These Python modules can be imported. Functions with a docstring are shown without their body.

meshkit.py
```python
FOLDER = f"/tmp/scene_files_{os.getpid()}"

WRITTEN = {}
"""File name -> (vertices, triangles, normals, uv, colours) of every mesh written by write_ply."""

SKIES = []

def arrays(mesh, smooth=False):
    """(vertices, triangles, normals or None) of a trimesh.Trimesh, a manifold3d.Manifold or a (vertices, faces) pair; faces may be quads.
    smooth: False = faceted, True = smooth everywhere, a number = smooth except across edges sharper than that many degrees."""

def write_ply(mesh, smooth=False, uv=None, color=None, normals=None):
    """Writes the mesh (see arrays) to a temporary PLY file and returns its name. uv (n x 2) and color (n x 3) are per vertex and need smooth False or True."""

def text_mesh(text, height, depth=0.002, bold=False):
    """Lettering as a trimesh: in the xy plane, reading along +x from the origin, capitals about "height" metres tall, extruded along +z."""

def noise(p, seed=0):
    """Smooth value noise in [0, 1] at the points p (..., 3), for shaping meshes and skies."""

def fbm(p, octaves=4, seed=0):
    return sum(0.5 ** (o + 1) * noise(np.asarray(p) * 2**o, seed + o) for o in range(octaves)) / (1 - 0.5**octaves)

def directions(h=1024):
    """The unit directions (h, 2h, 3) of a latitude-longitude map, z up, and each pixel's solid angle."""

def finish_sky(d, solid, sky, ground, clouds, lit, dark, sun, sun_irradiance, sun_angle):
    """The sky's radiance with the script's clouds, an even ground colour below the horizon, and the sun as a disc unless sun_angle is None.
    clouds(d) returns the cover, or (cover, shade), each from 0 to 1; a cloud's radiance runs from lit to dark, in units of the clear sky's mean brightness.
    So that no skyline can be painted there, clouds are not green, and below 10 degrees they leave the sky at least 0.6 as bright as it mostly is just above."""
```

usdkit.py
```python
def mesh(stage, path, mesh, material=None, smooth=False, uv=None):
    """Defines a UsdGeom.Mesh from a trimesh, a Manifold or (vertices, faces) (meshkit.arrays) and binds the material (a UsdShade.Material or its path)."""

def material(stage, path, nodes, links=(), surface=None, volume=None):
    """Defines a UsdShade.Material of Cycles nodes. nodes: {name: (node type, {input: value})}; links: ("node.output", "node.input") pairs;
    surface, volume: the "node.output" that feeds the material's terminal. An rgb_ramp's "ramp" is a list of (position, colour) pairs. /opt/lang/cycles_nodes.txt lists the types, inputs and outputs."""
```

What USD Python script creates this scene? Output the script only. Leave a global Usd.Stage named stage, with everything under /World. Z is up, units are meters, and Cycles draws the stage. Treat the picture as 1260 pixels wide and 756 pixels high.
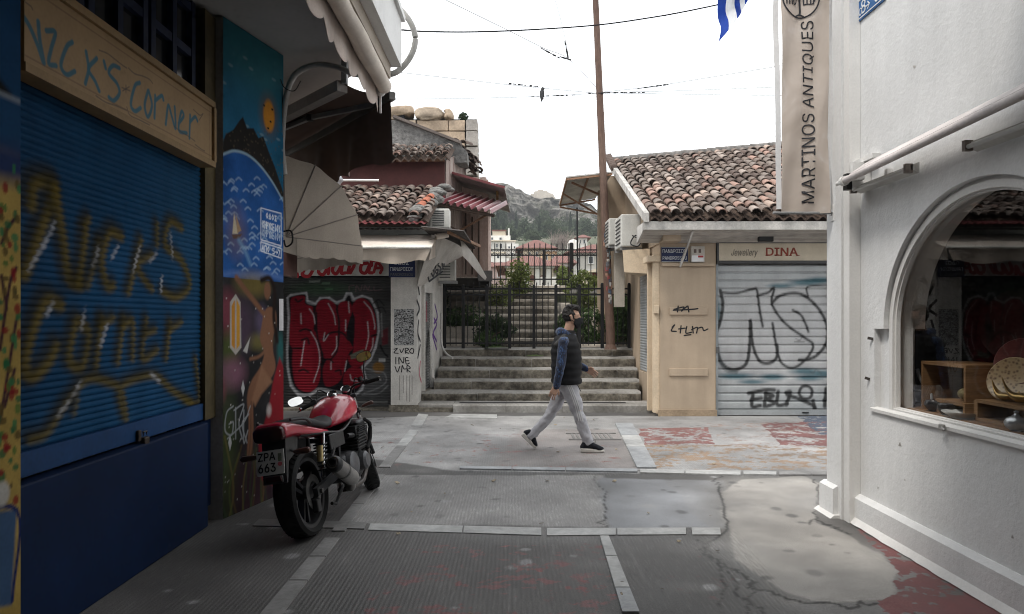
import math, random
import numpy as np, trimesh, manifold3d, shapely
import shapely.geometry as sg
import usdkit, meshkit
from pxr import Usd, UsdGeom, UsdLux, UsdShade, Gf, Sdf, Vt

stage = Usd.Stage.CreateInMemory()
UsdGeom.SetStageUpAxis(stage, 'Z')
UsdGeom.Xform.Define(stage, '/World')
UsdGeom.Scope.Define(stage, '/World/Looks')

# ------------------------------------------------------------------ camera
F, CX, HY, EYE = 880.0, 630.0, 393.0, 1.57      # measured on the photograph (1260 wide): focal length, centre, horizon, eye height
cam = UsdGeom.Camera.Define(stage, '/World/camera')
cam.CreateHorizontalApertureAttr(36.0); cam.CreateVerticalApertureAttr(21.6)
cam.CreateFocalLengthAttr(F / 1260 * 36)
cam.CreateVerticalApertureOffsetAttr((HY - 378) / 1260 * 36)
cam.CreateClippingRangeAttr((0.05, 5000))
cam.CreateExposureAttr(0.50)
cam.AddTranslateOp().Set((0, 0, EYE)); cam.AddRotateXOp().Set(90)

# ------------------------------------------------------------------ sky and sun (bright overcast)
SUN = np.array([-0.42, -0.30, 0.86]); SUN /= np.linalg.norm(SUN)
sky_mat = usdkit.material(stage, '/World/Looks/sky_look', {
    'tc': ('texture_coordinate', {}),
    'sky': ('sky_texture', {'sky_type': 'single_scattering', 'sun_disc': False, 'sun_elevation': math.asin(SUN[2]), 'sun_rotation': math.atan2(SUN[0], SUN[1]), 'aerosol_density': 1.5}),
    'n': ('noise_texture', {'scale': 2.2, 'detail': 7.0, 'roughness': 0.55}),
    'r': ('rgb_ramp', {'ramp': [(0.34, (0.66,) * 3), (0.58, (1.0,) * 3)]}),
    'm': ('mix', {'mix_type': 'mix', 'color2': (13.4, 13.7, 13.9)}),
    'b': ('background_shader', {'strength': 0.10})},
    [('tc.generated', 'n.vector'), ('n.fac', 'r.fac'), ('r.color', 'm.fac'), ('sky.color', 'm.color1'), ('m.color', 'b.color')], surface='b.background')
dome = UsdLux.DomeLight.Define(stage, '/World/sky'); dome.CreateIntensityAttr(1.0)
UsdShade.MaterialBindingAPI.Apply(dome.GetPrim()).Bind(sky_mat)
dome.GetPrim().SetCustomDataByKey('kind', 'structure'); dome.GetPrim().SetCustomDataByKey('label', 'bright white overcast sky with faint blue gaps')
sun = UsdLux.DistantLight.Define(stage, '/World/sun')
sun.CreateNormalizeAttr(True); sun.CreateIntensityAttr(0.40); sun.CreateAngleAttr(12.0); sun.CreateColorAttr((1.0, 0.95, 0.88))
sun.AddTransformOp().Set(Gf.Matrix4d().SetRotate(Gf.Rotation(Gf.Vec3d(0, 0, 1), Gf.Vec3d(*map(float, SUN)))))

# ------------------------------------------------------------------ helpers: pixels of the photograph to points of the place
def W(px, py, Y): return np.array([(px - CX) / F * Y, Y, EYE + (HY - py) / F * Y])
def G(px, py, z=0.0):
    Y = (EYE - z) * F / (py - HY); return np.array([(px - CX) / F * Y, Y, z])
def hit(px, py, p0, n):
    d = np.array([(px - CX) / F, 1.0, (HY - py) / F]); o = np.array([0, 0, EYE])
    return o + d * (np.dot(np.asarray(p0) - o, n) / np.dot(d, n))

# ------------------------------------------------------------------ helpers: mesh making
class MB:
    def __init__(s): s.v, s.f, s.n = [], [], 0
    def add(s, v, f):
        v, f = np.asarray(v, float), np.asarray(f, int)
        if len(v) == 0: return s
        if f.shape[1] == 4: f = np.vstack([f[:, [0, 1, 2]], f[:, [0, 2, 3]]])
        s.v.append(v); s.f.append(f + s.n); s.n += len(v); return s
    def mesh(s, m): return s.add(*meshkit.arrays(m)[:2])
    def hexa(s, c):          # 8 corners: bottom 4 counter-clockwise, top 4
        return s.add(c, [[0, 3, 2, 1], [4, 5, 6, 7], [0, 1, 5, 4], [1, 2, 6, 5], [2, 3, 7, 6], [3, 0, 4, 7]])
    def box(s, x0, x1, y0, y1, z0, z1):
        return s.hexa([(x0, y0, z0), (x1, y0, z0), (x1, y1, z0), (x0, y1, z0), (x0, y0, z1), (x1, y0, z1), (x1, y1, z1), (x0, y1, z1)])
    def obox(s, c, ax, ay, az):   # centre and half-axis vectors
        c, ax, ay, az = map(lambda q: np.asarray(q, float), (c, ax, ay, az))
        return s.hexa([c - ax - ay - az, c + ax - ay - az, c + ax + ay - az, c - ax + ay - az, c - ax - ay + az, c + ax - ay + az, c + ax + ay + az, c - ax + ay + az])
    def bar(s, a, b, w, h, up=(0, 0, 1)):
        a, b = np.asarray(a, float), np.asarray(b, float); d = b - a
        sd = np.cross(d, up); sd /= np.linalg.norm(sd) + 1e-12; u = np.cross(sd, d); u /= np.linalg.norm(u) + 1e-12
        return s.obox((a + b) / 2, d / 2, sd * w / 2, u * h / 2)
    def tube(s, pts, r, sides=8, caps=True):
        p = np.asarray(pts, float); v, f = tube_arrays(p, r, sides)
        s.add(v, f)
        if caps:
            for k, e in ((0, -1), (len(p) - 1, 1)):
                ring = v[k * sides:(k + 1) * sides]; c = ring.mean(0)
                i = np.arange(sides); j = (i + 1) % sides
                fc = np.stack([np.full(sides, sides), i, j] if e > 0 else [np.full(sides, sides), j, i], 1)
                s.add(np.vstack([ring, c]), fc)
        return s
    def quad(s, a, b, c, d): return s.add([a, b, c, d], [[0, 1, 2, 3]])
    def lathe(s, prof, c=(0, 0, 0), axis=(0, 0, 1), n=20, sx=1.0):
        prof = np.asarray(prof, float); a = np.asarray(axis, float); a /= np.linalg.norm(a)
        x = np.cross(a, (0, 0, 1) if abs(a[2]) < .9 else (1, 0, 0)); x /= np.linalg.norm(x); y = np.cross(a, x)
        t = np.arange(n) * 2 * np.pi / n
        v = (np.asarray(c) + prof[:, None, 1, None] * a + prof[:, None, 0, None] * (np.cos(t)[None, :, None] * x * sx + np.sin(t)[None, :, None] * y)).reshape(-1, 3)
        i, j = np.meshgrid(np.arange(len(prof) - 1), np.arange(n), indexing='ij')
        q = np.stack([i * n + j, i * n + (j + 1) % n, (i + 1) * n + (j + 1) % n, (i + 1) * n + j], -1).reshape(-1, 4)
        return s.add(v, q)
    def ell(s, c, r, n=2):
        m = trimesh.creation.icosphere(n); return s.add(m.vertices * np.asarray(r) + np.asarray(c), m.faces)
    def prism(s, poly, o, ux, uy, uz):   # 2D polygon (shapely or points) extruded along uz (its full depth vector)
        if not hasattr(poly, 'geom_type'): poly = sg.Polygon(poly)
        for g in getattr(poly, 'geoms', [poly]):
            m = trimesh.creation.extrude_polygon(g, 1.0, engine='earcut')
            v = np.asarray(o) + m.vertices[:, :1] * np.asarray(ux) + m.vertices[:, 1:2] * np.asarray(uy) + m.vertices[:, 2:] * np.asarray(uz)
            f = m.faces if np.dot(np.cross(ux, uy), uz) > 0 else m.faces[:, ::-1]
            s.add(v, f)
        return s
    def arrays(s): return (np.vstack(s.v), np.vstack(s.f)) if s.v else (np.zeros((0, 3)), np.zeros((0, 3), int))
    def xf(s, fn):
        s.v = [fn(v) for v in s.v]; return s

def tube_arrays(p, r, sides):
    t = np.gradient(p, axis=0); t /= np.linalg.norm(t, axis=1, keepdims=True) + 1e-12
    ref = np.array([0, 0, 1.0]) if abs(t[:, 2]).mean() < .8 else np.array([1.0, 0, 0])
    a = np.cross(t, ref); a /= np.linalg.norm(a, axis=1, keepdims=True) + 1e-12; b = np.cross(t, a)
    g = np.arange(sides) * 2 * np.pi / sides
    r = np.broadcast_to(np.asarray(r, float), (len(p),))
    v = p[:, None] + r[:, None, None] * (np.cos(g)[None, :, None] * a[:, None] + np.sin(g)[None, :, None] * b[:, None])
    i, j = np.meshgrid(np.arange(len(p) - 1), np.arange(sides), indexing='ij')
    q = np.stack([i * sides + j, i * sides + (j + 1) % sides, (i + 1) * sides + (j + 1) % sides, (i + 1) * sides + j], -1).reshape(-1, 4)
    return v.reshape(-1, 3), q

def spline(pts, n=8, closed=False):
    p = np.asarray(pts, float)
    if closed: p = np.vstack([p[-1], p, p[0], p[1]])
    else: p = np.vstack([2 * p[0] - p[1], p, 2 * p[-1] - p[-2]])
    out = []
    for k in range(1, len(p) - 2):
        t = np.linspace(0, 1, n, endpoint=False)[:, None]; a, b, c, d = p[k - 1], p[k], p[k + 1], p[k + 2]
        out.append(.5 * (2 * b + (c - a) * t + (2 * a - 5 * b + 4 * c - d) * t ** 2 + (3 * b - a - 3 * c + d) * t ** 3))
    if not closed: out.append(p[-2:-1])
    return np.vstack(out)

def rbox(sx, sy, sz, r=.01, seg=8):   # rounded box about the origin
    r = min(r, sx / 2 - 1e-4, sy / 2 - 1e-4, sz / 2 - 1e-4)
    b = manifold3d.Manifold.cube((sx - 2 * r, sy - 2 * r, sz - 2 * r), True)
    sp = manifold3d.Manifold.sphere(r, seg)
    pts = (np.array(b.to_mesh().vert_properties)[:, None, :3] + np.array(sp.to_mesh().vert_properties)[None, :, :3]).reshape(-1, 3)
    h = manifold3d.Manifold.hull_points(pts)
    return meshkit.arrays(h)[:2]

def loft(secs, n=20, caps=True):
    """secs: (centre, u vector, v vector, exponent): superellipse rings."""
    t = np.arange(n) * 2 * np.pi / n; rings = []
    for c, u, v, e in secs:
        cs, sn = np.cos(t), np.sin(t); x = np.sign(cs) * abs(cs) ** (2 / e); y = np.sign(sn) * abs(sn) ** (2 / e)
        rings.append(np.asarray(c) + x[:, None] * np.asarray(u) + y[:, None] * np.asarray(v))
    V = np.vstack(rings); k = len(secs)
    i, j = np.meshgrid(np.arange(k - 1), np.arange(n), indexing='ij')
    q = np.stack([i * n + j, i * n + (j + 1) % n, (i + 1) * n + (j + 1) % n, (i + 1) * n + j], -1).reshape(-1, 4)
    f = np.vstack([q[:, [0, 1, 2]], q[:, [0, 2, 3]]])
    if caps:
        V = np.vstack([V, rings[0].mean(0), rings[-1].mean(0)]); a = np.arange(n); b = (a + 1) % n
        f = np.vstack([f, np.stack([np.full(n, k * n), b, a], 1), np.stack([np.full(n, k * n + 1), a + (k - 1) * n, b + (k - 1) * n], 1)])
    m = trimesh.Trimesh(V, f, process=False)
    if m.volume < 0: f = f[:, ::-1]
    return V, f

used, ORIGIN = {}, {}
def numbered(parent, name):
    k = used.get((parent, name), 0); used[(parent, name)] = k + 1
    return name if k == 0 else f'{name}_{k:03d}'
def tags(prim, **kw):
    for k, v in kw.items():
        if v: prim.SetCustomDataByKey({'cat': 'category'}.get(k, k), v)
    return prim
def thing(name, label, cat, loc=(0, 0, 0), group=None, kind=None):
    path = '/World/' + numbered('/World', name)
    x = UsdGeom.Xform.Define(stage, path); x.AddTranslateOp().Set(tuple(map(float, loc))); ORIGIN[path] = np.asarray(loc, float)
    return tags(x.GetPrim(), label=label, cat=cat, group=group, kind=kind)
def put(name, m, material, parent=None, smooth=False, col=None, loc=None, **kw):
    """One Mesh prim in world coordinates: under parent, or at top level (loc: its base)."""
    if isinstance(m, MB): m = m.arrays()
    pp = str(parent.GetPath()) if parent else '/World'
    path = pp + '/' + numbered(pp, name)
    org = ORIGIN.get(pp, np.zeros(3)) if parent else (np.zeros(3) if loc is None else np.asarray(loc, float))
    if col is not None and smooth: smooth = True      # the paint needs the vertices as they are
    v, f, n = meshkit.arrays(m, smooth)
    me = UsdGeom.Mesh.Define(stage, path)
    me.CreatePointsAttr(Vt.Vec3fArray.FromNumpy((v - org).astype(np.float32)))
    me.CreateFaceVertexCountsAttr(Vt.IntArray.FromNumpy(np.full(len(f), 3, np.int32)))
    me.CreateFaceVertexIndicesAttr(Vt.IntArray.FromNumpy(f.astype(np.int32).ravel()))
    me.CreateSubdivisionSchemeAttr('none')
    if n is not None: me.CreateNormalsAttr(Vt.Vec3fArray.FromNumpy(n.astype(np.float32))); me.SetNormalsInterpolation('vertex')
    if col is not None:
        for key, arr in (col if isinstance(col, dict) else {'paint': col}).items():
            arr = np.asarray(arr, np.float32)
            if arr.ndim == 1: arr = np.repeat(arr[:, None], 3, 1)
            UsdGeom.PrimvarsAPI(me).CreatePrimvar(key, Sdf.ValueTypeNames.Color3fArray, 'vertex').Set(Vt.Vec3fArray.FromNumpy(np.ascontiguousarray(arr)))
    if material is not None: UsdShade.MaterialBindingAPI.Apply(me.GetPrim()).Bind(material)
    p = me.GetPrim(); ORIGIN[path] = org if not (parent is None and loc is not None) else org
    if loc is not None and parent is None: me.AddTranslateOp().Set(tuple(map(float, org)))
    return tags(p, **kw)
def struct(name, m, material, label=None, **kw): return put(name, m, material, kind='structure', label=label, **kw)

def sheet(P, nu, nv):   # P(u,v)->(k,3) on a (nu+1)x(nv+1) lattice; returns verts, quads, u, v
    u, v = np.meshgrid(np.linspace(0, 1, nu + 1), np.linspace(0, 1, nv + 1), indexing='ij'); u, v = u.ravel(), v.ravel()
    i, j = np.meshgrid(np.arange(nu), np.arange(nv), indexing='ij'); k = nv + 1
    q = np.stack([i * k + j, (i + 1) * k + j, (i + 1) * k + j + 1, i * k + j + 1], -1).reshape(-1, 4)
    return np.asarray(P(u, v), float), q, u, v

# ------------------------------------------------------------------ helpers: painting colours onto the vertices of a real surface (murals, graffiti, road paint)
class Paint:
    def __init__(s, xy, base):
        s.p = np.asarray(xy, float); s.c = np.broadcast_to(np.asarray(base, float), (len(s.p), 3)).copy(); s.mask = None
    def blend(s, idx, a, color):
        a = a[:, None]; s.c[idx] = s.c[idx] * (1 - a) + np.asarray(color) * a
    def _near(s, q, pad):
        lo, hi = q.min(0) - pad, q.max(0) + pad
        return np.nonzero(((s.p >= lo) & (s.p <= hi)).all(1))[0]
    def stroke(s, pts, w, color, soft=None, a=1.0, smooth=True, taper=None):
        q = np.asarray(pts, float)
        if smooth and len(q) > 2: q = spline(q, 6)
        soft = w * .35 if soft is None else soft
        idx = s._near(q, w / 2 + soft)
        if not len(idx): return s
        p = s.p[idx]; best = np.full(len(p), 1e9)
        for k, (A, B) in enumerate(zip(q[:-1], q[1:])):
            d = B - A; t = np.clip(((p - A) @ d) / (d @ d + 1e-12), 0, 1)
            best = np.minimum(best, np.linalg.norm(p - A - t[:, None] * d, axis=1))
        s.blend(idx, a * np.clip((w / 2 + soft / 2 - best) / (soft + 1e-9), 0, 1), color); return s
    def poly(s, pts, color, soft=.01, a=1.0, smooth=False):
        q = np.asarray(pts, float)
        if smooth: q = spline(q, 6, True)
        g = sg.Polygon(q).buffer(0); idx = s._near(q, soft)
        if not len(idx): return s
        p = s.p[idx]; pt = shapely.points(p); d = shapely.distance(g.boundary, pt); ins = shapely.contains(g, pt)
        sd = np.where(ins, d, -d)
        s.blend(idx, a * np.clip(sd / (soft + 1e-9) + .5, 0, 1), color); return s
    def blob(s, c, rx, ry, color, soft=.5, a=1.0):
        idx = s._near(np.array([[c[0] - rx, c[1] - ry], [c[0] + rx, c[1] + ry]]), max(rx, ry) * soft)
        if not len(idx): return s
        d = np.sqrt(((s.p[idx, 0] - c[0]) / rx) ** 2 + ((s.p[idx, 1] - c[1]) / ry) ** 2)
        s.blend(idx, a * np.clip((1 + soft / 2 - d) / soft, 0, 1), color); return s
def srgb(r, g, b):
    c = np.array([r, g, b], float) / 255; return np.where(c < .04045, c / 12.92, ((c + .055) / 1.055) ** 2.4)

# ------------------------------------------------------------------ helpers: materials
looks = {}
def mat(name, col, rough=.75, var=.25, scale=2.0, fine=40., bump=.15, dist=.01, metallic=0., vc=False, spec=.3, col2=None, stretch=None, coat=0., streak=0., fvar=None, alpha=None, trans=None, random=0.):
    if name in looks: return looks[name]
    col = np.asarray(col, float)
    g = {'geo': ('geometry', {}),
         'n1': ('noise_texture', {'scale': scale, 'detail': 6.0, 'roughness': .6}), 'n2': ('noise_texture', {'scale': fine, 'detail': 4.0, 'roughness': .65}),
         'p': ('principled_bsdf', {'roughness': rough, 'metallic': metallic, 'specular_ior_level': spec, 'coat_weight': coat}),
         'r2': ('rgb_ramp', {'ramp': [(.25, (1 - (var if fvar is None else fvar) * .8,) * 3), (.75, (1 + (var if fvar is None else fvar) * .8,) * 3)]}),
         'mul': ('mix', {'mix_type': 'multiply', 'fac': 1.0})}
    L = [('n2.fac', 'r2.fac'), ('r2.color', 'mul.color2')]
    if stretch is not None:
        g['map'] = ('mapping', {'scale': stretch}); L += [('geo.position', 'map.vector'), ('map.vector', 'n1.vector'), ('map.vector', 'n2.vector')]
    else: L += [('geo.position', 'n1.vector'), ('geo.position', 'n2.vector')]
    if vc:
        g['at'] = ('attribute', {'attribute': 'paint'}); g['r1'] = ('rgb_ramp', {'ramp': [(.3, (1 - var,) * 3), (.7, (1 + var * .6,) * 3)]}); g['m1'] = ('mix', {'mix_type': 'multiply', 'fac': 1.0})
        L += [('n1.fac', 'r1.fac'), ('at.color', 'm1.color1'), ('r1.color', 'm1.color2'), ('m1.color', 'mul.color1')]
    else:
        c2 = np.clip(col * (1 + var), 0, 1) if col2 is None else np.asarray(col2)
        g['r1'] = ('rgb_ramp', {'ramp': [(.32, col * (1 - var) if col2 is None else col), (.68, c2)]}); L += [('n1.fac', 'r1.fac'), ('r1.color', 'mul.color1')]
    out = 'mul.color'
    if streak:
        g['ms'] = ('mapping', {'scale': (5., 5., .45)}); g['ns'] = ('noise_texture', {'scale': 1.0, 'detail': 5.0}); g['rs'] = ('rgb_ramp', {'ramp': [(.35, (1 - streak,) * 3), (.6, (1.,) * 3)]}); g['mx'] = ('mix', {'mix_type': 'multiply', 'fac': 1.0})
        L += [('geo.position', 'ms.vector'), ('ms.vector', 'ns.vector'), ('ns.fac', 'rs.fac'), (out, 'mx.color1'), ('rs.color', 'mx.color2')]; out = 'mx.color'
    if random:
        g['oi'] = ('object_info', {}); g['ro'] = ('rgb_ramp', {'ramp': [(0, (1 - random,) * 3), (1, (1 + random,) * 3)]}); g['mo'] = ('mix', {'mix_type': 'multiply', 'fac': 1.0})
        L += [('oi.random', 'ro.fac'), (out, 'mo.color1'), ('ro.color', 'mo.color2')]; out = 'mo.color'
    L.append((out, 'p.base_color'))
    if bump:
        g['b'] = ('bump', {'strength': bump, 'distance': dist}); L += [('n2.fac', 'b.height'), ('b.normal', 'p.normal')]
    surf = 'p.BSDF'
    if trans:
        g['tl'] = ('translucent_bsdf', {}); g['mc'] = ('mix_closure', {'fac': trans}); L += [(out, 'tl.color'), ('p.BSDF', 'mc.closure1'), ('tl.BSDF', 'mc.closure2')]; surf = 'mc.closure'
    looks[name] = usdkit.material(stage, '/World/Looks/' + name, g, L, surface=surf)
    return looks[name]
def pane(name, tint=(.9, .93, .93), f0=.07):       # window glass: see-through, mirroring more at grazing angles (the same from both sides)
    if name not in looks:
        looks[name] = usdkit.material(stage, '/World/Looks/' + name, {'t': ('transparent_bsdf', {'color': tint}), 'g': ('glossy_bsdf', {'color': (1, 1, 1), 'roughness': .0}), 'l': ('layer_weight', {'blend': .5}), 'p': ('math', {'math_type': 'power', 'value2': 5.0}), 'a': ('math', {'math_type': 'multiply_add', 'value2': .9, 'value3': f0}), 'm': ('mix_closure', {})},
            [('l.facing', 'p.value1'), ('p.value', 'a.value1'), ('a.value', 'm.fac'), ('t.BSDF', 'm.closure1'), ('g.BSDF', 'm.closure2')], surface='m.closure')
    return looks[name]

M = dict(
    black=mat('black_iron', (.012, .012, .013), .55, .3, bump=.1),
    white_wall=mat('white_plaster', (.72, .72, .715), .85, .10, .7, 30, .5, .008, streak=.06, fvar=.05),
    white_trim=mat('white_trim', (.72, .71, .69), .7, .08, 1.5, 60, .2, .004),
    cream=mat('cream_plaster', (.43, .34, .25), .85, .10, 1.2, 45, .2, .006, streak=.10, fvar=.06),
    dirty_white=mat('dirty_white_paint', (.52, .50, .47), .8, .22, 2.2, 35, .3, .006, streak=.28),
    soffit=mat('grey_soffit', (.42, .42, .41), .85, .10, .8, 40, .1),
    canvas=mat('beige_canvas', (.43, .37, .31), .85, .12, 1.4, 90, .12, .003, streak=.10),
    canvas_white=mat('cream_canvas', (.66, .59, .52), .85, .10, 1.4, 90, .12, .003, streak=.10),
    canvas_brown=mat('brown_canvas', (.12, .078, .062), .9, .18, 1.8, 80, .1),
    grey_metal=mat('grey_metal', (.30, .30, .30), .5, .2, 3, 60, .1, metallic=.3),
    rust=mat('rusty_iron', (.20, .105, .06), .8, .45, 2.5, 45, .4, .004, col2=(.33, .20, .13)),
    grey_plastic=mat('ac_casing', (.58, .57, .53), .6, .12, 2, 40, .05, streak=.18),
    wood_dark=mat('dark_wood', (.055, .035, .026), .8, .4, 3, 30, .3),
)
# ================================================================== the setting: ground, steps, hill
rng = np.random.default_rng(7); random.seed(7)
def pave_mat():
    return usdkit.material(stage, '/World/Looks/pavement_look', {
        'geo': ('geometry', {}), 'at': ('attribute', {'attribute': 'paint'}), 'rib': ('attribute', {'attribute': 'rib'}),
        'n1': ('noise_texture', {'scale': 1.6, 'detail': 8.0, 'roughness': .65}), 'n2': ('noise_texture', {'scale': 115., 'detail': 4.0, 'roughness': .7}),
        'map': ('mapping', {'scale': (74., 7., 1.)}), 'n3': ('noise_texture', {'scale': 1.0, 'detail': 5.0, 'roughness': .6}),
        'r1': ('rgb_ramp', {'ramp': [(.3, (.68,) * 3), (.7, (1.22,) * 3)]}), 'r2': ('rgb_ramp', {'ramp': [(.30, (.62,) * 3), (.70, (1.38,) * 3)]}), 'r3': ('rgb_ramp', {'ramp': [(.34, (.74,) * 3), (.58, (1.05,) * 3), (.72, (1.9,) * 3)]}),
        'm1': ('mix', {'mix_type': 'multiply', 'fac': 1.}), 'm2': ('mix', {'mix_type': 'multiply', 'fac': 1.}), 'm3': ('mix', {'mix_type': 'multiply'}),
        'sx': ('separate_xyz', {}), 'w': ('math', {'math_type': 'multiply', 'value2': 232.}), 'sn': ('math', {'math_type': 'sine'}), 'wr': ('math', {'math_type': 'multiply'}), 'wn': ('math', {'math_type': 'multiply'}),
        'n2s': ('math', {'math_type': 'multiply', 'value2': 1.3}), 'sum': ('math', {'math_type': 'add'}),
        'chp': ('attribute', {'attribute': 'chip'}), 'cmk': ('attribute', {'attribute': 'chipmask'}), 'nc': ('noise_texture', {'scale': 26., 'detail': 8.0, 'roughness': .75}), 'nd': ('noise_texture', {'scale': 5., 'detail': 6.0, 'roughness': .6}), 'cs': ('math', {'math_type': 'multiply_add', 'value2': 1.3, 'value3': -.65}), 'cs2': ('math', {'math_type': 'multiply_add', 'value2': 1.2, 'value3': -.60}), 'ca': ('math', {'math_type': 'add'}), 'cb': ('math', {'math_type': 'add'}), 'cr': ('rgb_ramp', {'ramp': [(.44, (0, 0, 0)), (.58, (.92,) * 3)]}), 'cm': ('mix', {}),
        'b': ('bump', {'strength': .5, 'distance': .006}), 'rr': ('rgb_ramp', {'ramp': [(.3, (.48,) * 3), (.7, (.8,) * 3)]}), 'p': ('principled_bsdf', {'specular_ior_level': .42})},
        [('geo.position', 'n1.vector'), ('geo.position', 'n2.vector'), ('geo.position', 'map.vector'), ('map.vector', 'n3.vector'), ('n1.fac', 'r1.fac'), ('n2.fac', 'r2.fac'), ('n3.fac', 'r3.fac'),
         ('geo.position', 'nc.vector'), ('geo.position', 'nd.vector'), ('nc.fac', 'cs.value1'), ('nd.fac', 'cs2.value1'), ('cs.value', 'ca.value1'), ('cs2.value', 'ca.value2'), ('ca.value', 'cb.value1'), ('cmk.fac', 'cb.value2'), ('cb.value', 'cr.fac'), ('cr.color', 'cm.fac'), ('at.color', 'cm.color1'), ('chp.color', 'cm.color2'), ('cm.color', 'm1.color1'), ('r1.color', 'm1.color2'), ('m1.color', 'm2.color1'), ('r2.color', 'm2.color2'), ('m2.color', 'm3.color1'), ('r3.color', 'm3.color2'), ('rib.fac', 'm3.fac'), ('m3.color', 'p.base_color'),
         ('geo.position', 'sx.vector'), ('sx.x', 'w.value1'), ('w.value', 'sn.value1'), ('sn.value', 'wr.value1'), ('rib.fac', 'wr.value2'), ('n2.fac', 'n2s.value1'), ('wr.value', 'wn.value1'), ('n1.fac', 'wn.value2'), ('wn.value', 'sum.value1'), ('n2s.value', 'sum.value2'), ('sum.value', 'b.height'), ('b.normal', 'p.normal'),
         ('n1.fac', 'rr.fac'), ('rr.color', 'p.roughness')], surface='p.BSDF')
asphalt = mat('far_ground', (.13, .125, .12), .9, .25, .5, 20, .3)
struct('ground', MB().quad((-70, -70, -.012), (70, -70, -.012), (70, 16.6, -.012), (-70, 16.6, -.012)), asphalt, 'flat grey street ground running under the buildings')

xs = np.arange(-7.0, 7.001, .02); ys = [1.2]
while ys[-1] < 12.9: ys.append(ys[-1] + .016 + .0022 * max(0, ys[-1] - 4))
ys = np.array(ys); xx, yy = np.meshgrid(xs, ys, indexing='ij'); P2 = np.stack([xx.ravel(), yy.ravel()], 1)
nz = meshkit.fbm(np.c_[P2 * 1.3, np.zeros(len(P2))], 5, 3); nzf = meshkit.fbm(np.c_[P2 * 9, np.zeros(len(P2))], 4, 5); nzz = meshkit.fbm(np.c_[P2 * 3.5, np.zeros(len(P2))], 5, 11)
def gp(*pts): return np.array([G(*q)[:2] for q in pts])
# wobble makes painted edges ragged, as worn paint and broken concrete are
wob = P2 + .10 * (np.stack([nzz, meshkit.fbm(np.c_[P2 * 3.5 + 40, np.zeros(len(P2))], 5, 17)], 1) - .5) + .03 * (np.stack([nzf, nzf[::-1]], 1) - .5)
pv = Paint(wob, (.098, .094, .091)); pr = Paint(P2, (.55,) * 3)
pv.poly(gp((300, 520), (520, 512), (1040, 512), (1040, 585), (560, 580), (430, 560)), (.305, .30, .295), .05)          # paler concrete where the man walks
pv.poly(gp((450, 585), (740, 585), (748, 648), (430, 645)), (.265, .257, .25), .03)
pv.poly(gp((735, 588), (890, 592), (905, 650), (748, 650)), (.235, .24, .25), .04); pr.poly(gp((735, 588), (1040, 570), (1260, 756), (1020, 800), (905, 650), (748, 650)), (0.02,) * 3, .02)
pr.poly(gp((300, 500), (1040, 500), (1040, 582), (480, 578)), (.22,) * 3, .02)
pv.poly(gp((640, 528), (760, 528), (790, 578), (600, 578)), (.285, .262, .252), .08)
chipM = np.zeros(len(P2)); chipC = np.full((len(P2), 3), .2)
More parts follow.
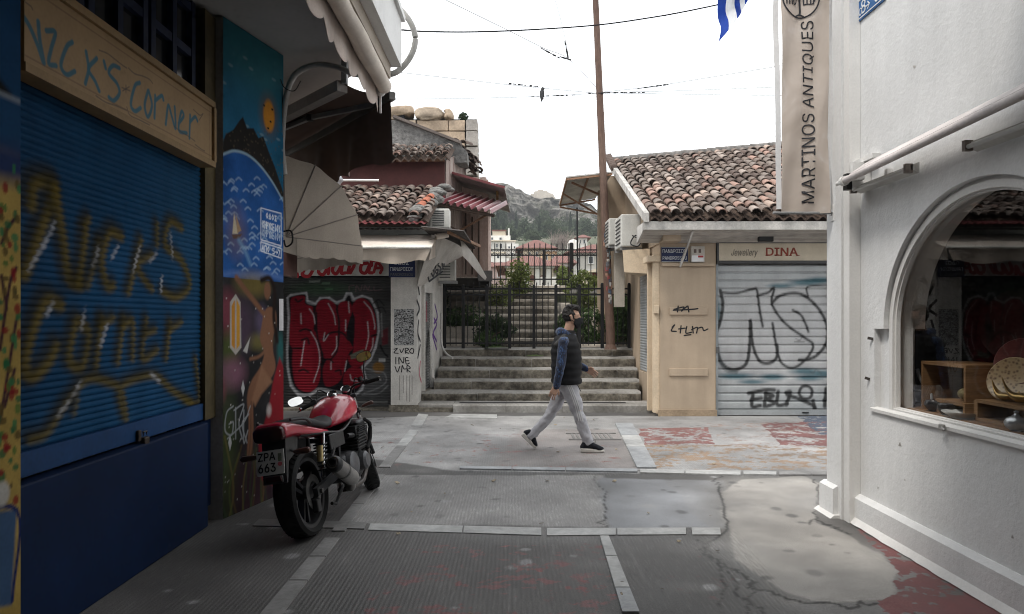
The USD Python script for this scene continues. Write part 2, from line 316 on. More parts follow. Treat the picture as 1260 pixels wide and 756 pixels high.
def chipped(p, color, a, lo, seed):       # worn paint: only where the noise leaves it
    idx = pv._near(np.asarray(p), .05); g = sg.Polygon(p).buffer(0); ins = shapely.contains_xy(g, wob[idx, 0], wob[idx, 1]); idx = idx[ins]
    q = .55 * meshkit.fbm(np.c_[P2[idx] * np.array([4.5, 8]), np.full(len(idx), seed)], 5, seed) + .45 * meshkit.fbm(np.c_[P2[idx] * 22, np.full(len(idx), seed)], 3, seed + 50)
    k_ = a * np.clip((q - lo + .06) / .20, 0, 1); up_ = k_ > chipM[idx]; chipM[idx[up_]] = k_[up_]; chipC[idx[up_]] = color
chipped(gp((785, 527), (872, 526), (880, 547), (792, 547)), (.21, .088, .08), .72, .37, 3)
chipped(gp((935, 520), (1060, 518), (1060, 550), (960, 548)), (.185, .075, .07), .72, .38, 4)
chipped(gp((790, 547), (960, 548), (1060, 552), (1060, 579), (800, 579)), (.26, .18, .12), .62, .42, 5)
chipped(gp((870, 520), (940, 520), (1060, 553), (1060, 562), (900, 560)), (.28, .21, .18), .5, .45, 6)
chipped(gp((980, 512), (1080, 512), (1080, 538), (1010, 535)), (.065, .085, .125), .8, .37, 7)
chipped(gp((460, 537), (640, 533), (760, 548), (775, 578), (450, 575)), (.25, .11, .10), .45, .50, 8)
chipped(gp((500, 672), (735, 668), (780, 800), (380, 800)), (.20, .085, .085), .55, .49, 9)
chipped(gp((640, 690), (740, 668), (800, 800), (700, 800)), (.22, .07, .07), .5, .50, 10)
chipped(gp((1040, 640), (1090, 665), (1320, 800), (1130, 800), (1085, 742), (1108, 725), (1095, 690)), (.20, .068, .068), .85, .38, 12)
chipped(gp((800, 670), (900, 690), (1000, 800), (790, 800)), (.17, .09, .09), .35, .45, 13)
patch = gp((885, 607), (912, 590), (990, 586), (1016, 598), (1012, 622), (1000, 642), (1035, 655), (1082, 680), (1105, 702), (1108, 726), (1085, 741), (1020, 742), (970, 730), (930, 708), (905, 685), (900, 652), (887, 630))
pv.poly(patch + (patch - patch.mean(0)) * .20, (.19, .185, .178), .22, .8); pv.poly(patch, (.31, .297, .28), .02); chipM[shapely.contains_xy(sg.Polygon(patch).buffer(0), wob[:, 0], wob[:, 1])] *= 0; pq = pv._near(patch, 0); fb = meshkit.fbm(np.c_[P2[pq] * 3.2, np.full(len(pq), 5.)], 6, 21); fb2 = meshkit.fbm(np.c_[P2[pq] * np.array([3, 1.2]), np.full(len(pq), 9.)], 4, 31); pv.c[pq] *= (.72 + .36 * fb + .22 * fb2)[:, None] * (1, .985, .965)
pc = Paint(P2, (0, 0, 0))
pv.p = P2 + .05 * (np.stack([nzz, nzf], 1) - .5)
for cr, w in (([(884, 600), (895, 650), (870, 676), (893, 695), (917, 712), (925, 722), (980, 738), (1040, 745), (1095, 742)], .022), ([(870, 676), (905, 720), (940, 756), (970, 800)], .016), ([(1006, 640), (1024, 648), (1050, 658)], .02),
              ([(925, 722), (918, 756), (915, 790)], .012), ([(884, 600), (880, 590), (905, 583)], .012), ([(730, 584), (745, 622), (742, 652)], .014), ([(1002, 590), (1010, 615), (996, 645)], .014), ([(850, 655), (880, 690), (890, 756)], .010), ([(1095, 742), (1130, 756), (1180, 790)], .012)):
    pts = spline(gp(*cr), 7); pts[1:-1] += rng.normal(0, .022, pts[1:-1].shape)
    pv.stroke(pts, w, (.014, .013, .012), .008, .97, smooth=False)
    pv.stroke(pts + .03, w * 1.6, (.11, .105, .10), .05, .35, smooth=False)
for _ in range(260):                        # gum, oil spots and scuffs
    c = (rng.uniform(-2.6, 3.2), rng.uniform(2.5, 11.5)); k = rng.uniform(.015, .05)
    pv.blob(c, k, k * rng.uniform(.6, 1.5), (.055,) * 3 if rng.random() < .72 else (.34,) * 3, .5, rng.uniform(.2, .7))
for _ in range(26):
    c = (rng.uniform(-2.3, 2.0), rng.uniform(3, 9)); pv.blob(c, rng.uniform(.1, .35), rng.uniform(.15, .6), (.07,) * 3, 1.2, rng.uniform(.10, .32))
for _ in range(22):
    c = (rng.uniform(-1.2, 2.5), rng.uniform(3, 9)); pv.blob(c, rng.uniform(.06, .22), rng.uniform(.06, .2), (.26, .25, .24), .9, rng.uniform(.12, .35))
for k in range(34):                         # scrape marks along the street
    x0, y0 = rng.uniform(-1.3, 1.2), rng.uniform(3.2, 6); L_ = rng.uniform(.15, .9)
    pv.stroke([(x0, y0), (x0 + rng.normal(0, .01), y0 + L_)], .009, (.30, .29, .285), .012, rng.uniform(.08, .3), smooth=False)
for _ in range(60):                         # water stains and patched spots of cement
    c = (rng.uniform(-2.2, 5.0), rng.uniform(3.2, 11.8)); pv.blob(c, rng.uniform(.1, .5), rng.uniform(.05, .4), (.14, .135, .13) if rng.random() < .6 else (.33, .32, .31), .7, rng.uniform(.06, .26))
nz2 = meshkit.fbm(np.c_[P2 * .55 + 9, np.zeros(len(P2))], 4, 41); pv.c *= ((.62 + .76 * nz) * (.72 + .56 * nz2))[:, None]
i, j = np.meshgrid(np.arange(len(xs) - 1), np.arange(len(ys) - 1), indexing='ij'); k = len(ys)
quads = np.stack([i * k + j, (i + 1) * k + j, (i + 1) * k + j + 1, i * k + j + 1], -1).reshape(-1, 4)
Z = .004 * (nz - .5) - .012 * (pv.c.sum(1) < .13) * 0
pavement = struct('pavement', (np.c_[P2, Z], quads), pave_mat(), 'worn grey concrete street with ribbed lanes, red paint and a cracked patch', smooth=True, col={'paint': pv.c, 'rib': pr.c, 'chip': chipC, 'chipmask': chipM})

slab_w = mat('white_marble', (.30, .30, .295), .6, .3, 2.2, 14, .15, .002, spec=.45, col2=(.47, .47, .46)); slab_g = mat('grey_marble', (.30, .31, .32), .6, .25, 3.0, 30, .12, .002, spec=.45); slab_d = mat('dull_marble', (.22, .215, .21), .65, .25, 3, 30, .12, .002)
def slab(pxs, m, dz=.007):
    q = gp(*pxs); c = q.mean(0); q = c + (q - c) * .985
    put('marble_slab', MB().prism(q, (0, 0, -.005), (1, 0, 0), (0, 1, 0), (0, 0, .005 + dz)), m, pavement)
SK = [0]
def strip(a0, a1, b0, b1, cuts, mats, swap=False):   # long strip between edge a0-a1 and edge b0-b1, cut into slabs
    cs = [0, *cuts, 1]; a0, a1, b0, b1 = (np.array(q, float) for q in (a0, a1, b0, b1))
    A0, A1, B0, B1 = (G(*q)[:2] for q in (a0, a1, b0, b1)); SK[0] += 1
    for t0, t1, m in zip(cs[:-1], cs[1:], mats):
        q = np.array([A0 + (A1 - A0) * t0, A0 + (A1 - A0) * t1, B0 + (B1 - B0) * t1, B0 + (B1 - B0) * t0]); c = q.mean(0); L_ = np.linalg.norm(q[1] - q[0])
        d = (q[1] - q[0]) / L_ * .006; q = q + np.array([d, -d, -d, d])
        put('marble_slab', MB().prism(q, (0, 0, -.006), (1, 0, 0), (0, 1, 0), (0, 0, .0115 + .0009 * SK[0])), m, pavement)
strip((455, 645), (667, 650.5), (452, 653), (667, 659.5), [.55], [slab_w, slab_w]); strip((672, 651), (845, 650.5), (672, 660), (845, 658.5), [.5], [slab_w, slab_w]); strip((850, 650.5), (887, 650.5), (851, 659), (888, 659), [], [slab_w])
strip((318, 640), (452, 644), (310, 648), (449, 652), [.5], [slab_d, slab_d])
strip((400, 663), (318, 760), (418, 663), (345, 760), [.3, .62], [slab_d, slab_d, slab_d]); strip((408, 655), (462, 585), (424, 655), (474, 585), [.4, .75], [slab_d] * 3)
strip((466, 576), (504, 530), (480, 576), (515, 530), [.5], [slab_d, slab_w]); strip((506, 525), (515, 510), (519, 525), (527, 511), [], [slab_w])
strip((738, 661), (766, 756), (749, 661), (787, 756), [.33, .74], [slab_w, slab_w, slab_g])
strip((565, 575), (785, 578.5), (565, 578), (785, 582), [.3, .6], [slab_g, slab_g, slab_g]); strip((787, 579), (912, 581), (787, 583), (912, 586), [.45], [slab_w, slab_w]); strip((914, 581), (956, 582), (914, 585), (956, 586), [], [slab_w]); strip((958, 582), (1040, 582), (958, 586), (1040, 586), [.5], [slab_d, slab_d])
strip((757, 522), (784, 577), (778, 522), (808, 577), [.35, .62], [slab_g, slab_w, slab_g]); strip((556, 511), (612, 511.5), (548, 515), (612, 516), [], [slab_w])
lt = MB()
for _ in range(46):                         # bits of paper, butts and dry leaves
    x, y, a = rng.uniform(-2.1, 2.6), rng.uniform(3.2, 11.6), rng.uniform(0, 6.3); s_ = rng.uniform(.008, .022); d = np.array([math.cos(a), math.sin(a), 0]) * s_; e = np.array([-math.sin(a), math.cos(a), .4]) * s_ * rng.uniform(.25, .9); c = np.array([x, y, .012]); lt.hexa([c - d - e, c + d - e, c + d + e, c - d + e, *[q + (0, 0, .003) for q in (c - d - e, c + d - e, c + d + e, c - d + e)]])
put('litter', lt, mat('litter_look', (.30, .25, .18), .8, .5, 40, 60), kind='stuff', label='small dry leaves, butts and paper scraps on the street', cat='litter')
# worn cast metal cover set in the paving, its lettering rubbed away
mh = MB()
for k in range(9): mh.box(.80 + k * .062, .83 + k * .062, 9.35, 9.75, -.003, .009)
mh.box(.74, 1.42, 9.28, 9.33, -.003, .011); mh.box(.74, 1.42, 9.78, 9.83, -.003, .011)
put('drain_cover', mh, mat('cover_iron', (.175, .17, .165), .7, .3), pavement, label='cast iron drain cover let into the paving')

# ------------------------------------------------------------------ terrain and the rocky hill
def Hter(x, y):
    z = np.interp(y, [16, 17.4, 30, 45, 60, 80, 110, 150, 200, 420], [-.012, 2.28, 2.6, 3.2, 4.6, 8.0, 13, 19, 26, 26])
    return z
v, q, u, w = sheet(lambda u, v: np.c_[-260 + 520 * u, 16 + 400 * v ** 1.8, np.zeros(len(u))], 60, 90)
v[:, 2] = Hter(v[:, 0], v[:, 1]) + np.clip((v[:, 1] - 30) / 60, 0, 1) * 1.2 * (meshkit.fbm(v * .06, 4) - .5)
struct('terrain', (v, q), mat('earth', (.11, .105, .075), .95, .35, .08, 3, .3, .1, col2=(.07, .085, .045)), 'ground rising behind the fence to the foot of the rock', smooth=True)

sky_px = np.array([(-300, 300), (300, 225), (480, 215), (600, 222), (625, 229), (648, 239), (690, 244), (705, 246), (720, 248), (729, 252), (735, 262), (740, 278), (760, 292), (800, 300), (1100, 310)], float)
XT = (sky_px[:, 0] - CX) / F * 214; ZT = EYE + (HY - sky_px[:, 1]) / F * 214
def cliff(u, v):
    x = -230 + 330 * u; top = np.interp(x, XT, ZT) + 1.3 * (meshkit.fbm(np.c_[x * .35, x * 0, x * 0], 4, 9) - .5)
    s = np.clip(v / .8, 0, 1); z = 24 + (top - 24) * s ** .85; y = 200 + 13 * s ** 1.6 + np.clip((v - .8) / .2, 0, 1) * 60
    p = np.c_[x, y, z]; crag = meshkit.fbm(p * np.array([.10, .10, .07]), 6, 2) - .5; cr2 = abs(meshkit.fbm(p * np.array([.30, .2, .16]), 4, 8) - .5)
    e = np.clip(v / .1, 0, 1) * np.clip((.85 - v) / .05, 0, 1)
    p[:, 1] += (-26 * crag + 16 * cr2) * e; p[:, 2] += 2.5 * crag * e * .5
    return p
v, q, u, w = sheet(cliff, 420, 90)
rk = usdkit.material(stage, '/World/Looks/rock_look', {
    'geo': ('geometry', {}), 'n1': ('noise_texture', {'scale': .12, 'detail': 8.0, 'roughness': .7}), 'mp': ('mapping', {'scale': (1.3, 1., .35)}), 'n2': ('noise_texture', {'scale': .9, 'detail': 6.0, 'roughness': .7}),
    'r1': ('rgb_ramp', {'ramp': [(.36, (.09, .095, .06)), (.5, (.25, .235, .21)), (.66, (.38, .355, .325))]}), 'r2': ('rgb_ramp', {'ramp': [(.35, (.45,) * 3), (.62, (1.15,) * 3)]}), 'm': ('mix', {'mix_type': 'multiply', 'fac': 1.}),
    'b': ('bump', {'strength': 1.0, 'distance': 2.2}), 'p': ('principled_bsdf', {'roughness': .95, 'specular_ior_level': .1})},
    [('geo.position', 'n1.vector'), ('geo.position', 'mp.vector'), ('mp.vector', 'n2.vector'), ('n1.fac', 'r1.fac'), ('n2.fac', 'r2.fac'), ('r1.color', 'm.color1'), ('r2.color', 'm.color2'), ('m.color', 'p.base_color'), ('n2.fac', 'b.height'), ('b.normal', 'p.normal')], surface='p.BSDF')
struct('rock_hill', (v, q), rk, 'steep grey limestone hill closing the view', smooth=40)
# ================================================================== corner building on the left: blue roller shutter, sign board, murals, balcony
XL = -2.30
left = thing('corner_shop', 'left corner shop with blue roller shutter, painted sign board and mural', 'shop', (XL, 4.4, 0))
blue = mat('blue_paint', (.0022, .012, .045), .6, .18, 2.2, 30, .08, .003, spec=.12, streak=.12)
plaster_l = mat('left_upper_plaster', (.33, .33, .31), .9, .12)
b = MB(); b.box(-9, XL - .32, -9.5, 6.2, 3.95, 5.3); b.box(-9, XL - .32, -12, 5.5, 0, 3.95); put('wall', b, plaster_l, left)
put('base_panel', MB().mesh(rbox(.10, 2.13, .79, .012)).xf(lambda v: v + (XL - .05, 4.355, .395)), blue, left)
put('base_panel', MB().box(XL - .32, XL - .06, 5.425, 5.60, 0.12, .80), blue, left); put('post', MB().box(XL - .32, XL - .03, 5.43, 5.62, .802, 3.93), mat('olive_paint', (.075, .055, .022), .7, .3, 3, 30, .2, streak=.25), left)
# shutter: separate slats, painted with the yellow and grey graffiti lettering
def slat_panel(parent, o, ud, width, z0, z1, pitch, n_out, depth, paint_fn, material, cols, rows=4, shape='round', name='slat', extra=None):
    """roller shutter: horizontal slats on the plane through o along ud (unit, horizontal); n_out its outward normal."""
    ud, n_out = np.asarray(ud, float), np.asarray(n_out, float); n = int(round((z1 - z0) / pitch)); pitch = (z1 - z0) / n; made = []
    for k in range(n):
        zz = z0 + k * pitch
        if shape == 'round': prof = [(t, depth * math.sin(math.pi * t) ** .7) for t in np.linspace(0, 1, rows + 1)]
        else: prof = [(0, 0), (.05, 0), (.14, depth * .9)] + [(t, depth * (1 - .25 * (t - .14))) for t in np.linspace(.2, .8, rows)] + [(.90, depth * .55), (.97, 0.), (1, 0)]
        prof = np.array(prof); m = len(prof)
        us = np.linspace(0, width, cols + 1); U, K = np.meshgrid(us, np.arange(m), indexing='ij')
        V = zz + prof[K.ravel(), 0] * pitch; U = U.ravel(); p = np.asarray(o) + U[:, None] * ud + np.c_[np.zeros(len(U)), np.zeros(len(U)), V - o[2]] + prof[K.ravel(), 1][:, None] * n_out
        i, j = np.meshgrid(np.arange(cols), np.arange(m - 1), indexing='ij'); q = np.stack([i * m + j, (i + 1) * m + j, (i + 1) * m + j + 1, i * m + j + 1], -1).reshape(-1, 4)
        if np.dot(np.cross(ud, (0, 0, 1)), n_out) < 0: q = q[:, ::-1]
        made.append((p, q, np.c_[U, V]))
    P = Paint(np.vstack([a[2] for a in made]), (0.1, .1, .1)); paint_fn(P); c = np.split(P.c, np.cumsum([len(a[2]) for a in made])[:-1])
    for (p, q, _), cc in zip(made, c): put(name, (p, q), material, parent, smooth=50, col=cc)
shutter_look = mat('painted_slats', (1, 1, 1), .6, .12, 3, 50, .04, vc=True, spec=.03, streak=.14)
LY0 = 3.31
def onL(*pts, X=XL - .05): return np.array([(lambda h: (h[1] - LY0, h[2]))(hit(a, b, (X, 0, 0), (1, 0, 0))) for a, b in pts])
def nick(P):
    u, z = P.p.T; P.c[:] = np.array([.011, .062, .145]); k = meshkit.fbm(np.c_[u * 1.2, z * 2.2, z * 0], 4, 2)[:, None]; P.c *= .65 + .7 * k
    P.blob((1.9, 2.3), .5, .6, (.02, .075, .15), 1.2, .6); P.blob((.1, 2.0), .35, 1.2, (.012, .05, .12), 1, .5)
    gold, ash, wht = (.19, .135, .022), (.030, .026, .012), (.42, .43, .46)
    def L(pts, w=.085, hl=None):
        q = onL(*pts); P.stroke(q + (-.02, .012), w * 1.5, ash, .06, .7); P.stroke(q + (.012, -.01), w * .66, gold, .04, .66); P.stroke(q + (-.012, .008), w * .3, ash, .04, .5)
    L([(34, 335), (50, 290), (70, 235), (62, 222), (45, 225), (42, 250)], .10); L([(70, 230), (80, 290), (88, 340), (102, 350)], .09)          # N
    L([(108, 285), (104, 320), (100, 345)]); L([(108, 275), (112, 268)], .06); L([(125, 295), (117, 330), (111, 350)], .06); L([(152, 290), (138, 285), (128, 320), (135, 350), (142, 350)], .08)
    L([(176, 295), (168, 330), (161, 358)], .07); L([(190, 312), (172, 325), (182, 345), (190, 355)], .06); L([(196, 275), (196, 300)], .06)
    L([(226, 280), (212, 272), (206, 300), (226, 320), (236, 350), (220, 365), (203, 358)], .07)
    L([(78, 375), (60, 368), (42, 410), (34, 450), (44, 462), (62, 445), (72, 425)], .09); L([(96, 395), (88, 440), (104, 450), (112, 410), (98, 392)], .08); L([(128, 390), (121, 450)], .07); L([(128, 400), (142, 390)], .06)
    L([(155, 390), (148, 445)], .06); L([(155, 400), (166, 395), (166, 440)], .06); L([(183, 392), (178, 440), (196, 430)], .06); L([(183, 410), (194, 405)], .05); L([(212, 395), (207, 440)], .06); L([(212, 405), (226, 395)], .05); L([(243, 440), (247, 492), (232, 494)], .05)
    L([(40, 540), (62, 530), (88, 490), (112, 465), (138, 470), (152, 480), (158, 515), (150, 480), (170, 465), (195, 462), (215, 480), (238, 495)], .06); L([(98, 490), (94, 508)], .04)
    for q in ([(72, 275), (54, 310), (40, 332)], [(125, 307), (118, 327)], [(149, 303), (141, 318)], [(175, 305), (167, 335)], [(213, 290), (216, 318)], [(203, 340), (201, 358)], [(70, 372), (62, 390)], [(109, 378), (104, 405)], [(105, 470), (88, 495), (76, 512)], [(196, 312), (188, 322)], [(136, 400), (128, 425)], [(188, 460), (200, 470)]):
        [P.stroke(onL((a0[0] + (a1[0] - a0[0]) * t, a0[1] + (a1[1] - a0[1]) * t), (a0[0] + (a1[0] - a0[0]) * (t + .16), a0[1] + (a1[1] - a0[1]) * (t + .16))) + rng.normal(0, .004, 2), rng.uniform(.012, .030), wht, .022, rng.uniform(.2, .75), smooth=False) for a0, a1 in zip(q[:-1], q[1:]) for t in np.linspace(0, .84, 6)]
slat_panel(left, (XL - .075, LY0, .815), (0, 1, 0), 2.12, .93, 2.76, .0355, (1, 0, 0), .011, nick, shutter_look, 170)
b = MB(); b.box(XL - .08, XL - .045, LY0, 5.43, .81, .93); put('bottom_bar', b, mat('bright_blue_bar', (.007, .04, .12), .5, .2, 3, 40, .1, spec=.2), left)
lk = MB(); lk.mesh(rbox(.035, .06, .055, .008)).xf(lambda v: v + (XL - .02, 4.52, .80)); lk.tube([(XL - .02, 4.50, .83), (XL - .02, 4.50, .86), (XL - .02, 4.54, .86), (XL - .02, 4.54, .83)], .006, 6); lk.mesh((rbox(.02, .035, .07, .006)[0] + (XL - .035, 4.475, .84), rbox(.02, .035, .07, .006)[1]))
put('padlock', lk, mat('dark_brass', (.07, .055, .045), .45, .3, metallic=.6), left)
# sign board with hand lettering
SBX = XL + .05
ochre = mat('sign_board_paint', (1, 1, 1), .7, .10, 3, 40, .08, vc=True, streak=.08)
def onS(*pts): return np.array([(lambda h: (h[1], h[2]))(hit(a, b, (SBX, 0, 0), (1, 0, 0))) for a, b in pts])
sv, sq, su, sw = sheet(lambda u, v: np.c_[np.full(len(u), SBX), 3.30 + 2.06 * u, 2.755 + .40 * v], 420, 84)
P = Paint(sv[:, 1:], (.34, .225, .115)); ink = (.03, .13, .185)
def S(pts, w=.026, c=ink): P.stroke(onS(*pts), w, c, .008, .95)
S([(19, 12), (23, 10), (26, 30), (20, 52)]); S([(23, 13), (35, 30), (46, 55), (54, 78), (49, 50), (47, 27)], .028)
S([(57, 38), (68, 40), (63, 60), (60, 78), (69, 81)]); S([(89, 52), (82, 58), (75, 80), (82, 92), (92, 88)]); S([(106, 64), (109, 85), (105, 103)]); S([(119, 72), (109, 85), (117, 100), (122, 112)]); S([(128, 76), (130, 84)])
S([(147, 84), (139, 81), (134, 90), (144, 103), (147, 115), (140, 124), (134, 120)]); S([(172, 102), (166, 106), (161, 128), (166, 137), (173, 133)]); S([(182, 112), (178, 130), (182, 144), (187, 130), (183, 112)]); S([(191, 118), (190, 145)]); S([(191, 124), (199, 118), (201, 123)])
S([(204, 153), (207, 130), (211, 142), (216, 158), (215, 132)]); S([(220, 152), (226, 143), (223, 138), (220, 160), (230, 164)]); S([(234, 142), (233, 170)]); S([(234, 150), (240, 144), (243, 149)])
fine_ink = (.07, .055, .05)
for q in ([(122, 62), (132, 66), (140, 72), (150, 80), (156, 84)], [(158, 84), (166, 91), (176, 94), (184, 98), (188, 103)], [(118, 118), (130, 126), (142, 130), (156, 136)], [(156, 132), (160, 142), (172, 148), (184, 154)], [(18, 63), (24, 68), (28, 70)], [(30, 2), (38, 8), (40, 12)], [(238, 135), (246, 142), (250, 140), (245, 148)], [(240, 178), (248, 184), (252, 186)], [(214, 155), (222, 162), (232, 168), (240, 174)], [(150, 108), (160, 112)], [(155, 105), (155, 114)], [(151, 112), (159, 107)]):
    P.stroke(onS(*q), .007, fine_ink, .006, .8)
for z in (2.79, 3.115): P.stroke([(3.30, z), (5.36, z)], .007, (.16, .085, .05), .006, .7, smooth=False)
P.stroke([(5.315, 2.76), (5.315, 3.15)], .006, (.14, .08, .05), .006, .7, smooth=False)
put('sign_board', (sv, sq), ochre, left, col=P.c, label='tan sign board lettered NICK\'S CORNER in blue')
b = MB(); b.box(XL - .05, SBX - .002, 3.30, 5.36, 2.755, 3.155)
for (y0, y1, z0, z1) in ((3.28, 5.385, 3.157, 3.20), (3.28, 5.385, 2.71, 2.753), (5.362, 5.40, 2.7535, 3.1565)): b.box(XL - .05, SBX + .02, y0, y1, z0, z1)
put('sign_frame', b, mat('sign_frame_paint', (.28, .185, .09), .7, .15), left)
# dark blue mullioned windows above the sign
dkblue = mat('dark_blue_frame', (.008, .016, .05), .6, .2)
for y0 in (3.32, 4.02, 4.72):
    f = MB(); y1 = y0 + .66
    for yy_ in (y0, y0 + .30, y1 - .06): f.box(XL - .16, XL - .08, yy_, yy_ + .06, 3.21, 3.94)
    for z in (3.212, 3.52, 3.86): f.box(XL - .155, XL - .085, y0, y1, z, z + .06)
    w_ = put('window', f, dkblue, left); put('pane', MB().box(XL - .125, XL - .12, y0, y1, 3.22, 3.93), mat('dark_glass', (.01, .011, .014), .12, .1, bump=0, spec=.5), w_)
put('lintel', MB().box(XL - .32, XL - .165, 3.2, 5.42, 3.2, 3.95), mat('dark_recess', (.02, .02, .025), .8), left)

mural_look = mat('mural_paint', (1, 1, 1), .8, .12, 4, 60, .15, .003, vc=True, spec=.04)
# left edge post, painted with a tree and a blue planter
def onP(*pts): return np.array([(lambda h: (h[1], h[2]))(hit(a, b, (XL + .06, 0, 0), (1, 0, 0))) for a, b in pts])
sv, sq, su, sw = sheet(lambda u, v: np.c_[np.full(len(u), XL + .06), 2.20 + 1.06 * u, 3.9 * v], 110, 400)
P = Paint(sv[:, 1:], (.36, .25, .07)); z = sv[:, 2]; P.c *= (.6 + .7 * meshkit.fbm(sv * 4, 4)[:, None])
P.poly([(2, 2.32), (3.4, 2.26), (3.4, 4), (2, 4)], (.012, .05, .12), .15); P.poly([(2, 2.1), (3.4, 2.2), (3.4, 2.35), (2, 2.3)], (.02, .035, .10), .1)
P.poly([(2, 2.62), (3.0, 2.70), (3.2, 2.58), (3.2, 2.56), (2, 2.55)], (.012, .012, .013), .03); P.stroke([(2, 2.56), (3.25, 2.56)], .02, (.3, .33, .36), .02, .7)
for a in ([(0, 520), (8, 470), (16, 420), (20, 395)], [(2, 300), (10, 280), (20, 268)], [(0, 430), (12, 350), (20, 330)], [(6, 500), (18, 455)], [(8, 380), (2, 340)]): P.stroke(onP(*a), .02, (.05, .02, .025), .01)
for _ in range(520):
    P.blob((rng.uniform(2.2, 3.26), rng.uniform(.75, 2.25) ** 1.0), rng.uniform(.010, .024), rng.uniform(.012, .026), [(.02, .10, .04), (.03, .15, .06), (.06, .13, .03), (.09, .06, .02), (.18, .012, .015)][rng.integers(5)], .4, .85)
P.poly(onP((-60, 640), (21, 626), (14, 745), (-60, 760)), (.045, .085, .16), .02); P.stroke(onP((-60, 645), (21, 628), (15, 740)), .02, (.012, .02, .09), .01); P.blob(onP((3, 608))[0], .045, .055, (.40, .38, .35), .4)
p_ = MB(); p_.box(XL - .32, XL + .057, 2.20, 3.26, 0, 3.9); post = put('mural_post', (sv, sq), mural_look, left, col=P.c, label='corner post painted with a leafy tree over a blue planter')
put('post', p_, mat('post_edge', (.30, .20, .07), .8, .25, 3), left)

# mural pier at the corner: sea, island, sun, woman on a toadstool
A, B = np.array([-2.27, 5.62]), np.array([-2.065, 6.46]); dAB = (B - A) / np.linalg.norm(B - A); nAB = np.array([dAB[1], -dAB[0]]); LAB = np.linalg.norm(B - A)
def onM(*pts): return np.array([(lambda h: ((h[:2] - A) @ dAB, h[2]))(hit(a, b, (*A, 0), (*nAB, 0))) for a, b in pts])
sv, sq, su, sw = sheet(lambda u, v: np.c_[A + np.outer(u * LAB, dAB), 3.95 * v], 130, 520)
P = Paint(np.c_[su * LAB, sw * 3.95], (.02, .10, .18)); zz = sw * 3.95; uu = su * LAB; n_ = meshkit.fbm(np.c_[uu * 5, zz * 5, zz * 0], 5, 4); n2_ = meshkit.fbm(np.c_[uu * 14, zz * 14, zz * 0], 4, 6)
P.c[:] = np.array([.018, .105, .19]) * (.7 + .6 * n_)[:, None]; P.blob((.45, 3.85), .7, .45, (.035, .14, .15), 1, .7); P.blob((.2, 3.2), .5, .3, (.03, .14, .25), 1, .5)
for _ in range(14): P.blob((rng.uniform(0, .9), rng.uniform(3.0, 3.8)), .03, .012, (.25, .35, .38), .8, .5)
P.blob(onM((331, 143))[0], .13, .17, (.16, .075, .02), .9, .6); P.blob(onM((331, 143))[0], .085, .135, (.50, .21, .03), .35, 1)
for q in ((335, 135), (330, 158), (325, 130), (333, 150)): P.blob(onM(q)[0], .016, .010, (.012,) * 3, .5)
P.poly(onM((263, 205), (270, 185), (278, 165), (287, 160), (295, 148), (299, 144), (304, 158), (312, 158), (318, 170), (324, 168), (330, 185), (338, 205), (347, 232), (355, 260), (300, 230)), (.022, .020, .019), .012)
for _ in range(160):
    q = onM((rng.uniform(268, 348), rng.uniform(160, 240)))[0]; P.blob(q, .010, .008, (.09, .075, .045), .6, .5) if n2_[0] < 2 else None
P.poly(onM((255, 200), (268, 196), (278, 189), (290, 186), (305, 192), (320, 205), (335, 225), (348, 248), (360, 300), (360, 350), (255, 345)), (.018, .075, .24), .015)
sea = (zz < 2.95) & (P.c[:, 2] > .2); P.c[sea] *= (.55 + .9 * n_[sea])[:, None]
P.stroke(onM((263, 200), (270, 193), (280, 188), (290, 186), (305, 191), (320, 204), (335, 224), (348, 247)), .02, (.30, .44, .55), .015, .8)
for _ in range(80):
    x, y = rng.uniform(266, 348), rng.uniform(200, 340)
    if y < 200 + max(0, x - 300) * .9: continue
    P.stroke(onM((x - 3, y + 1), (x, y - 1.5), (x + 2, y - .5), (x + 4, y + 1.5)), .013, (.30, .42, .56), .014, .6)
P.stroke(onM((262, 335), (275, 338), (290, 336), (310, 340), (330, 338), (350, 344)), .035, (.10, .17, .38), .05, .7)
P.blob(onM((291, 285))[0], .13, .20, (.16, .09, .05), .9, .45); P.poly(onM((288, 262), (286, 288), (293, 288)), (.42, .36, .26), .01); P.poly(onM((290, 264), (292, 287), (297, 284)), (.30, .20, .12), .01); P.poly(onM((285, 289), (298, 288), (294, 294), (287, 294)), (.10, .06, .045), .01); P.stroke(onM((294, 296), (302, 310), (308, 325)), .035, (.16, .30, .45), .04, .6)
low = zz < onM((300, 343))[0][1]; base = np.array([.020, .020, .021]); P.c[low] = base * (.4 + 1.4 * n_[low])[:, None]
def Bm(q, rx, ry, c, a=.5): P.blob(onM(q)[0], rx, ry, c, 1.0, a)
Bm((280, 385), .14, .16, (.20, .05, .07), .8); Bm((283, 430), .11, .14, (.10, .13, .03), .5); Bm((312, 350), .22, .10, (.20, .15, .035), .6); Bm((320, 420), .16, .07, (.20, .17, .05), .55); Bm((285, 460), .17, .12, (.20, .09, .13), .8); Bm((300, 400), .13, .20, (.10, .06, .10), .5); Bm((278, 560), .14, .5, (.05, .07, .022), .6); Bm((315, 600), .3, .35, (.05, .02, .03), .7); Bm((322, 395), .09, .12, (.12, .09, .16), .6); Bm((345, 430), .05, .14, (.02, .12, .12), .7); Bm((272, 480), .06, .10, (.16, .05, .06), .7)
for k in range(16): x = 268 + k * 4.6 + rng.uniform(-2, 2); P.stroke(onM((x, 640), (x + rng.uniform(-8, 8), 600), (x + rng.uniform(-6, 10), 560 - rng.uniform(0, 40))), .018, [(.08, .11, .03), (.11, .07, .025), (.035, .06, .03), (.16, .13, .04)][k % 4], .02, .6)
skin = (.175, .085, .05); dk = (.055, .028, .02)
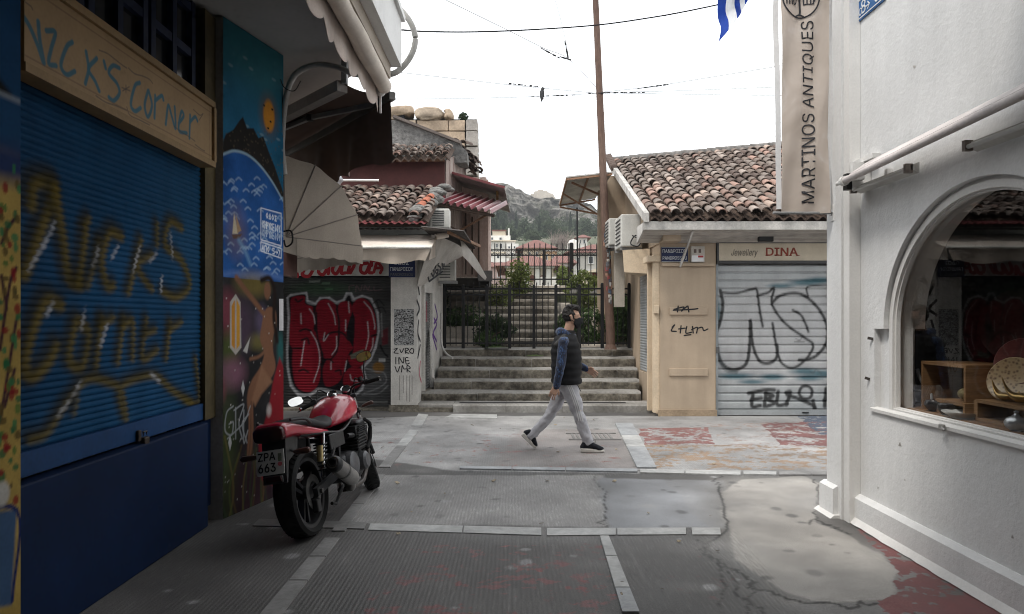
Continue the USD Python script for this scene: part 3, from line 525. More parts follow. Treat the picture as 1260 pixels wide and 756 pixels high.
P.poly(onM((330, 505), (336, 470), (344, 440), (356, 470), (360, 560), (340, 600), (322, 590), (318, 545)), (.20, .014, .02), .03); Bm((331, 505), .035, .05, (.42, .38, .36), .9); Bm((345, 540), .03, .04, (.32, .2, .2), .7)
P.poly(onM((325, 385), (331, 378), (339, 383), (340, 400), (336, 415), (336, 432), (339, 452), (332, 468), (322, 480), (312, 492), (312, 530), (309, 560), (304, 560), (306, 520), (304, 490), (309, 470), (320, 452), (325, 435), (320, 418), (322, 400)), skin, .02, smooth=True)
P.poly(onM((322, 450), (335, 470), (322, 485), (314, 500), (310, 492)), (.23, .12, .07), .03); P.stroke(onM((336, 400), (330, 425), (320, 438), (308, 442)), .028, skin, .02); P.stroke(onM((326, 388), (316, 375), (303, 358), (291, 342)), .05, skin, .025); P.blob(onM((329, 358))[0], .05, .075, skin, .4)
P.stroke(onM((322, 345), (332, 343), (338, 360), (337, 390), (341, 420)), .05, (.018, .012, .01), .03); P.stroke(onM((309, 495), (308, 540), (305, 570)), .014, dk, .02, .6); P.stroke(onM((336, 540), (334, 570), (326, 600)), .03, dk, .03)
P.poly(onM((283, 372), (290, 362), (296, 372), (297, 428), (290, 437), (283, 428)), (.36, .34, .31), .008); P.poly(onM((285, 377), (289, 368), (289, 430), (285, 425)), (.46, .20, .03), .006); P.poly(onM((291, 368), (295, 377), (295, 425), (291, 430)), (.50, .25, .035), .006)
P.poly(onM((299, 432), (308, 415), (304, 435)), (.4, .39, .37), .01)
for q in ((299, 478), (283, 545)): P.poly(onM((q[0], q[1] - 10), (q[0] + 2.2, q[1]), (q[0], q[1] + 10), (q[0] - 2.2, q[1])), (.42,) * 3, .006)
for q in ([(287, 500), (279, 508), (277, 530), (285, 535), (287, 520), (282, 522)], [(290, 502), (290, 540)], [(288, 505), (300, 498), (294, 520), (298, 540)], [(300, 505), (300, 545), (305, 530)], [(306, 510), (298, 522), (304, 545)], [(280, 540), (300, 520), (308, 500)]): P.stroke(onM(*q), .014, (.26, .27, .28), .008, .9)
for _ in range(60): P.blob(onM((rng.uniform(268, 345), rng.uniform(355, 620)))[0], .008, .008, (.4, .38, .36), .5, rng.uniform(.3, .9))
wl = (.62, .66, .70)
for q in ([(321, 256), (346, 263), (346, 303), (321, 295), (321, 256)], [(321, 298), (346, 306), (346, 318), (321, 309), (321, 298)]): P.stroke(onM(*q), .010, wl, .006, .9, smooth=False)
def small_text(P, on, text, p0, p1, h, c, w=.009):   # vector capitals with strokes, along p0-p1 on the surface
    Gy = {'Ο': [[(.5, 1), (0, .5), (.5, 0), (1, .5), (.5, 1)]], 'Δ': [[(0, 0), (.5, 1), (1, 0), (0, 0)]], 'Σ': [[(1, 1), (0, 1), (.6, .5), (0, 0), (1, 0)]], 'Κ': [[(0, 0), (0, 1)], [(1, 1), (0, .5), (1, 0)]], 'Η': [[(0, 0), (0, 1)], [(1, 0), (1, 1)], [(0, .5), (1, .5)]],
          'Ρ': [[(0, 0), (0, 1), (.9, .9), (.9, .55), (0, .5)]], 'Υ': [[(0, 1), (.5, .5), (1, 1)], [(.5, .5), (.5, 0)]], 'Ε': [[(1, 1), (0, 1), (0, 0), (1, 0)], [(0, .5), (.8, .5)]], 'Ι': [[(.5, 0), (.5, 1)]], 'Α': [[(0, 0), (.5, 1), (1, 0)], [(.2, .4), (.8, .4)]], 'Π': [[(0, 0), (0, 1), (1, 1), (1, 0)]], 'Ν': [[(0, 0), (0, 1), (1, 0), (1, 1)]], 'Τ': [[(0, 1), (1, 1)], [(.5, 1), (.5, 0)]],
          '5': [[(1, 1), (0, 1), (0, .55), (.9, .5), (.9, .05), (0, 0)]], '7': [[(0, 1), (1, 1), (.4, 0)]], '8': [[(.5, .5), (.1, .75), (.5, 1), (.9, .75), (.5, .5), (0, .25), (.5, 0), (1, .25), (.5, .5)]], '-': [[(-.2, .5), (1.2, .5)], [(1.2, .5), (.8, .75)], [(1.2, .5), (.8, .25)]], ' ': []}
    p0, p1 = (np.array(q, float) for q in (p0, p1)); n = len(text)
    for k, ch in enumerate(text):
        for st in Gy.get(ch, []):
            P.stroke(on(*[tuple(p0 + (p1 - p0) * ((k + .15 + .65 * a) / n) - np.array([0, h * b])) for a, b in st]), w, c, .005, .95, smooth=False)
small_text(P, onM, 'ΟΔΟΣ', (327, 268), (341, 272.5), 6, wl); small_text(P, onM, 'ΚΗΡΥΚΕΙΟΥ', (323, 280), (345, 286.5), 8, wl); small_text(P, onM, 'ΚΗΡΥΚΕΙΟΥ', (323, 290), (345, 297), 8, (.38, .45, .55)); small_text(P, onM, 'ΑΠΟ 5-7', (322, 307.5), (345, 315.5), 6.5, wl)
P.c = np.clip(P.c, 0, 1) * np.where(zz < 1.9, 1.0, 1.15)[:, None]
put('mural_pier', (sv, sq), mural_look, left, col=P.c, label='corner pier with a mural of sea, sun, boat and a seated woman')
nn = np.array([*nAB, 0]); q4 = [(*(A - nAB * .003), 0), (*(B - nAB * .003), 0), (B[0] - .59 * 2.5, B[1] + .81 * 2.5, 0), (-3.6, A[1], 0)]
b = MB(); b.hexa(q4 + [(a, c, 3.95) for a, c, _ in q4]); put('wall', b, mat('left_side_plaster', (.30, .29, .28), .9, .2), left)
pn = MB(); c0 = onM((343, 368), (348, 368), (348, 407), (343, 407)); p3 = [np.array([*(A + dAB * a + nAB * .006), z]) for a, z in c0]; pn.quad(*p3[::-1]).quad(*[p - .004 * nn for p in p3])
nt = put('paper_notice', pn, mat('paper', (.55, .54, .55), .8, .1), None, label='white paper notice taped to the painted corner pier', cat='notice')

# concrete balcony with white fascia, soffit, folded awning, conduit
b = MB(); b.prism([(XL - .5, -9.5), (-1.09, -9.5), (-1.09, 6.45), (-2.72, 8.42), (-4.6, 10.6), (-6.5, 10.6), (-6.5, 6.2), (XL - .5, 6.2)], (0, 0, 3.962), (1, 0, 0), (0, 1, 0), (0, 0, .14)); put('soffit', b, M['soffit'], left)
put('balcony_wall', MB().prism([(-1.1, 6.47), (-2.72, 8.42), (-4.6, 10.6), (-4.7, 10.5), (-2.8, 8.35), (-1.2, 6.4)], (0, 0, 4.104), (1, 0, 0), (0, 1, 0), (0, 0, .9)), M['white_trim'], left)
b = MB(); b.box(-1.085, -.96, -9.5, 6.22, 3.76, 4.16); b.box(-1.09, -.93, -9.5, 6.24, 4.162, 4.21); put('balcony_fascia', b, mat('white_fascia', (.70, .70, .69), .8, .06), left)
put('balcony_wall', MB().box(-1.08, -.98, -9.5, 6.2, 4.215, 5.0), M['white_trim'], left)
aw = thing('rolled_awning', 'rolled up white awning with a scalloped valance under the balcony edge', 'awning', (-1.1, 6.2, 3.5))
RX, RZ = -1.10, 3.585; yr = np.linspace(-6, 6.18, 60)
put('roll', MB().tube(np.c_[np.full(60, RX) + .004 * np.sin(yr * 9), yr, np.full(60, RZ) + .006 * np.sin(yr * 3)], .066 + .004 * np.sin(yr * 5), 18), M['canvas_white'], aw, smooth=50)
ysv = np.linspace(-6, 6.24, 900); sc = np.abs(np.sin(ysv * math.pi / .34)) ** .6; va = []
for s in (0, .5, 1): va.append(np.c_[RX - .075 - .012 * s * np.sin(ysv * 11), ysv, RZ + .03 - s * (.17 + .075 * sc + .012 * np.sin(ysv * 4.1))])
V = np.vstack(va); n = len(ysv); i = np.arange(n - 1); fq = np.vstack([np.stack([i + k * n, i + 1 + k * n, i + 1 + (k + 1) * n, i + (k + 1) * n], 1) for k in range(2)]); V2 = V + (-.004, 0, 0)
put('valance', (np.vstack([V, V2]), np.vstack([fq, fq[:, ::-1] + len(V)])), mat('valance_cloth', (.54, .46, .41), .9, .12, 1.4, 90, .1, streak=.2), aw)
put('fabric_band', MB().box(-1.075, -1.045, -6, 6.16, 3.64, 3.80), M['canvas'], aw)
put('end_fitting', MB().ell((RX - .04, 6.22, RZ - .02), (.045, .04, .06)).box(RX - .05, RX - .035, 6.2, 6.22, 3.36, 3.56), M['white_trim'], aw)
pipe = spline([W(350, 215, 6.5), W(347, 180, 6.48), W(350, 135, 6.46), W(356, 105, 6.44), W(368, 88, 6.42), W(390, 80, 6.38), W(415, 83, 6.34), W(440, 92, 6.34), W(478, 92, 6.34), W(494, 84, 6.36), W(507, 66, 6.36), W(511, 46, 6.36), W(504, 26, 6.36), W(488, 6, 6.38), W(478, -14, 6.4)], 8)
cd = put('conduit', MB().tube(pipe, .026, 12), mat('grey_pvc', (.40, .39, .37), .6, .15), smooth=60, label='bent grey plastic conduit looping from the mural pier round the balcony', cat='conduit')
put('loose_cable', MB().tube(spline([W(345, 98, 6.4), W(350, 108, 6.35), W(362, 112, 6.33), W(370, 100, 6.33)], 8), .004, 6), M['black'], smooth=60, label='thin black cable hanging beside the grey conduit', cat='cable')
put('loose_cable', MB().tube(spline([W(250, 10, 5.5), W(249, 60, 5.5), W(254, 105, 5.5), W(252, 118, 5.48), W(243, 119, 5.4)], 8), .006, 6), mat('grey_wire', (.18, .18, .17), .6), smooth=60, label='thin grey wire hanging down beside the sign board end', cat='cable')

# brown folding-arm awning on the back face, over the side street
d2 = np.array([-.59, .81, 0]); n2v = np.array([.81, .59, 0])
ba = thing('brown_awning', 'brown folding arm awning with hanging front cloth over the side street', 'awning', (-1.6, 7.0, 3.1))
A0 = np.array([-1.125, 6.6, 3.62]); B0 = A0 + d2 * 4.2
put('front_bar', MB().bar(A0 - d2 * .05, B0, .06, .07), mat('awning_bar', (.14, .135, .13), .5, .2, metallic=.3), ba)
C0 = np.array([-1.53, 6.45, 3.67]); D0 = C0 + np.array([-.66, .75, 0]) * 2.6
put('cassette', MB().bar(C0, D0, .10, .10), mat('cassette_paint', (.30, .27, .25), .6, .2), ba); put('bracket', MB().bar(C0 + (.02, .0, .02), C0 + (.02, 0, .28), .06, .05, up=(1, 0, 0)), M['grey_metal'], ba)
for t in (0.35,):
    e = A0 + d2 * 1.0 + (-.32, -.2, -.02)
    put('arm', MB().bar(C0 + d2 * 2.0, e, .035, .045), M['grey_metal'], ba); put('arm', MB().bar(e, A0 + d2 * .25, .035, .045), M['grey_metal'], ba); put('elbow', MB().lathe([(0, -.035), (.035, -.03), (.035, .03), (0, .035)], e, n=12), M['black'], ba)
v, q, u, w = sheet(lambda u, v: C0 + (0, 0, .03) + np.outer(u, (D0 - C0)) * (1 - v)[:, None] + np.outer(u, (B0 - A0)) * v[:, None] + np.outer(v, A0 - C0 + (0, 0, .02)) + np.c_[0 * u, 0 * u, -.05 * np.sin(np.pi * v)], 40, 8)
put('fabric', (np.vstack([v, v + (0, 0, .004)]), np.vstack([q, q[:, ::-1] + len(v)])), M['canvas_brown'], ba, smooth=60)
hang = lambda t: .56 + .03 * np.sin(t * 9) + .10 * np.clip((t - 2.2) / 2, 0, 1)
v, q, u, w = sheet(lambda u, v: A0 + np.outer(u * 4.2, d2) - np.c_[0 * u, 0 * u, v * hang(u * 4.2)] + np.outer(.05 * v * np.sin(u * 26) + .03 * v * np.sin(u * 57 + 1), n2v), 120, 10)
put('front_cloth', (np.vstack([v, v + n2v * .004]), np.vstack([q, q[:, ::-1] + len(v)])), M['canvas_brown'], ba, smooth=60)

# beige dutch hood on the back face
dh = thing('dome_awning', 'beige fan shaped hood awning with dark ribs beside the mural corner', 'awning', (-2.0, 6.7, 2.2))
hub = np.array([-2.085, 6.60, 2.33]); R = .74; Ld = 2.6; NR = 4
angs = np.radians(np.linspace(92, -3, NR * 6 + 1)); side, top = [], []
def dpt(a, r, t): return hub + n2v * (r * math.cos(a)) + np.array([0, 0, r * math.sin(a)]) + d2 * t
ra = lambda a, k: R * (1 + .012 * math.cos(2 * math.pi * k / 6))
sd = MB(); ring = [dpt(a, ra(a, k), 0) for k, a in enumerate(angs)]
sd.add([hub, *ring], [[0, k + 1, k + 2] for k in range(len(ring) - 1)]).add([hub + d2 * .004, *[p + d2 * .004 for p in ring]], [[0, k + 2, k + 1] for k in range(len(ring) - 1)])
put('end_panel', sd, M['canvas'], dh)
tp = MB(); ring2 = [dpt(a, ra(a, k), Ld) for k, a in enumerate(angs)]
for k in range(len(ring) - 1): tp.quad(ring[k], ring2[k], ring2[k + 1], ring[k + 1])
put('hood_fabric', tp, M['canvas'], dh, smooth=50)
for k in range(0, len(angs), 6):
    e = angs[k]; put('rib', MB().tube([hub + d2 * -.004, dpt(e, R * 1.02, -.004)], .0055, 6).tube([dpt(e, R * 1.015, 0), dpt(e, R * 1.015, Ld)], .006, 6), mat('rib_shadow', (.22, .19, .17), .7), dh)
vn = np.linspace(0, 1, 60); vl = MB()
def val(path, out):
    n = len(path); lo = np.array([p - np.array([0, 0, .155 + .014 * abs(math.sin(k * .45)) + .010 * math.sin(k * .21)]) + out * .007 * math.sin(k * .35) for k, p in enumerate(path)])
    for k in range(n - 1): vl.quad(path[k], path[k + 1], lo[k + 1], lo[k]).quad(path[k + 1] + out * -.004, path[k] + out * -.004, lo[k] + out * -.004, lo[k + 1] + out * -.004)
e = angs[-1]
val([dpt(e, r, -.006) for r in np.linspace(.10, R * 1.02, 40)], -d2); val([dpt(e, R * 1.02, t) for t in np.linspace(0, Ld, 90)], n2v)
put('valance', vl, M['canvas'], dh)
put('scroll_bracket', MB().tube(spline([hub + (-.03, 0, .05), hub + (.05, -.01, .05), hub + (.06, -.01, -.05), hub + (.0, 0, -.09), hub + (-.02, 0, -.03)], 8), .008, 6), M['black'], dh)
put('signboard', MB().mesh(rbox(.06, .5, .22, .01)).xf(lambda v: v + (-2.12, 6.72, 2.08)), mat('dark_red_board', (.07, .03, .025), .6), None, label='dark brown board on the wall under the fan awning', cat='sign board')
# ================================================================== white antique shop on the right
XR = 2.68
white = thing('antique_shop', 'white plastered corner shop with an arched display window', 'shop', (XR, 4.2, 0))
YC, HWG, SPR, RISE, SILL = 4.15, .955, 1.50, .82, .93
def arch(hw, rise, zb, spr, n=40):
    t = np.linspace(0, math.pi, n); return [(YC - hw, zb)] + [(YC + hw * -math.cos(a), spr + rise * math.sin(a)) for a in t] + [(YC + hw, zb)]
outer = sg.Polygon(arch(HWG + .055, RISE + .07, SILL - .02, SPR)).union(sg.box(YC - 1.14, SILL - .02, YC + 1.14, 1.50))
wall = sg.box(-9.5, 0, 5.60, 11.5).difference(outer)
EX, EY, EZ = np.eye(3)
put('wall', MB().prism(wall, (XR, 0, 0), EY, EZ, EX * .30), M['white_wall'], white)
ring = sg.box(YC - 1.16, SILL - .05, YC + 1.16, 2.6).intersection(outer.buffer(.02)).difference(sg.Polygon(arch(HWG + .03, RISE + .03, SILL, SPR)))
put('arch_reveal', MB().prism(ring, (XR + .05, 0, 0), EY, EZ, EX * .15), M['white_wall'], white)
fr = sg.Polygon(arch(HWG + .045, RISE + .045, SILL - .03, SPR)).difference(sg.Polygon(arch(HWG, RISE, SILL + .004, SPR)))
win = put('window', MB().prism(fr, (XR + .035, 0, 0), EY, EZ, EX * .06), M['white_trim'], white)
fr2 = sg.Polygon(arch(HWG + .02, RISE + .02, SILL - .01, SPR)).difference(sg.Polygon(arch(HWG - .015, RISE - .015, SILL + .014, SPR)))
put('frame', MB().prism(fr2, (XR + .054, 0, 0), EY, EZ, EX * .03), M['white_trim'], win)
tv, tf = trimesh.creation.triangulate_polygon(sg.Polygon(arch(HWG + .01, RISE + .01, SILL + .0, SPR)), engine='earcut'); tv = np.c_[np.full(len(tv), XR + .098), tv]; sgn = np.cross(tv[tf[:, 1]] - tv[tf[:, 0]], tv[tf[:, 2]] - tv[tf[:, 0]])[:, 0] > 0; tf = np.where(sgn[:, None], tf[:, ::-1], tf)
put('pane', (tv, tf), pane('shop_glass', (.95, .96, .96)), win)
put('sill', MB().prism([(0, .89), (.04, .885), (.04, .925), (.0, .912)], (XR - .018, 2.98, 0), EX, EZ, EY * 2.34), M['white_trim'], white)
pl = [(-.045, 0), (.01, 0), (.01, .225), (-.01, .225), (-.045, .195)]
put('plinth', MB().prism(pl, (XR, -9.5, 0), EX, EZ, EY * 15.02), M['white_wall'], white)
skv = MB(); yy_ = np.linspace(1, 5.50, 120); wv = .072 + .022 * meshkit.fbm(np.c_[yy_ * 6, yy_ * 0, yy_ * 0], 4)
for k in range(119): skv.quad((XR - wv[k], yy_[k], .006), (XR - .044, yy_[k], .05), (XR - .044, yy_[k + 1], .05), (XR - wv[k + 1], yy_[k + 1], .006))
put('skirting', skv, M['white_trim'], white)
b = MB(); b.box(XR - .10, XR + .3, 5.604, 5.86, 0, 11.5); put('pilaster', b, M['white_wall'], white)
b = MB(); b.box(XR - .085, XR - .002, 5.50, 5.60, 0, 11.5); put('pilaster', b, M['white_trim'], white)
put('pilaster_base', MB().prism([(-.14, 0), (0, 0), (0, .25), (-.102, .25), (-.14, .225)], (XR, 5.66, 0), EX, EZ, EY * .25), M['white_wall'], white)
put('pilaster_base', MB().prism([(-.175, 0), (0, 0), (0, .025), (-.14, .025)], (XR, 5.63, 0), EX, EZ, EY * .31), M['white_trim'], white)
put('wall', MB().box(XR + .31, 9, 5.55, 5.85, 0, 11.5), M['white_wall'], white)
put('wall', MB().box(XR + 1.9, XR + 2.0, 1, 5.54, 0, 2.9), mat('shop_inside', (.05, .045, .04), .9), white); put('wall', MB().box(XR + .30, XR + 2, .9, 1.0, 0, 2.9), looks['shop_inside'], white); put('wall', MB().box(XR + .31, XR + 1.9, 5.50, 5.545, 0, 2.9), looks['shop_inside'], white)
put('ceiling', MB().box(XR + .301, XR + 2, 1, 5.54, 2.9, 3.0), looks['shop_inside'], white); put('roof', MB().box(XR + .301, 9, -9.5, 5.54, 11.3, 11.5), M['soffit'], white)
wood = mat('shelf_wood', (.22, .12, .06), .5, .3, 2, 12, .1, stretch=(1., 8., 1.)); put('display_shelf', MB().box(XR + .101, XR + 1.3, 2.6, 5.48, .88, .935), wood, white)
hk = MB(); hk.bar((XR + .02, 5.30, 1.42), (XR - .03, 5.33, 1.43), .014, .02); put('shutter_hinge', MB().bar((XR, 5.36, 1.12), (XR - .03, 5.37, 1.13), .014, .02), mat('hinge_iron', (.08, .07, .065), .6), white); put('shutter_hinge', hk, mat('hinge_iron', (.08, .07, .065), .6), white)
put('latch', MB().mesh(rbox(.02, .05, .04, .006)).xf(lambda v: v + (XR - .035, 4.40, .905)).tube([(XR - .035, 4.38, .91), (XR - .06, 4.36, .91), (XR - .06, 4.33, .90)], .006, 6), mat('latch_metal', (.35, .34, .32), .4, metallic=.6), white)

aw = thing('retracted_awning', 'pink white retracted awning rolled above the arched shop window', 'awning', (2.5, 5.3, 2.6))
put('roll', MB().tube([(2.47, 1.5, 2.72), (2.47, 5.30, 2.598)], .025, 16), mat('pale_pink_cloth', (.64, .59, .575), .8, .12, streak=.15), aw, smooth=50)
put('cover', MB().prism([(0, 0), (.006, .0), (.12, .085), (.12, .095), (0, .012)], (2.475, 1.5, 2.742), EX, EZ, np.array([0, 3.75, -.12])), looks['pale_pink_cloth'], aw)
put('end_cap', MB().lathe([(0, 0), (.035, .0), (.035, .04), (.016, .05), (.016, .13), (0, .13)], (2.47, 5.30, 2.598), (0, 1, 0), 14), M['white_trim'], aw)
put('bracket', MB().box(2.54, 2.678, 5.33, 5.37, 2.55, 2.74), M['white_trim'], aw); put('bracket_arm', MB().box(2.47, 2.60, 5.27, 5.328, 2.60, 2.63), M['white_trim'], aw); put('wall_plate', MB().box(2.62, 2.678, 5.2, 5.5, 2.745, 2.78), M['white_trim'], aw); put('crank_socket', MB().box(2.50, 2.54, 5.34, 5.40, 2.54, 2.66), M['black'], aw)
for (y0, y1), lab in (((4.66, 5.44), 'unlit fluorescent tube fitting under the awning end, nearest the banner'), ((3.1, 4.08), 'unlit fluorescent tube fitting under the awning, at the right edge')):
    t = thing('lamp_fitting', lab, 'lamp', (2.62, (y0 + y1) / 2, 2.6), 'tube lamps under the awning')
    put('housing', MB().prism([(0, 0), (.055, -.02), (.055, .05), (0, .03)], (2.60, y0, 2.545), EX, EZ, EY * (y1 - y0)), mat('lamp_housing', (.50, .49, .46), .5, .15), t)
    put('tube', MB().tube([(2.585, y0 + .03, 2.548), (2.585, y1 - .03, 2.548)], .014, 12), mat('lamp_tube', (.62, .62, .60), .25, .05, bump=0), t, smooth=60)
    for y in (y0, y1 - .03): put('lamp_holder', MB().box(2.565, 2.612, y, y + .028, 2.525, 2.585), mat('lamp_holder_look', (.22, .19, .17), .6), t)
    put('support', MB().box(2.64, 2.679, (y0 + y1) / 2 - .02, (y0 + y1) / 2 + .02, 2.58, 2.63), M['white_trim'], t)

# banner
YB = 5.75
bn = thing('shop_banner', 'tall beige cloth banner lettered MARTINOS ANTIQUES hanging from rods', 'banner', (2.35, YB, 2.4))
v, q, u, w = sheet(lambda u, v: np.c_[2.165 + .385 * u + .012 * np.sin(v * 7) * (1 - u), YB + .018 * np.sin(u * 5 + v * 9) + .012 * np.sin(u * 11 - v * 16), 2.42 + 2.9 * v], 30, 120)
cl = usdkit.material(stage, '/World/Looks/banner_cloth', {'geo': ('geometry', {}), 'n': ('noise_texture', {'scale': 2.5, 'detail': 5.0, 'distortion': 1.2}), 'r': ('rgb_ramp', {'ramp': [(.35, (.58, .51, .45)), (.62, (.67, .60, .54)), (.70, (.74, .69, .65))]}), 'd': ('diffuse_bsdf', {}), 't': ('translucent_bsdf', {}), 'm': ('mix_closure', {'fac': .35})},
    [('geo.position', 'n.vector'), ('n.fac', 'r.fac'), ('r.color', 'd.color'), ('r.color', 't.color'), ('d.BSDF', 'm.closure1'), ('t.BSDF', 'm.closure2')], surface='m.closure')
put('cloth', (np.vstack([v, v + (0, .003, 0)]), np.vstack([q[:, ::-1], q + len(v)])), cl, bn, smooth=60)
v, q, u, w = sheet(lambda u, v: np.c_[2.125 + .045 * u + .014 * np.sin(v * 8 + 1), YB + .03 + .02 * np.sin(v * 13), 2.46 + 2.85 * v], 3, 80)
put('side_hem', (v, q), mat('sheer_hem', (.70, .69, .68), .9, .08, trans=.4), bn, smooth=60)
v, q, u, w = sheet(lambda u, v: np.c_[2.545 + .045 * u, YB + .01 + .02 * np.sin(v * 13 + u), 2.46 + 2.85 * v], 3, 80); put('side_hem', (v, q), looks['sheer_hem'], bn, smooth=60)
ink = mat('banner_ink', (.035, .035, .04), .8, .2)
tm = meshkit.text_mesh('MARTINOS ANTIQUES', .098, .003); ext = tm.bounds[1][0] - tm.bounds[0][0]
tv = tm.vertices.copy(); tv[:, 0] = (tv[:, 0] - tm.bounds[0][0]) * 1.47 / ext
wrap = lambda x, z: YB + .018 * np.sin((x - 2.165) / .385 * 5 + (z - 2.42) / 2.9 * 9) + .012 * np.sin((x - 2.165) / .385 * 11 - (z - 2.42) / 2.9 * 16)
X_ = 2.425 - tv[:, 1]; Z_ = 2.50 + tv[:, 0]; put('lettering', (np.c_[X_, wrap(X_, Z_) - .004 - tv[:, 2] * .5, Z_], tm.faces), ink, bn)
em = MB(); cx, cz, er = 2.318, 4.145, .148
def ink_line(pts, w=.013, sm=True):
    p = np.asarray(pts, float); p = spline(p, 6) if sm and len(p) > 2 else p
    g = sg.LineString(p).buffer(w / 2, cap_style=1, quad_segs=4)
    for gg in getattr(g, 'geoms', [g]):
        m = trimesh.creation.extrude_polygon(gg, .002, engine='earcut'); vv = m.vertices; em.add(np.c_[vv[:, 0], wrap(vv[:, 0], vv[:, 1]) - .0035 - vv[:, 2], vv[:, 1]], m.faces)
ink_line([(cx + er * math.cos(a), cz + er * math.sin(a)) for a in np.linspace(0, 2 * math.pi, 40)], .012, False)
ink_line([(cx, cz + .02), (cx + .005, cz - .09), (cx - .002, cz - .125)], .016); ink_line([(cx - .03, cz - .135), (cx, cz - .122), (cx + .03, cz - .135)], .012)
for x in (-.12, -.095, -.07): ink_line([(cx + x, cz + .05), (cx + x + .003, cz - .045)], .010)
ink_line([(cx - .12, cz + .045), (cx - .07, cz + .05)], .009); ink_line([(cx - .055, cz + .05), (cx - .05, cz - .04), (cx - .03, cz - .02), (cx - .028, cz + .05)], .010); ink_line([(cx - .028, cz + .01), (cx + .035, cz + .01)], .009)
for x in (.035, .06, .085, .105): ink_line([(cx + x, cz + .05), (cx + x, cz - .04)], .009)
ink_line([(cx + .035, cz - .04), (cx + .06, cz - .035), (cx + .085, cz - .04), (cx + .105, cz - .03), (cx + .135, cz + .04)], .009)
put('emblem', em, ink, bn)
for z in (2.425, 5.32): put('rod', MB().tube([(2.10, YB + .004, z), (2.60, YB + .004, z)], .011, 8), M['grey_metal'], bn)
put('wall_plate', MB().box(2.575, 2.585, YB - .03, YB + .035, 2.36, 2.49), M['white_trim'], bn); put('rod_ring', MB().tube([(2.54, YB - .012, 2.425), (2.555, YB - .012, 2.45), (2.565, YB - .012, 2.40), (2.55, YB - .012, 2.40)], .004, 6), M['grey_metal'], bn)

# blue street plates on the white wall
sb = mat('plate_blue', (.035, .12, .30), .4, .12, 3, 30, .03); wt = mat('plate_white', (.72, .73, .74), .5, .05, bump=0)
for z0, txt, lab in ((3.86, 'ΑΠΟ 8→6', 'blue street number plate lettered ΑΠΟ 8 high on the white wall, lower one'), (4.06, 'Κ', 'blue street name plate above the number plate on the white wall')):
    t = thing('street_plate', lab, 'street sign', (XR, 5.4, z0)); h = .17 if z0 < 4 else .36
    put('plate', MB().box(XR - .012, XR - .001, 5.12, 5.64, z0, z0 + h), sb, t)
    bd = MB()
    for (a, c, d, e) in ((5.13, 5.63, z0 + .012, z0 + .020), (5.13, 5.63, z0 + h - .02, z0 + h - .012), (5.13, 5.138, z0 + .0205, z0 + h - .0205), (5.622, 5.63, z0 + .0205, z0 + h - .0205)): bd.box(XR - .015, XR - .0125, a, c, d, e)
    put('border', bd, wt, t)
    x = 0
    if z0 < 4:
        for word, hh, off in (('ΑΠΟ', .055, 5.61), ('8', .10, 5.47), ('→', .07, 5.41), ('6', .10, 5.27)):
            tm = meshkit.text_mesh(word, hh, .003); tv = tm.vertices; put('lettering', (np.c_[XR - .0125 - tv[:, 2], off - tv[:, 0], z0 + .035 + tv[:, 1]], tm.faces), wt, t)
    else:
        tm = meshkit.text_mesh('ΟΔΟΣ', .07, .003); tv = tm.vertices; put('lettering', (np.c_[XR - .0125 - tv[:, 2], 5.56 - tv[:, 0], z0 + .22 + tv[:, 1]], tm.faces), wt, t)
        tm = meshkit.text_mesh('Κ', .085, .003); tv = tm.vertices; put('lettering', (np.c_[XR - .0125 - tv[:, 2], 5.59 - tv[:, 0], z0 + .06 + tv[:, 1]], tm.faces), wt, t)

# striped flag on a slanting pole
fl = thing('flag', 'blue and white striped flag hanging from a slanting pole by the banner', 'flag', (2.3, 7.0, 4.4))
f0 = W(942, -26, 6.6); NS = 5
def flag_p(u, v): return np.c_[f0[0] - .36 * u - .09 * v + .03 * np.sin(v * 6 + u * 3), f0[1] + .05 * np.sin(u * 8) + .06 * np.sin(v * 7 + u * 4), f0[2] + .25 - .36 * v - .35 * u * v - .14 * u + .03 * np.sin(v * 9)]
for k in range(NS):
    v, q, u, w = sheet(lambda u, v: flag_p((u + k) / NS, v), 5, 18); put('stripe', (v, q), mat('flag_blue', (.015, .05, .30), .8, .15, trans=.3) if k % 2 == 0 else mat('flag_white', (.72, .73, .75), .8, .06, trans=.3), fl, smooth=60)
put('pole', MB().tube([(2.66, 5.9, 4.6), f0 + (.02, 0, .2), f0 + (-.10, .8, .75)], .012, 8), M['white_trim'], fl)

# ------------------------------------------------------------------ antiques in the window
SH = .937
def onshelf(px, py): return G(px, py, SH)
ply = mat('light_wood', (.20, .11, .05), .5, .25, 2, 10, .08, stretch=(2., 2., 9.)); ply2 = mat('carton_wood', (.22, .125, .058), .6, .15, 3, 30, .05)
brass = mat('old_brass', (.30, .20, .08), .35, .3, 4, 40, .05, metallic=.9); dark_gl = mat('black_glaze', (.012, .011, .011), .2, .2, spec=.6, bump=.05); silver = mat('old_silver', (.42, .43, .44), .3, .2, metallic=.9)
def open_box(name, x0, x1, y0, y1, z1, m, lab, cat, th=.02, open_side='-x'):
    t = thing(name, lab, cat, ((x0 + x1) / 2, (y0 + y1) / 2, SH))
    put('top', MB().box(x0, x1, y0, y1, z1 - th, z1), m, t); put('bottom', MB().box(x0, x1, y0, y1, SH + .001, SH + th), m, t)
    put('side', MB().box(x0, x1, y0, y0 + th, SH + th + .001, z1 - th - .001), m, t); put('side', MB().box(x0, x1, y1 - th, y1, SH + th + .001, z1 - th - .001), m, t)
    put('back', MB().box(x1 - th, x1, y0 + th + .001, y1 - th - .001, SH + th + .001, z1 - th - .001), m, t) if open_side == '-x' else put('back', MB().box(x0, x0 + th, y0 + th + .001, y1 - th - .001, SH + th + .001, z1 - th - .001), m, t)
    return t
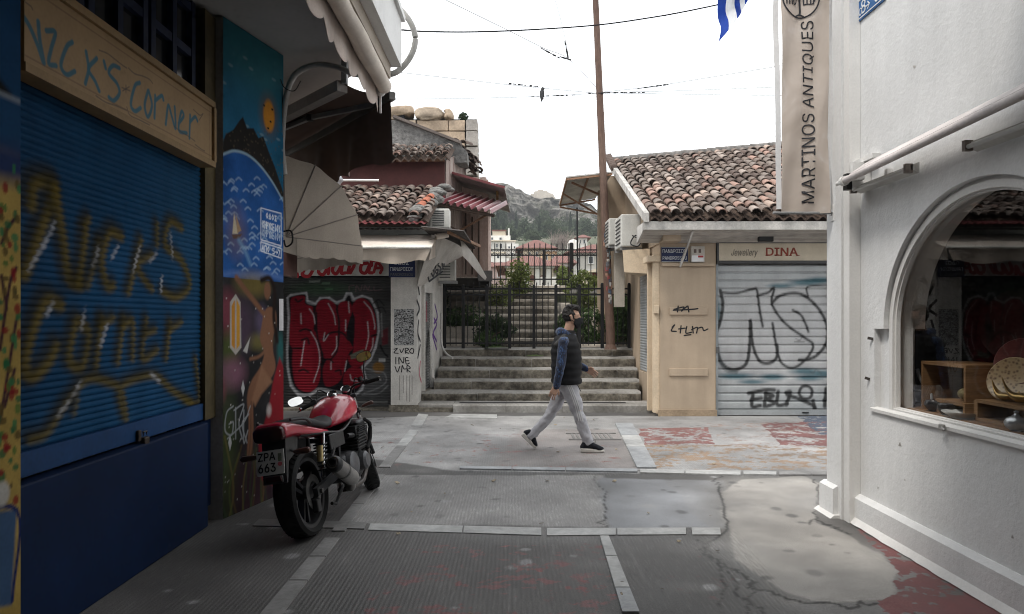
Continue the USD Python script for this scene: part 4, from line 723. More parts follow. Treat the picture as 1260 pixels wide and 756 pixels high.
open_box('display_crate', 2.93, 3.30, 4.62, 5.12, SH + .335, ply, 'large pale wooden display crate at the left of the shop window', 'crate')
open_box('display_crate', 2.90, 3.14, 4.58, 4.90, SH + .09, ply, 'low wooden display box under the ribbed gourd', 'crate')
open_box('display_crate', 2.89, 3.10, 4.02, 4.46, SH + .135, ply2, 'wooden display box carrying the two brass boats', 'crate')
open_box('display_crate', 2.95, 3.15, 4.47, 4.57, SH + .115, ply2, 'narrow wooden block behind the white dish', 'crate')
g = MB(); t_ = np.linspace(-1.35, 1.4, 14)
for k in range(1): g.lathe([(.062 * math.cos(a), .045 * math.sin(a)) for a in t_], (3.03, 4.74, SH + .136), n=40)
gv, gf = g.arrays(); a_ = np.arctan2(gv[:, 1] - 4.74, gv[:, 0] - 3.03); sc_ = 1 + .09 * np.abs(np.cos(a_ * 5)); gv[:, :2] = (gv[:, :2] - (3.03, 4.74)) * sc_[:, None] + (3.03, 4.74)
put('ribbed_gourd', (gv, gf), mat('gourd_glaze', (.14, .11, .045), .4, .3), smooth=50, label='ribbed brown gourd shaped pot on the low wooden box', cat='pot')
for (x, y, r, lab) in ((2.91, 4.93, .062, 'small black glazed bowl beside the large crate'), (2.88, 4.74, .055, 'small black glazed bowl behind the white dish')):
    put('black_bowl', MB().lathe([(0, 0), (r * .5, 0), (r * .95, .03), (r, .055), (r * .8, .075), (r * .3, .078), (0, .075)], (x, y, SH + .001), n=28), dark_gl, smooth=50, label=lab, cat='bowl')
put('white_dish', MB().lathe([(0, .004), (.05, 0), (.06, .0), (.115, .035), (.12, .042), (.11, .04), (.05, .012), (0, .010)], (2.885, 4.58, SH + .001), n=36), mat('white_glaze', (.55, .55, .54), .25, .05, bump=0, spec=.5), smooth=50, label='shallow white dish on the shop shelf', cat='dish')
def plate_obj(name, c, r, nrm, m, lab):
    put(name, MB().lathe([(0, 0), (r * .6, .004), (r * .97, .028), (r, .035), (r * .96, .04), (r * .6, .016), (0, .012)], c, nrm, 40), m, smooth=50, label=lab, cat='plate')
pl_m = usdkit.material(stage, '/World/Looks/plate_glaze', {'tc': ('geometry', {}), 'v': ('voronoi_texture', {'scale': 45.}), 'r': ('rgb_ramp', {'ramp': [(.1, (.10, .06, .03)), (.5, (.34, .25, .14))]}), 'p': ('principled_bsdf', {'roughness': .4})}, [('tc.position', 'v.vector'), ('v.distance', 'r.fac'), ('r.color', 'p.base_color')], surface='p.BSDF')
plate_obj('patterned_plate', (3.08, 4.38, 1.19), .145, (-.80, -.45, .35), pl_m, 'tan patterned plate standing on edge behind the brass boats')
plate_obj('dark_plate', (3.14, 4.40, 1.30), .15, (-.85, -.40, .3), mat('red_brown_glaze', (.10, .035, .03), .3, .3), 'dark red plate standing behind the tan patterned plate')
plate_obj('copper_tray', (3.62, 5.05, 1.52), .28, (-.75, -.62, .2), mat('dark_copper', (.05, .038, .03), .4, .3, metallic=.7), 'large round dark metal tray at the back of the window')
def boat(c, ang, s, lab):
    d = np.array([math.cos(ang), math.sin(ang), 0]); p = np.array([-d[1], d[0], 0]); secs = []
    for t in np.linspace(-1, 1, 13):
        w = .034 * (1 - abs(t) ** 2.2) + .002; z = .03 + .09 * max(0, t) ** 3 + .03 * max(0, -t) ** 3; secs.append((np.asarray(c) + d * .085 * t * s + np.array([0, 0, z * s]), p * w * s, np.array([0, 0, .026 * s * (1 - .6 * abs(t))]), 2.2))
    put('brass_boat', loft(secs, 14), brass, smooth=50, label=lab, cat='ornament')
boat((2.98, 4.32, SH + .136), 1.9, 1.0, 'brass boat shaped ornament with raised prow, left of the pair'); boat((2.98, 4.18, SH + .136), 2.2, 1.2, 'brass boat shaped ornament with raised prow, right of the pair')
put('silver_pot', MB().lathe([(0, 0), (.03, 0), (.055, .02), (.062, .042), (.05, .068), (.02, .082), (.010, .095), (.014, .105), (.004, .112), (0, .112)], (2.87, 4.07, SH + .001), n=32), silver, smooth=50, label='silver pomegranate shaped pot at the front of the shelf', cat='pot')
put('cooking_pot', MB().lathe([(0, 0), (.10, 0), (.125, .03), (.13, .10), (.115, .15), (.12, .165), (.105, .165), (.10, .15), (0, .14)], (3.14, 4.10, SH + .136), n=32), dark_gl, smooth=50, label='black squat cooking pot on the display box', cat='pot')
put('candlestick', MB().lathe([(0, 0), (.07, 0), (.06, .05), (.035, .09), (.035, .2), (.045, .24), (.04, .40), (.055, .44), (.05, .47), (0, .47)], (3.32, 4.62, SH + .001), n=24), mat('red_wood', (.13, .05, .025), .4, .3), smooth=50, label='turned brown wooden column standing behind the plates', cat='candlestick')
lp = thing('table_lamp', 'table lamp with a cream shade at the right edge of the window', 'lamp', (3.22, 3.90, 1.2))
put('lamp_shade', MB().lathe([(.19, 0), (.10, .30), (.098, .30), (.188, 0)], (3.42, 4.22, 1.60), n=32), mat('lamp_shade_cloth', (.60, .48, .32), .9, .08, trans=.3), lp, smooth=50)
put('trim', MB().lathe([(.191, .035), (.175, .085), (.174, .085), (.189, .035)], (3.42, 4.22, 1.60), n=32), mat('shade_trim', (.34, .26, .17), .9), lp, smooth=50)
put('stem', MB().lathe([(.0, 0), (.08, 0), (.07, .03), (.02, .06), (.03, .2), (.045, .30), (.02, .42), (.03, .50), (.012, .55), (.012, .74), (0, .74)], (3.42, 4.22, SH + .001), n=20), silver, lp, smooth=50)
st = MB(); st.tube(spline([(3.0, 5.13, SH + .01), (3.0, 5.15, SH + .10), (2.98, 5.22, SH + .20), (2.97, 5.24, SH + .27)], 6), [.012] * 19, 8).tube([(2.98, 5.2, SH + .02), (3.0, 5.12, SH + .13), (2.97, 5.06, SH + .03)], .009, 8).tube([(2.98, 5.15, SH + .12), (2.95, 5.32, SH + .1)], .007, 6)
put('twig_ornament', st, mat('grey_twig', (.20, .20, .20), .5), smooth=50, label='small grey twig like ornament at the left corner of the window', cat='ornament')
put('easel_picture', MB().box(3.70, 3.72, 4.45, 4.85, 1.25, 1.75), mat('old_canvas', (.06, .055, .05), .7, .5, 8, 30), label='dark framed picture standing deep inside the window', cat='picture')
put('wooden_chest', MB().mesh(rbox(.5, .6, .35, .02)).xf(lambda v: v + (3.65, 4.65, SH + .176)), mat('chest_wood', (.07, .04, .025), .5, .3), label='dark wooden chest at the back of the shop shelf', cat='chest')
# the street goes on behind: a plain rendered house closes it
bh = thing('street_house', 'plain grey rendered house closing the street at its other end', 'house', (0, -10, 0))
put('wall', MB().box(-9, 9, -12, -9.6, 0, 9.5), M['soffit'], bh)
for x in (-1.6, 0, 1.6): put('window', MB().box(x - .45, x + .45, -9.595, -9.55, 3.6, 5.2), mat('dark_glass', (.01, .011, .014), .12), bh)
mc_ = thing('street_canopy', 'wide beige market canopy stretched over the near end of the street', 'canopy', (.7, -3, 4.0))
v, q, u, w = sheet(lambda u, v: np.c_[-.90 + 3.50 * u, -9.3 + 12.6 * v, 4.25 - .25 * np.sin(u * np.pi) * .4 + .25 * u + .03 * np.sin(v * 40)], 12, 60)
put('cloth', (np.vstack([v, v + (0, 0, .012)]), np.vstack([q[:, ::-1], q + len(v)])), M['canvas_brown'], mc_, smooth=60)
for y in (-6, -3, 0, 3.25): put('beam', MB().bar((-.92, y, 4.12), (2.66, y, 4.35), .05, .05), M['grey_metal'], mc_)

# small wear on the white wall: a few chipped flakes
gw = np.random.default_rng(12); chm = mat('bare_plaster', (.42, .40, .375), .95, .3, 8, 40, .3)
for k in range(6):
    y, z = gw.uniform(3.3, 5.4), gw.choice([gw.uniform(.24, .5), gw.uniform(.3, .85), gw.uniform(2.7, 3.9)]); a = np.sort(gw.uniform(0, 2 * math.pi, 8)); r = gw.uniform(.006, .02) * gw.uniform(.5, 1.2, 8)
    put('chip', MB().prism(sg.Polygon(np.c_[y + r * np.cos(a) * 1.2, z + r * np.sin(a)]).buffer(.001), (XR - .0015, 0, 0), EY, EZ, EX * .001), chm, white)
# ================================================================== steps, iron fences, terraces
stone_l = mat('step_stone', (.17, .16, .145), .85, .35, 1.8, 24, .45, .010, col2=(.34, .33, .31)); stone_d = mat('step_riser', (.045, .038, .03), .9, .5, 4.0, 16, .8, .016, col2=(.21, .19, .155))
steps = thing('stone_steps', 'wide worn stone steps rising from the street to the iron fence', 'steps', (.3, 12, 0))
def lumpy(x0, x1, y0, y1, z0, z1, nx=40, amp=.02, seed=0, sag=0.):
    """a worn stone tread: box whose front edge and top undulate"""
    prof = [(1, 0), (1, .45), (1, .8), (.94, .97), (.86, 1), (.45, 1), (0, 1)]; rows = []
    for k, (fy, fz) in enumerate(prof):
        xs_ = np.linspace(x0, x1, nx); n = meshkit.fbm(np.c_[xs_ * 3, xs_ * 0 + k * .3, xs_ * 0], 4, seed) - .5
        yv = y1 + (y0 - y1) * fy + amp * 1.6 * n * (fy > .3); zv = z0 + (z1 - z0) * fz + (amp * .6 * n + sag * np.sin(np.linspace(0, math.pi, nx)) * -1) * (fz > .7)
        rows.append(np.c_[xs_, yv, zv])
    V = np.vstack(rows); i, j = np.meshgrid(np.arange(len(prof) - 1), np.arange(nx - 1), indexing='ij')
    return V, np.stack([i * nx + j, i * nx + j + 1, (i + 1) * nx + j + 1, (i + 1) * nx + j], -1).reshape(-1, 4)
# low platform of slabs in front
for k, (xa, xb) in enumerate(zip([-1.61, -.99, -.1, .85, 1.7, 2.36], [-.995, -.105, .845, 1.695, 2.355, 2.50])):
    yf = 12.02 - (.0 if k else -.12)
    put('platform_slab', lumpy(xa, xb, yf, 12.62, .0, .135, 14, .006, k), stone_l, steps, smooth=40)
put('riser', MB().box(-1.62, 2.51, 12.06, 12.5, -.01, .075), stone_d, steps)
put('grate', MB().box(-.90, 1.95, 12.22, 12.33, .125, .142), mat('grate_iron', (.035, .033, .032), .7, .4), steps, label='long dark drain slot in the lowest step')
levels = [(12.60, .30), (13.02, .47), (13.45, .655), (13.88, .84), (14.24, 1.0)]; xl = [-1.60, -1.42, -1.40, -1.38, -1.37]; xr_ = [2.27, 2.32, 2.36, 2.38, 2.40]
z0 = .12
for k, ((y, z), a, c) in enumerate(zip(levels, xl, xr_)):
    y1 = levels[k + 1][0] + .06 if k < 4 else 15.0
    cuts = sorted([a, c] + [a + (c - a) * (t + .04 * math.sin(k * 3 + t * 9)) for t in (.22, .45, .68, .86)])
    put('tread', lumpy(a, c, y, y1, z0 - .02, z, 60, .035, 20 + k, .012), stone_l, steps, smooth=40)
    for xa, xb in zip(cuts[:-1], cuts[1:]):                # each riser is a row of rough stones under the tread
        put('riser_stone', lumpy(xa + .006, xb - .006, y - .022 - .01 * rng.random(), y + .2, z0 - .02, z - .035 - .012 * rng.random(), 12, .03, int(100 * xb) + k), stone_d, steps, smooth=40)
    z0 = z
moss = mat('moss_green', (.05, .085, .022), .95, .4, 5, 40, .5)
for (x, y, z, s) in ((.45, 14.0, .845, .22), (-.3, 14.22, 1.0, .3), (1.05, 14.1, 1.005, .18)):
    v, q, u, w = sheet(lambda u, v: np.c_[x + s * 1.6 * (u - .5), y + s * .4 * (v - .5), z + .012 + .03 * np.sin(np.pi * u) * np.sin(np.pi * v) * meshkit.fbm(np.c_[u * 9, v * 9, u * 0], 3)], 14, 10)
    put('moss', (v, q), moss, None, smooth=True, label=f'low green moss growing on the worn steps' , kind='stuff', cat='moss')
# upper flight
terr = mat('terrace_stone', (.38, .335, .28), .9, .3, 2, 20, .4, .01, col2=(.54, .49, .43))
up = thing('upper_steps', 'second flight of stone steps beyond the iron fence', 'steps', (.6, 15, 1))
for k in range(8):
    y = 14.95 + k * .31; z = 1.0 + (k + 1) * .172
    put('tread', lumpy(-.62 - .0 * k, 1.05 + .25 * (k > 5), y, y + .36, z - .06, z, 24, .015, 60 + k), terr, up, smooth=40)
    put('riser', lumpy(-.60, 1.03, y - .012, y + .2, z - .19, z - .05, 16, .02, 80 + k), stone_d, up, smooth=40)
put('landing', MB().box(-4, 5, 17.40, 24, 2.2, 2.374), stone_l, up)
terr_ = mat('terrace_stone', (.36, .30, .24), .9, .3, 2, 20, .4, .01, col2=(.48, .43, .37)); earth_m = mat('planter_earth', (.055, .042, .03), .95, .4)
tl = thing('terrace_walls', 'curved cream stone terrace walls left of the upper steps', 'terrace', (-1, 15, 1)); tr = thing('terrace_walls', 'stone planter walls right of the upper steps', 'terrace', (1.8, 15, 1))
for k, (y, z) in enumerate(((14.9, 1.16), (15.35, 1.42), (15.85, 1.70), (16.4, 1.98), (17.0, 2.25))):
    put('terrace_wall', lumpy(-2.3, -.63, y, y + .22, .95, z, 24, .03, 40 + k), terr, tl, smooth=40); put('soil', MB().box(-2.4, -.63, y + .2, y + .70, .9, z - .05), earth_m, tl)
for k, (y, z) in enumerate(((14.85, 1.05), (15.6, 1.72), (16.6, 1.95))):
    put('terrace_wall', lumpy(1.06, 2.6, y, y + .22, .95, z, 24, .03, 50 + k), terr, tr, smooth=40); put('soil', MB().box(1.06, 2.8, y + .2, y + 1.05, .9, z - .05), earth_m, tr)

iron = M['black']
def railing(name, label, x0, x1, Y, zb, zt, posts, pitch, rails, circ=None, post_top=None, loc=None, dy=0.):
    t = thing(name, label, 'fence', ((x0 + x1) / 2, Y, zb)); n = int((x1 - x0) / pitch)
    for x, w, zp in posts:
        put('post', MB().box(x - w / 2, x + w / 2, Y - w / 2, Y + w / 2, zb - .02, zp).ell((x, Y, zp + .01), (w * .45, w * .45, .02), 1), iron, t)
    for k in range(n + 1):
        x = x0 + k * (x1 - x0) / n + rng.normal(0, .002)
        if min(abs(x - p[0]) - p[1] / 2 for p in posts) < .012: continue
        hw = .008 if zt < 3 else .0115; b = MB().box(x - hw, x + hw, Y - hw, Y + hw, zb + .04, zt); b.add(*(lambda m: (m[0], m[1]))(MB().lathe([(.016, 0), (.004, .045), (0, .06)], (x, Y, zt), n=6).arrays()))
        put('bar', b, iron, t)
    for z in rails: put('rail', MB().box(x0, x1, Y - .014, Y + .014, z - .016, z + .016), iron, t)
    if circ:
        for k in range(n):
            x = x0 + (k + .5) * (x1 - x0) / n; a = np.linspace(0, 2 * math.pi, 13); put('ring', MB().tube(np.c_[x + .040 * np.cos(a), a * 0 + Y, circ + .040 * np.sin(a)], .007, 5, False), iron, t)
    return t
YF = 14.32
pp = [((px - CX) / F * YF, .062, EYE + (HY - top) / F * YF) for px, top in ((547, 352), (570, 352), (599, 352), (627, 352), (657, 352), (684, 352), (713, 352), (741, 350), (774, 350))]
railing('iron_fence', 'black iron fence with gate posts across the top of the steps', pp[0][0], pp[-1][0], YF, 1.0, 2.27, pp, .112, (1.09, 2.06, 2.18))
YU = 17.55
pp = [((px - CX) / F * YU, w, EYE + (HY - top) / F * YU) for px, w, top in ((560, .06, 285), (600, .11, 272), (638, .06, 308), (669, .06, 308), (703, .10, 300), (748, .06, 300))]
railing('upper_iron_fence', 'taller black iron fence with rings, at the head of the upper steps', pp[0][0], pp[-1][0], YU, 2.37, 3.40, pp, .135, (2.55, 3.14, 3.27), 3.205)
put('signal_box', MB().mesh(rbox(.10, .08, .12, .02)).xf(lambda v: v + W(639, 330, YU - .1)), iron, label='small black lock box on the upper iron fence', cat='lock box')
for px, lab in ((600, 'thin black pole rising from the upper fence under the red corrugated roof'), (711, 'thin grey pole rising above the upper fence near the rusty pole')):
    p0, p1 = W(px, 345, 17.8), W(px - 1, 238 if px < 650 else 256, 17.8); put('thin_pole', MB().tube([p0, p1], .022, 8), iron, smooth=50, label=lab, cat='pole')

# rusty leaning utility pole with stickers
pole = thing('utility_pole', 'tall rusty leaning pole covered with stickers in front of the fence', 'pole', (1.92, 14.0, 1.0))
pb = np.array([1.93, 14.0, 1.0]); pt = np.array([1.56, 14.0, 9.6]); m_ = pb + (pt - pb) * .33
put('shaft', MB().tube(np.array([pb, pb + (0, 0, .3), *[pb + (pt - pb) * t for t in np.linspace(.1, 1, 16)]]), np.r_[.088, .088, np.linspace(.086, .050, 16)], 20), mat('rusty_pole', (.085, .045, .034), .75, .4, 1.5, 30, .3, .004, col2=(.16, .105, .08), stretch=(1, 1, .25)), pole, smooth=50)
cols = [(.45, .44, .43), (.22, .05, .05), (.07, .10, .15), (.5, .48, .43), (.13, .13, .14), (.36, .35, .33), (.20, .26, .29), (.30, .17, .12)]
for k in range(34):
    z = 1.85 + k * .046 + rng.uniform(-.02, .02); f_ = (z - 1.0) / 8.6; c = pb + (pt - pb) * f_; r = .0905 - .036 * f_; a0 = -math.pi / 2 + rng.uniform(-1.0, .7); da = rng.uniform(.35, .8); h = rng.uniform(.05, .095)
    sv, sq, su, sw = sheet(lambda u, v: np.c_[c[0] + r * np.cos(a0 + da * u), c[1] + r * np.sin(a0 + da * u), z + h * v], 5, 1)
    cc = cols[rng.integers(8)]; put('sticker', (sv, sq), mat('sticker_%d' % cols.index(cc), cc, .6, .5, 25, 60, .05), pole)
put('base_plate', MB().lathe([(.13, 0), (.11, .04), (.095, .08), (.088, .1)], pb - (0, 0, .02), n=16), looks['rusty_pole'], pole)

# ================================================================== plants
leafm = mat('leaf_green', (.045, .085, .025), .6, .45, 1.5, 6, 0, trans=.25, col2=(.075, .125, .04)); leafy = mat('leaf_light', (.10, .13, .035), .6, .4, 1.5, 6, 0, trans=.3, col2=(.15, .18, .05)); leafd = mat('leaf_dark', (.022, .040, .018), .65, .5, 1.2, 5, 0, trans=.2, col2=(.045, .07, .028)); barkm = mat('bark', (.09, .07, .05), .9, .4)
def leaves(c, r, n, size, seed, shape=None, droop=.3):
    g = np.random.default_rng(seed); d = g.normal(size=(n, 3)); d /= np.linalg.norm(d, axis=1, keepdims=True); rad = g.random(n) ** .42
    p = d * rad[:, None]
    k = meshkit.fbm(p * 1.9 + seed, 3, seed); keep = k > .42; p = p[keep]; n = len(p)
    p = p * (1 + .5 * (meshkit.noise(p * 2.2 + seed, seed)[:, None] - .5)) * np.asarray(r) + np.asarray(c)
    if shape is not None: p = shape(p)
    u = g.normal(size=(n, 3)); u[:, 2] -= droop; u /= np.linalg.norm(u, axis=1, keepdims=True); w = np.cross(u, g.normal(size=(n, 3))); w /= np.linalg.norm(w, axis=1, keepdims=True)
    s = size * (.6 + .8 * g.random(n))[:, None]; nrm = np.cross(u, w) * s * .18
    V = np.stack([p - u * s, p + w * s * .42 + nrm, p + u * s, p - w * s * .42 + nrm], 1).reshape(-1, 3); i = np.arange(n)[:, None] * 4
    return V, np.vstack([i + [0, 1, 2], i + [0, 2, 3]])
def bush(label, c, r, n, size, seed, m, stems=5, name='shrub'):
    t = thing(name, label, 'shrub', (c[0], c[1], c[2] - r[2])); b = MB()
    for k in range(stems):
        e = np.asarray(c) + rng.normal(0, .45, 3) * r; b.tube(spline([(c[0] + rng.normal(0, .03), c[1], c[2] - r[2]), (np.asarray(c) + e) / 2 + rng.normal(0, .03, 3), e], 4), .012, 5)
    put('stem', b, barkm, t); put('foliage', leaves(c, r, n, size, seed), m, t); return t
bush('dark leafy shrub on the left terrace behind the fence', (-1.05, 15.55, 1.55), (.55, .3, .32), 1500, .045, 1, leafm)
bush('low dark shrub at the foot of the left terrace', (-.35, 15.05, 1.35), (.42, .2, .32), 1800, .04, 2, leafd)
bush('dark shrub hanging over the terrace by the left post', (-1.75, 15.9, 1.95), (.4, .3, .36), 1000, .05, 3, leafd)
bush('small weed tuft at the fence foot', (-.48, 14.6, 1.14), (.32, .12, .18), 900, .035, 4, leafm)
bush('yellow green feathery bush in front of the upper fence', (.17, 16.9, 2.52), (.30, .25, .50), 1100, .05, 5, leafy, 8)
bush('lower olive green bush beside the upper steps', (-.25, 16.3, 2.1), (.30, .22, .36), 700, .04, 6, leafy)
bush('bright green shrub on the right planter above the wall', (1.62, 16.1, 2.18), (.42, .28, .48), 2600, .045, 7, leafy)
bush('dark green shrub filling the lower right planter', (1.45, 15.05, 1.40), (.55, .25, .42), 3000, .045, 8, leafm)
bush('leafy green shrub between the rusty pole and the shop', (2.26, 14.9, 1.62), (.30, .25, .58), 2200, .05, 9, leafm)
bush('pale shrub behind the upper fence near the pole', (1.36, 18.6, 2.66), (.24, .22, .28), 700, .05, 10, leafy)

# ================================================================== jewellery shop on the right of the steps
dina = thing('jewellery_shop', 'cream jewellery shop with tiled roof and grey roller shutter', 'shop', (3.8, 11.6, 0))
YD = 11.6; X0, X1 = 2.40, 3.305
cream = M['cream']
b = MB(); b.box(X0, X1, YD, YD + .4, 0, 2.80); put('wall', b, cream, dina)
b = MB(); b.box(X0 + .0, X0 + .3, YD + .401, 12.15, 0, 2.8); b.box(X0, X0 + .3, 12.15, 13.45, 2.40, 2.8); b.box(X0, X0 + .3, 13.45, 15.1, 0, 3.3); put('wall', b, cream, dina)
put('wall', MB().box(X0 + .305, 8, 12.05, 15.1, 0, 3.1).box(5.17, 8, YD, 12.0, 0, 2.8), cream, dina)
put('gable_wall', MB().prism([(11.25, 2.8), (15.2, 2.8), (15.2, 4.72), (11.25, 3.02)], (X0 - .02, 0, 0), EY, EZ, EX * .28), cream, dina)
for z in (1.70, .73): put('band', MB().mesh(rbox(.62, .03, .12, .008)).xf(lambda v, z=z: v + (2.86, YD - .012, z - (.02 if z < 1 else 0))), cream, dina)
put('band', MB().box(X0 - .03, X1 + .012, YD - .03, YD - .001, 0, .10), mat('stained_base', (.33, .25, .17), .9, .3), dina)
put('post', MB().box(X0 - .10, X0 - .002, YD + .02, YD + .14, .05, 2.62), mat('cream_post', (.62, .50, .36), .8, .15), dina); put('post', MB().box(X0 - .14, X0 - .003, YD + .30, YD + .38, .05, 2.5).box(X0 - .2, X0 - .0, YD - .02, YD + .4, 2.505, 2.60), looks['cream_post'], dina); put('junction_box', MB().mesh(rbox(.08, .07, .14, .01)).xf(lambda v: v + (X0 - .06, YD - .015, 1.73)), looks['cream_post'], dina)
# main shutter
SX0, SX1 = 3.345, 5.16
steel = mat('shutter_steel', (1, 1, 1), .42, .12, 3, 40, .05, vc=True, spec=.5, metallic=.15, streak=.12)
def onD(*pts): return np.array([(lambda h: (h[0] - SX0, h[2]))(hit(a, b, (0, YD + .07, 0), (0, 1, 0))) for a, b in pts])
def dina_paint(P):
    u, z = P.p.T; P.c[:] = (.375, .39, .395); n = meshkit.fbm(np.c_[u * 2, z * 3, z * 0], 4, 4)[:, None]; P.c *= .85 + .3 * n
    pitch = .128
    P.poly(onD((890, 362), (960, 350), (1030, 352), (1040, 455), (1000, 480), (900, 470), (880, 420)), (.50, .49, .49), .25, .55)
    for q in ((898, 455), (930, 462), (905, 440)): P.blob(onD(q)[0], .25, .16, (.30, .30, .31), 1.0, .45)
    teal, k = (.02, .10, .13), (.014,) * 3
    for q, rx, ry in (((882, 385), .06, .2), ((960, 352), .2, .035), ((990, 348), .25, .05), ((1008, 345), .2, .05), ((905, 463), .28, .05), ((925, 470), .2, .03), ((950, 464), .2, .05), ((990, 457), .22, .05), ((1015, 460), .25, .06), ((995, 465), .2, .05)): P.blob(onD(q)[0], rx, ry, teal, 1.0, .85)
    def L(pts, w=.05, c=k, a=.95): P.stroke(onD(*pts), w, c, .025, a)
    L([(886, 358), (889, 375), (886, 395), (880, 415), (884, 440), (893, 452), (905, 455), (918, 447), (922, 425), (923, 395)], .055); L([(886, 360), (905, 361), (926, 356), (931, 358), (934, 380), (938, 402)], .04); L([(932, 364), (945, 360), (952, 355), (949, 372), (957, 388), (970, 402), (990, 416), (1000, 425), (993, 440), (978, 452), (965, 450), (957, 437), (950, 398)], .042)
    L([(923, 396), (926, 425), (934, 444), (946, 447), (955, 440), (956, 425)], .05); L([(950, 372), (960, 364), (978, 361), (992, 366), (1008, 382), (1017, 402), (1016, 422), (1006, 436), (995, 442), (983, 443)], .05); L([(975, 382), (985, 388), (992, 402), (994, 408)], .04)
    L([(994, 366), (992, 356), (998, 352), (1030, 350)], .03); L([(1016, 425), (1020, 434), (1030, 437)], .035); L([(880, 420), (886, 445), (895, 456), (905, 458)], .07, (.05, .06, .065), .6)
    for q in ([(921, 484), (940, 480), (952, 480)], [(926, 486), (925, 500), (935, 499)], [(924, 492), (936, 490)], [(942, 484), (940, 500)], [(942, 484), (951, 487), (944, 491), (952, 496), (943, 500)], [(957, 482), (956, 498), (968, 497)], [(967, 483), (972, 483), (967, 498)], [(968, 486), (980, 490), (992, 495), (1001, 500), (1003, 505)]): L(q, .06)
    a = np.linspace(0, 2 * np.pi, 12); L([(991 + 8 * math.cos(t), 483 + 8 * math.sin(t)) for t in a], .05); L([(1000, 493), (1002, 505)], .06); L([(1016, 478), (1014, 500)], .06); L([(1016, 480), (1024, 500)], .06); L([(1013, 492), (1024, 492)], .05)
    for q in ([(977, 421), (989, 421)], [(979, 417), (983, 419), (986, 416)], [(996, 457), (1000, 459), (1004, 455), (1010, 460)]): L(q, .015, (.05,) * 3, .7)
slat_panel(dina, (SX0, YD + .07, .10), (1, 0, 0), SX1 - SX0, .10, 2.46, .128, (0, -1, 0), .022, dina_paint, steel, 200, 4, 'flat')
put('bottom_bar', MB().box(SX0, SX1, YD + .03, YD + .07, .012, .098), mat('bar_steel', (.33, .345, .35), .45, .15, metallic=.3), dina)
put('guide_rail', MB().box(X1 + .004, X1 + .036, YD - .01, YD + .10, 0, 2.46), mat('rail_steel', (.25, .27, .28), .5, .2, metallic=.4), dina); put('guide_rail', MB().box(SX1 + .002, SX1 + .03, YD - .01, YD + .1, 0, 2.46), looks['rail_steel'], dina)
put('lock', MB().box(X1 + .0, X1 + .05, YD - .03, YD - .011, 1.02, 1.12), mat('lock_steel', (.13, .13, .13), .5, metallic=.5), dina); put('handle', MB().box(4.72, 4.82, YD + .015, YD + .028, .04, .06), M['black'], dina)
sgn = mat('cream_sign', (.56, .49, .38), .6, .10, 2, 50, .03, streak=.08)
put('sign_panel', MB().box(X1 + .045, SX1, YD - .02, YD + .02, 2.52, 2.80), sgn, dina, label='cream sign panel lettered Jewellery DINA')
put('sign_frame', MB().box(X1 + .01, X1 + .043, YD - .03, YD + .02, 2.462, 2.83).box(X1 + .045, SX1, YD - .03, YD + .02, 2.47, 2.517).box(X1 + .045, SX1, YD - .03, YD + .02, 2.803, 2.84), mat('sign_frame_steel', (.06, .06, .06), .5, metallic=.3), dina)
def letter(text, h, x, z, y, m, parent, width=None, slant=0., bold=False, name='lettering', sx=1.):
    tm = meshkit.text_mesh(text, h, .004, bold); tv = tm.vertices.copy(); w_ = tm.bounds[1][0] - tm.bounds[0][0]; s = (width / w_) if width else sx
    tv[:, 0] = (tv[:, 0] - tm.bounds[0][0]) * s + tv[:, 1] * slant
    return put(name, (np.c_[x + tv[:, 0], y - tv[:, 2], z + tv[:, 1]], tm.faces), m, parent)
# serifed red capitals and thin italic, built from strokes
dk_ink = mat('grey_ink', (.10, .085, .075), .6); red_ink = mat('red_ink', (.24, .045, .025), .6)
letter('Jewellery', .105, 3.545, 2.60, YD - .0205, dk_ink, dina, .42, .16); letter('DINA', .125, 4.11, 2.60, YD - .0205, red_ink, dina, .52, 0, True)
sf = MB()
for x in (4.118, 4.262, 4.345, 4.44, 4.50, 4.625): sf.box(x - .012, x + .030, YD - .0245, YD - .0206, 2.594, 2.606)
put('lettering', sf, red_ink, dina)
fz = thing('floodlight', 'small black floodlight above the jewellery sign', 'lamp', (4.05, YD - .2, 2.85)); c = W(942, 293, YD - .25)
put('housing', MB().mesh(rbox(.24, .07, .12, .012)).xf(lambda v: v + c), M['black'], fz); put('bracket', MB().tube([c + (-.07, .03, .05), c + (-.06, .08, .15), c + (.06, .08, .15), c + (.07, .03, .05)], .008, 6), M['black'], fz)
# canopy with white fascia and boards
put('canopy_fascia', MB().box(2.03, 6.5, 10.98, 11.02, 2.945, 3.075), M['dirty_white'], dina)
for k in range(6):
    t0, t1 = k / 6 + .006, (k + 1) / 6 - .006; y0, y1 = 11.025 + (11.598 - 11.025) * t0, 11.025 + (11.598 - 11.025) * t1; zz0, zz1 = 2.955 - .15 * t0, 2.955 - .15 * t1
    put('soffit_board', MB().hexa([(2.05, y0, zz0), (6.5, y0, zz0), (6.5, y1, zz1), (2.05, y1, zz1), (2.05, y0, zz0 + .02), (6.5, y0, zz0 + .02), (6.5, y1, zz1 + .02), (2.05, y1, zz1 + .02)]), mat('board_white', (.46, .43, .39), .85, .25, 2.0, 30, .3, stretch=(.4, 6, 6), streak=.2), dina)
put('canopy_end', MB().prism([(11.0, 2.945), (11.6, 2.79), (11.6, 3.06), (11.0, 3.06)], (2.02, 0, 0), EY, EZ, EX * .028), M['dirty_white'], dina)
put('canopy_strut', MB().bar((2.72, YD - .02, 2.42), (2.80, 11.06, 2.95), .03, .03), M['dirty_white'], dina)
put('eaves_beam', MB().box(2.08, 6.5, 11.05, 11.15, 3.08, 3.16), mat('eaves_wood', (.05, .035, .028), .85, .3), dina)
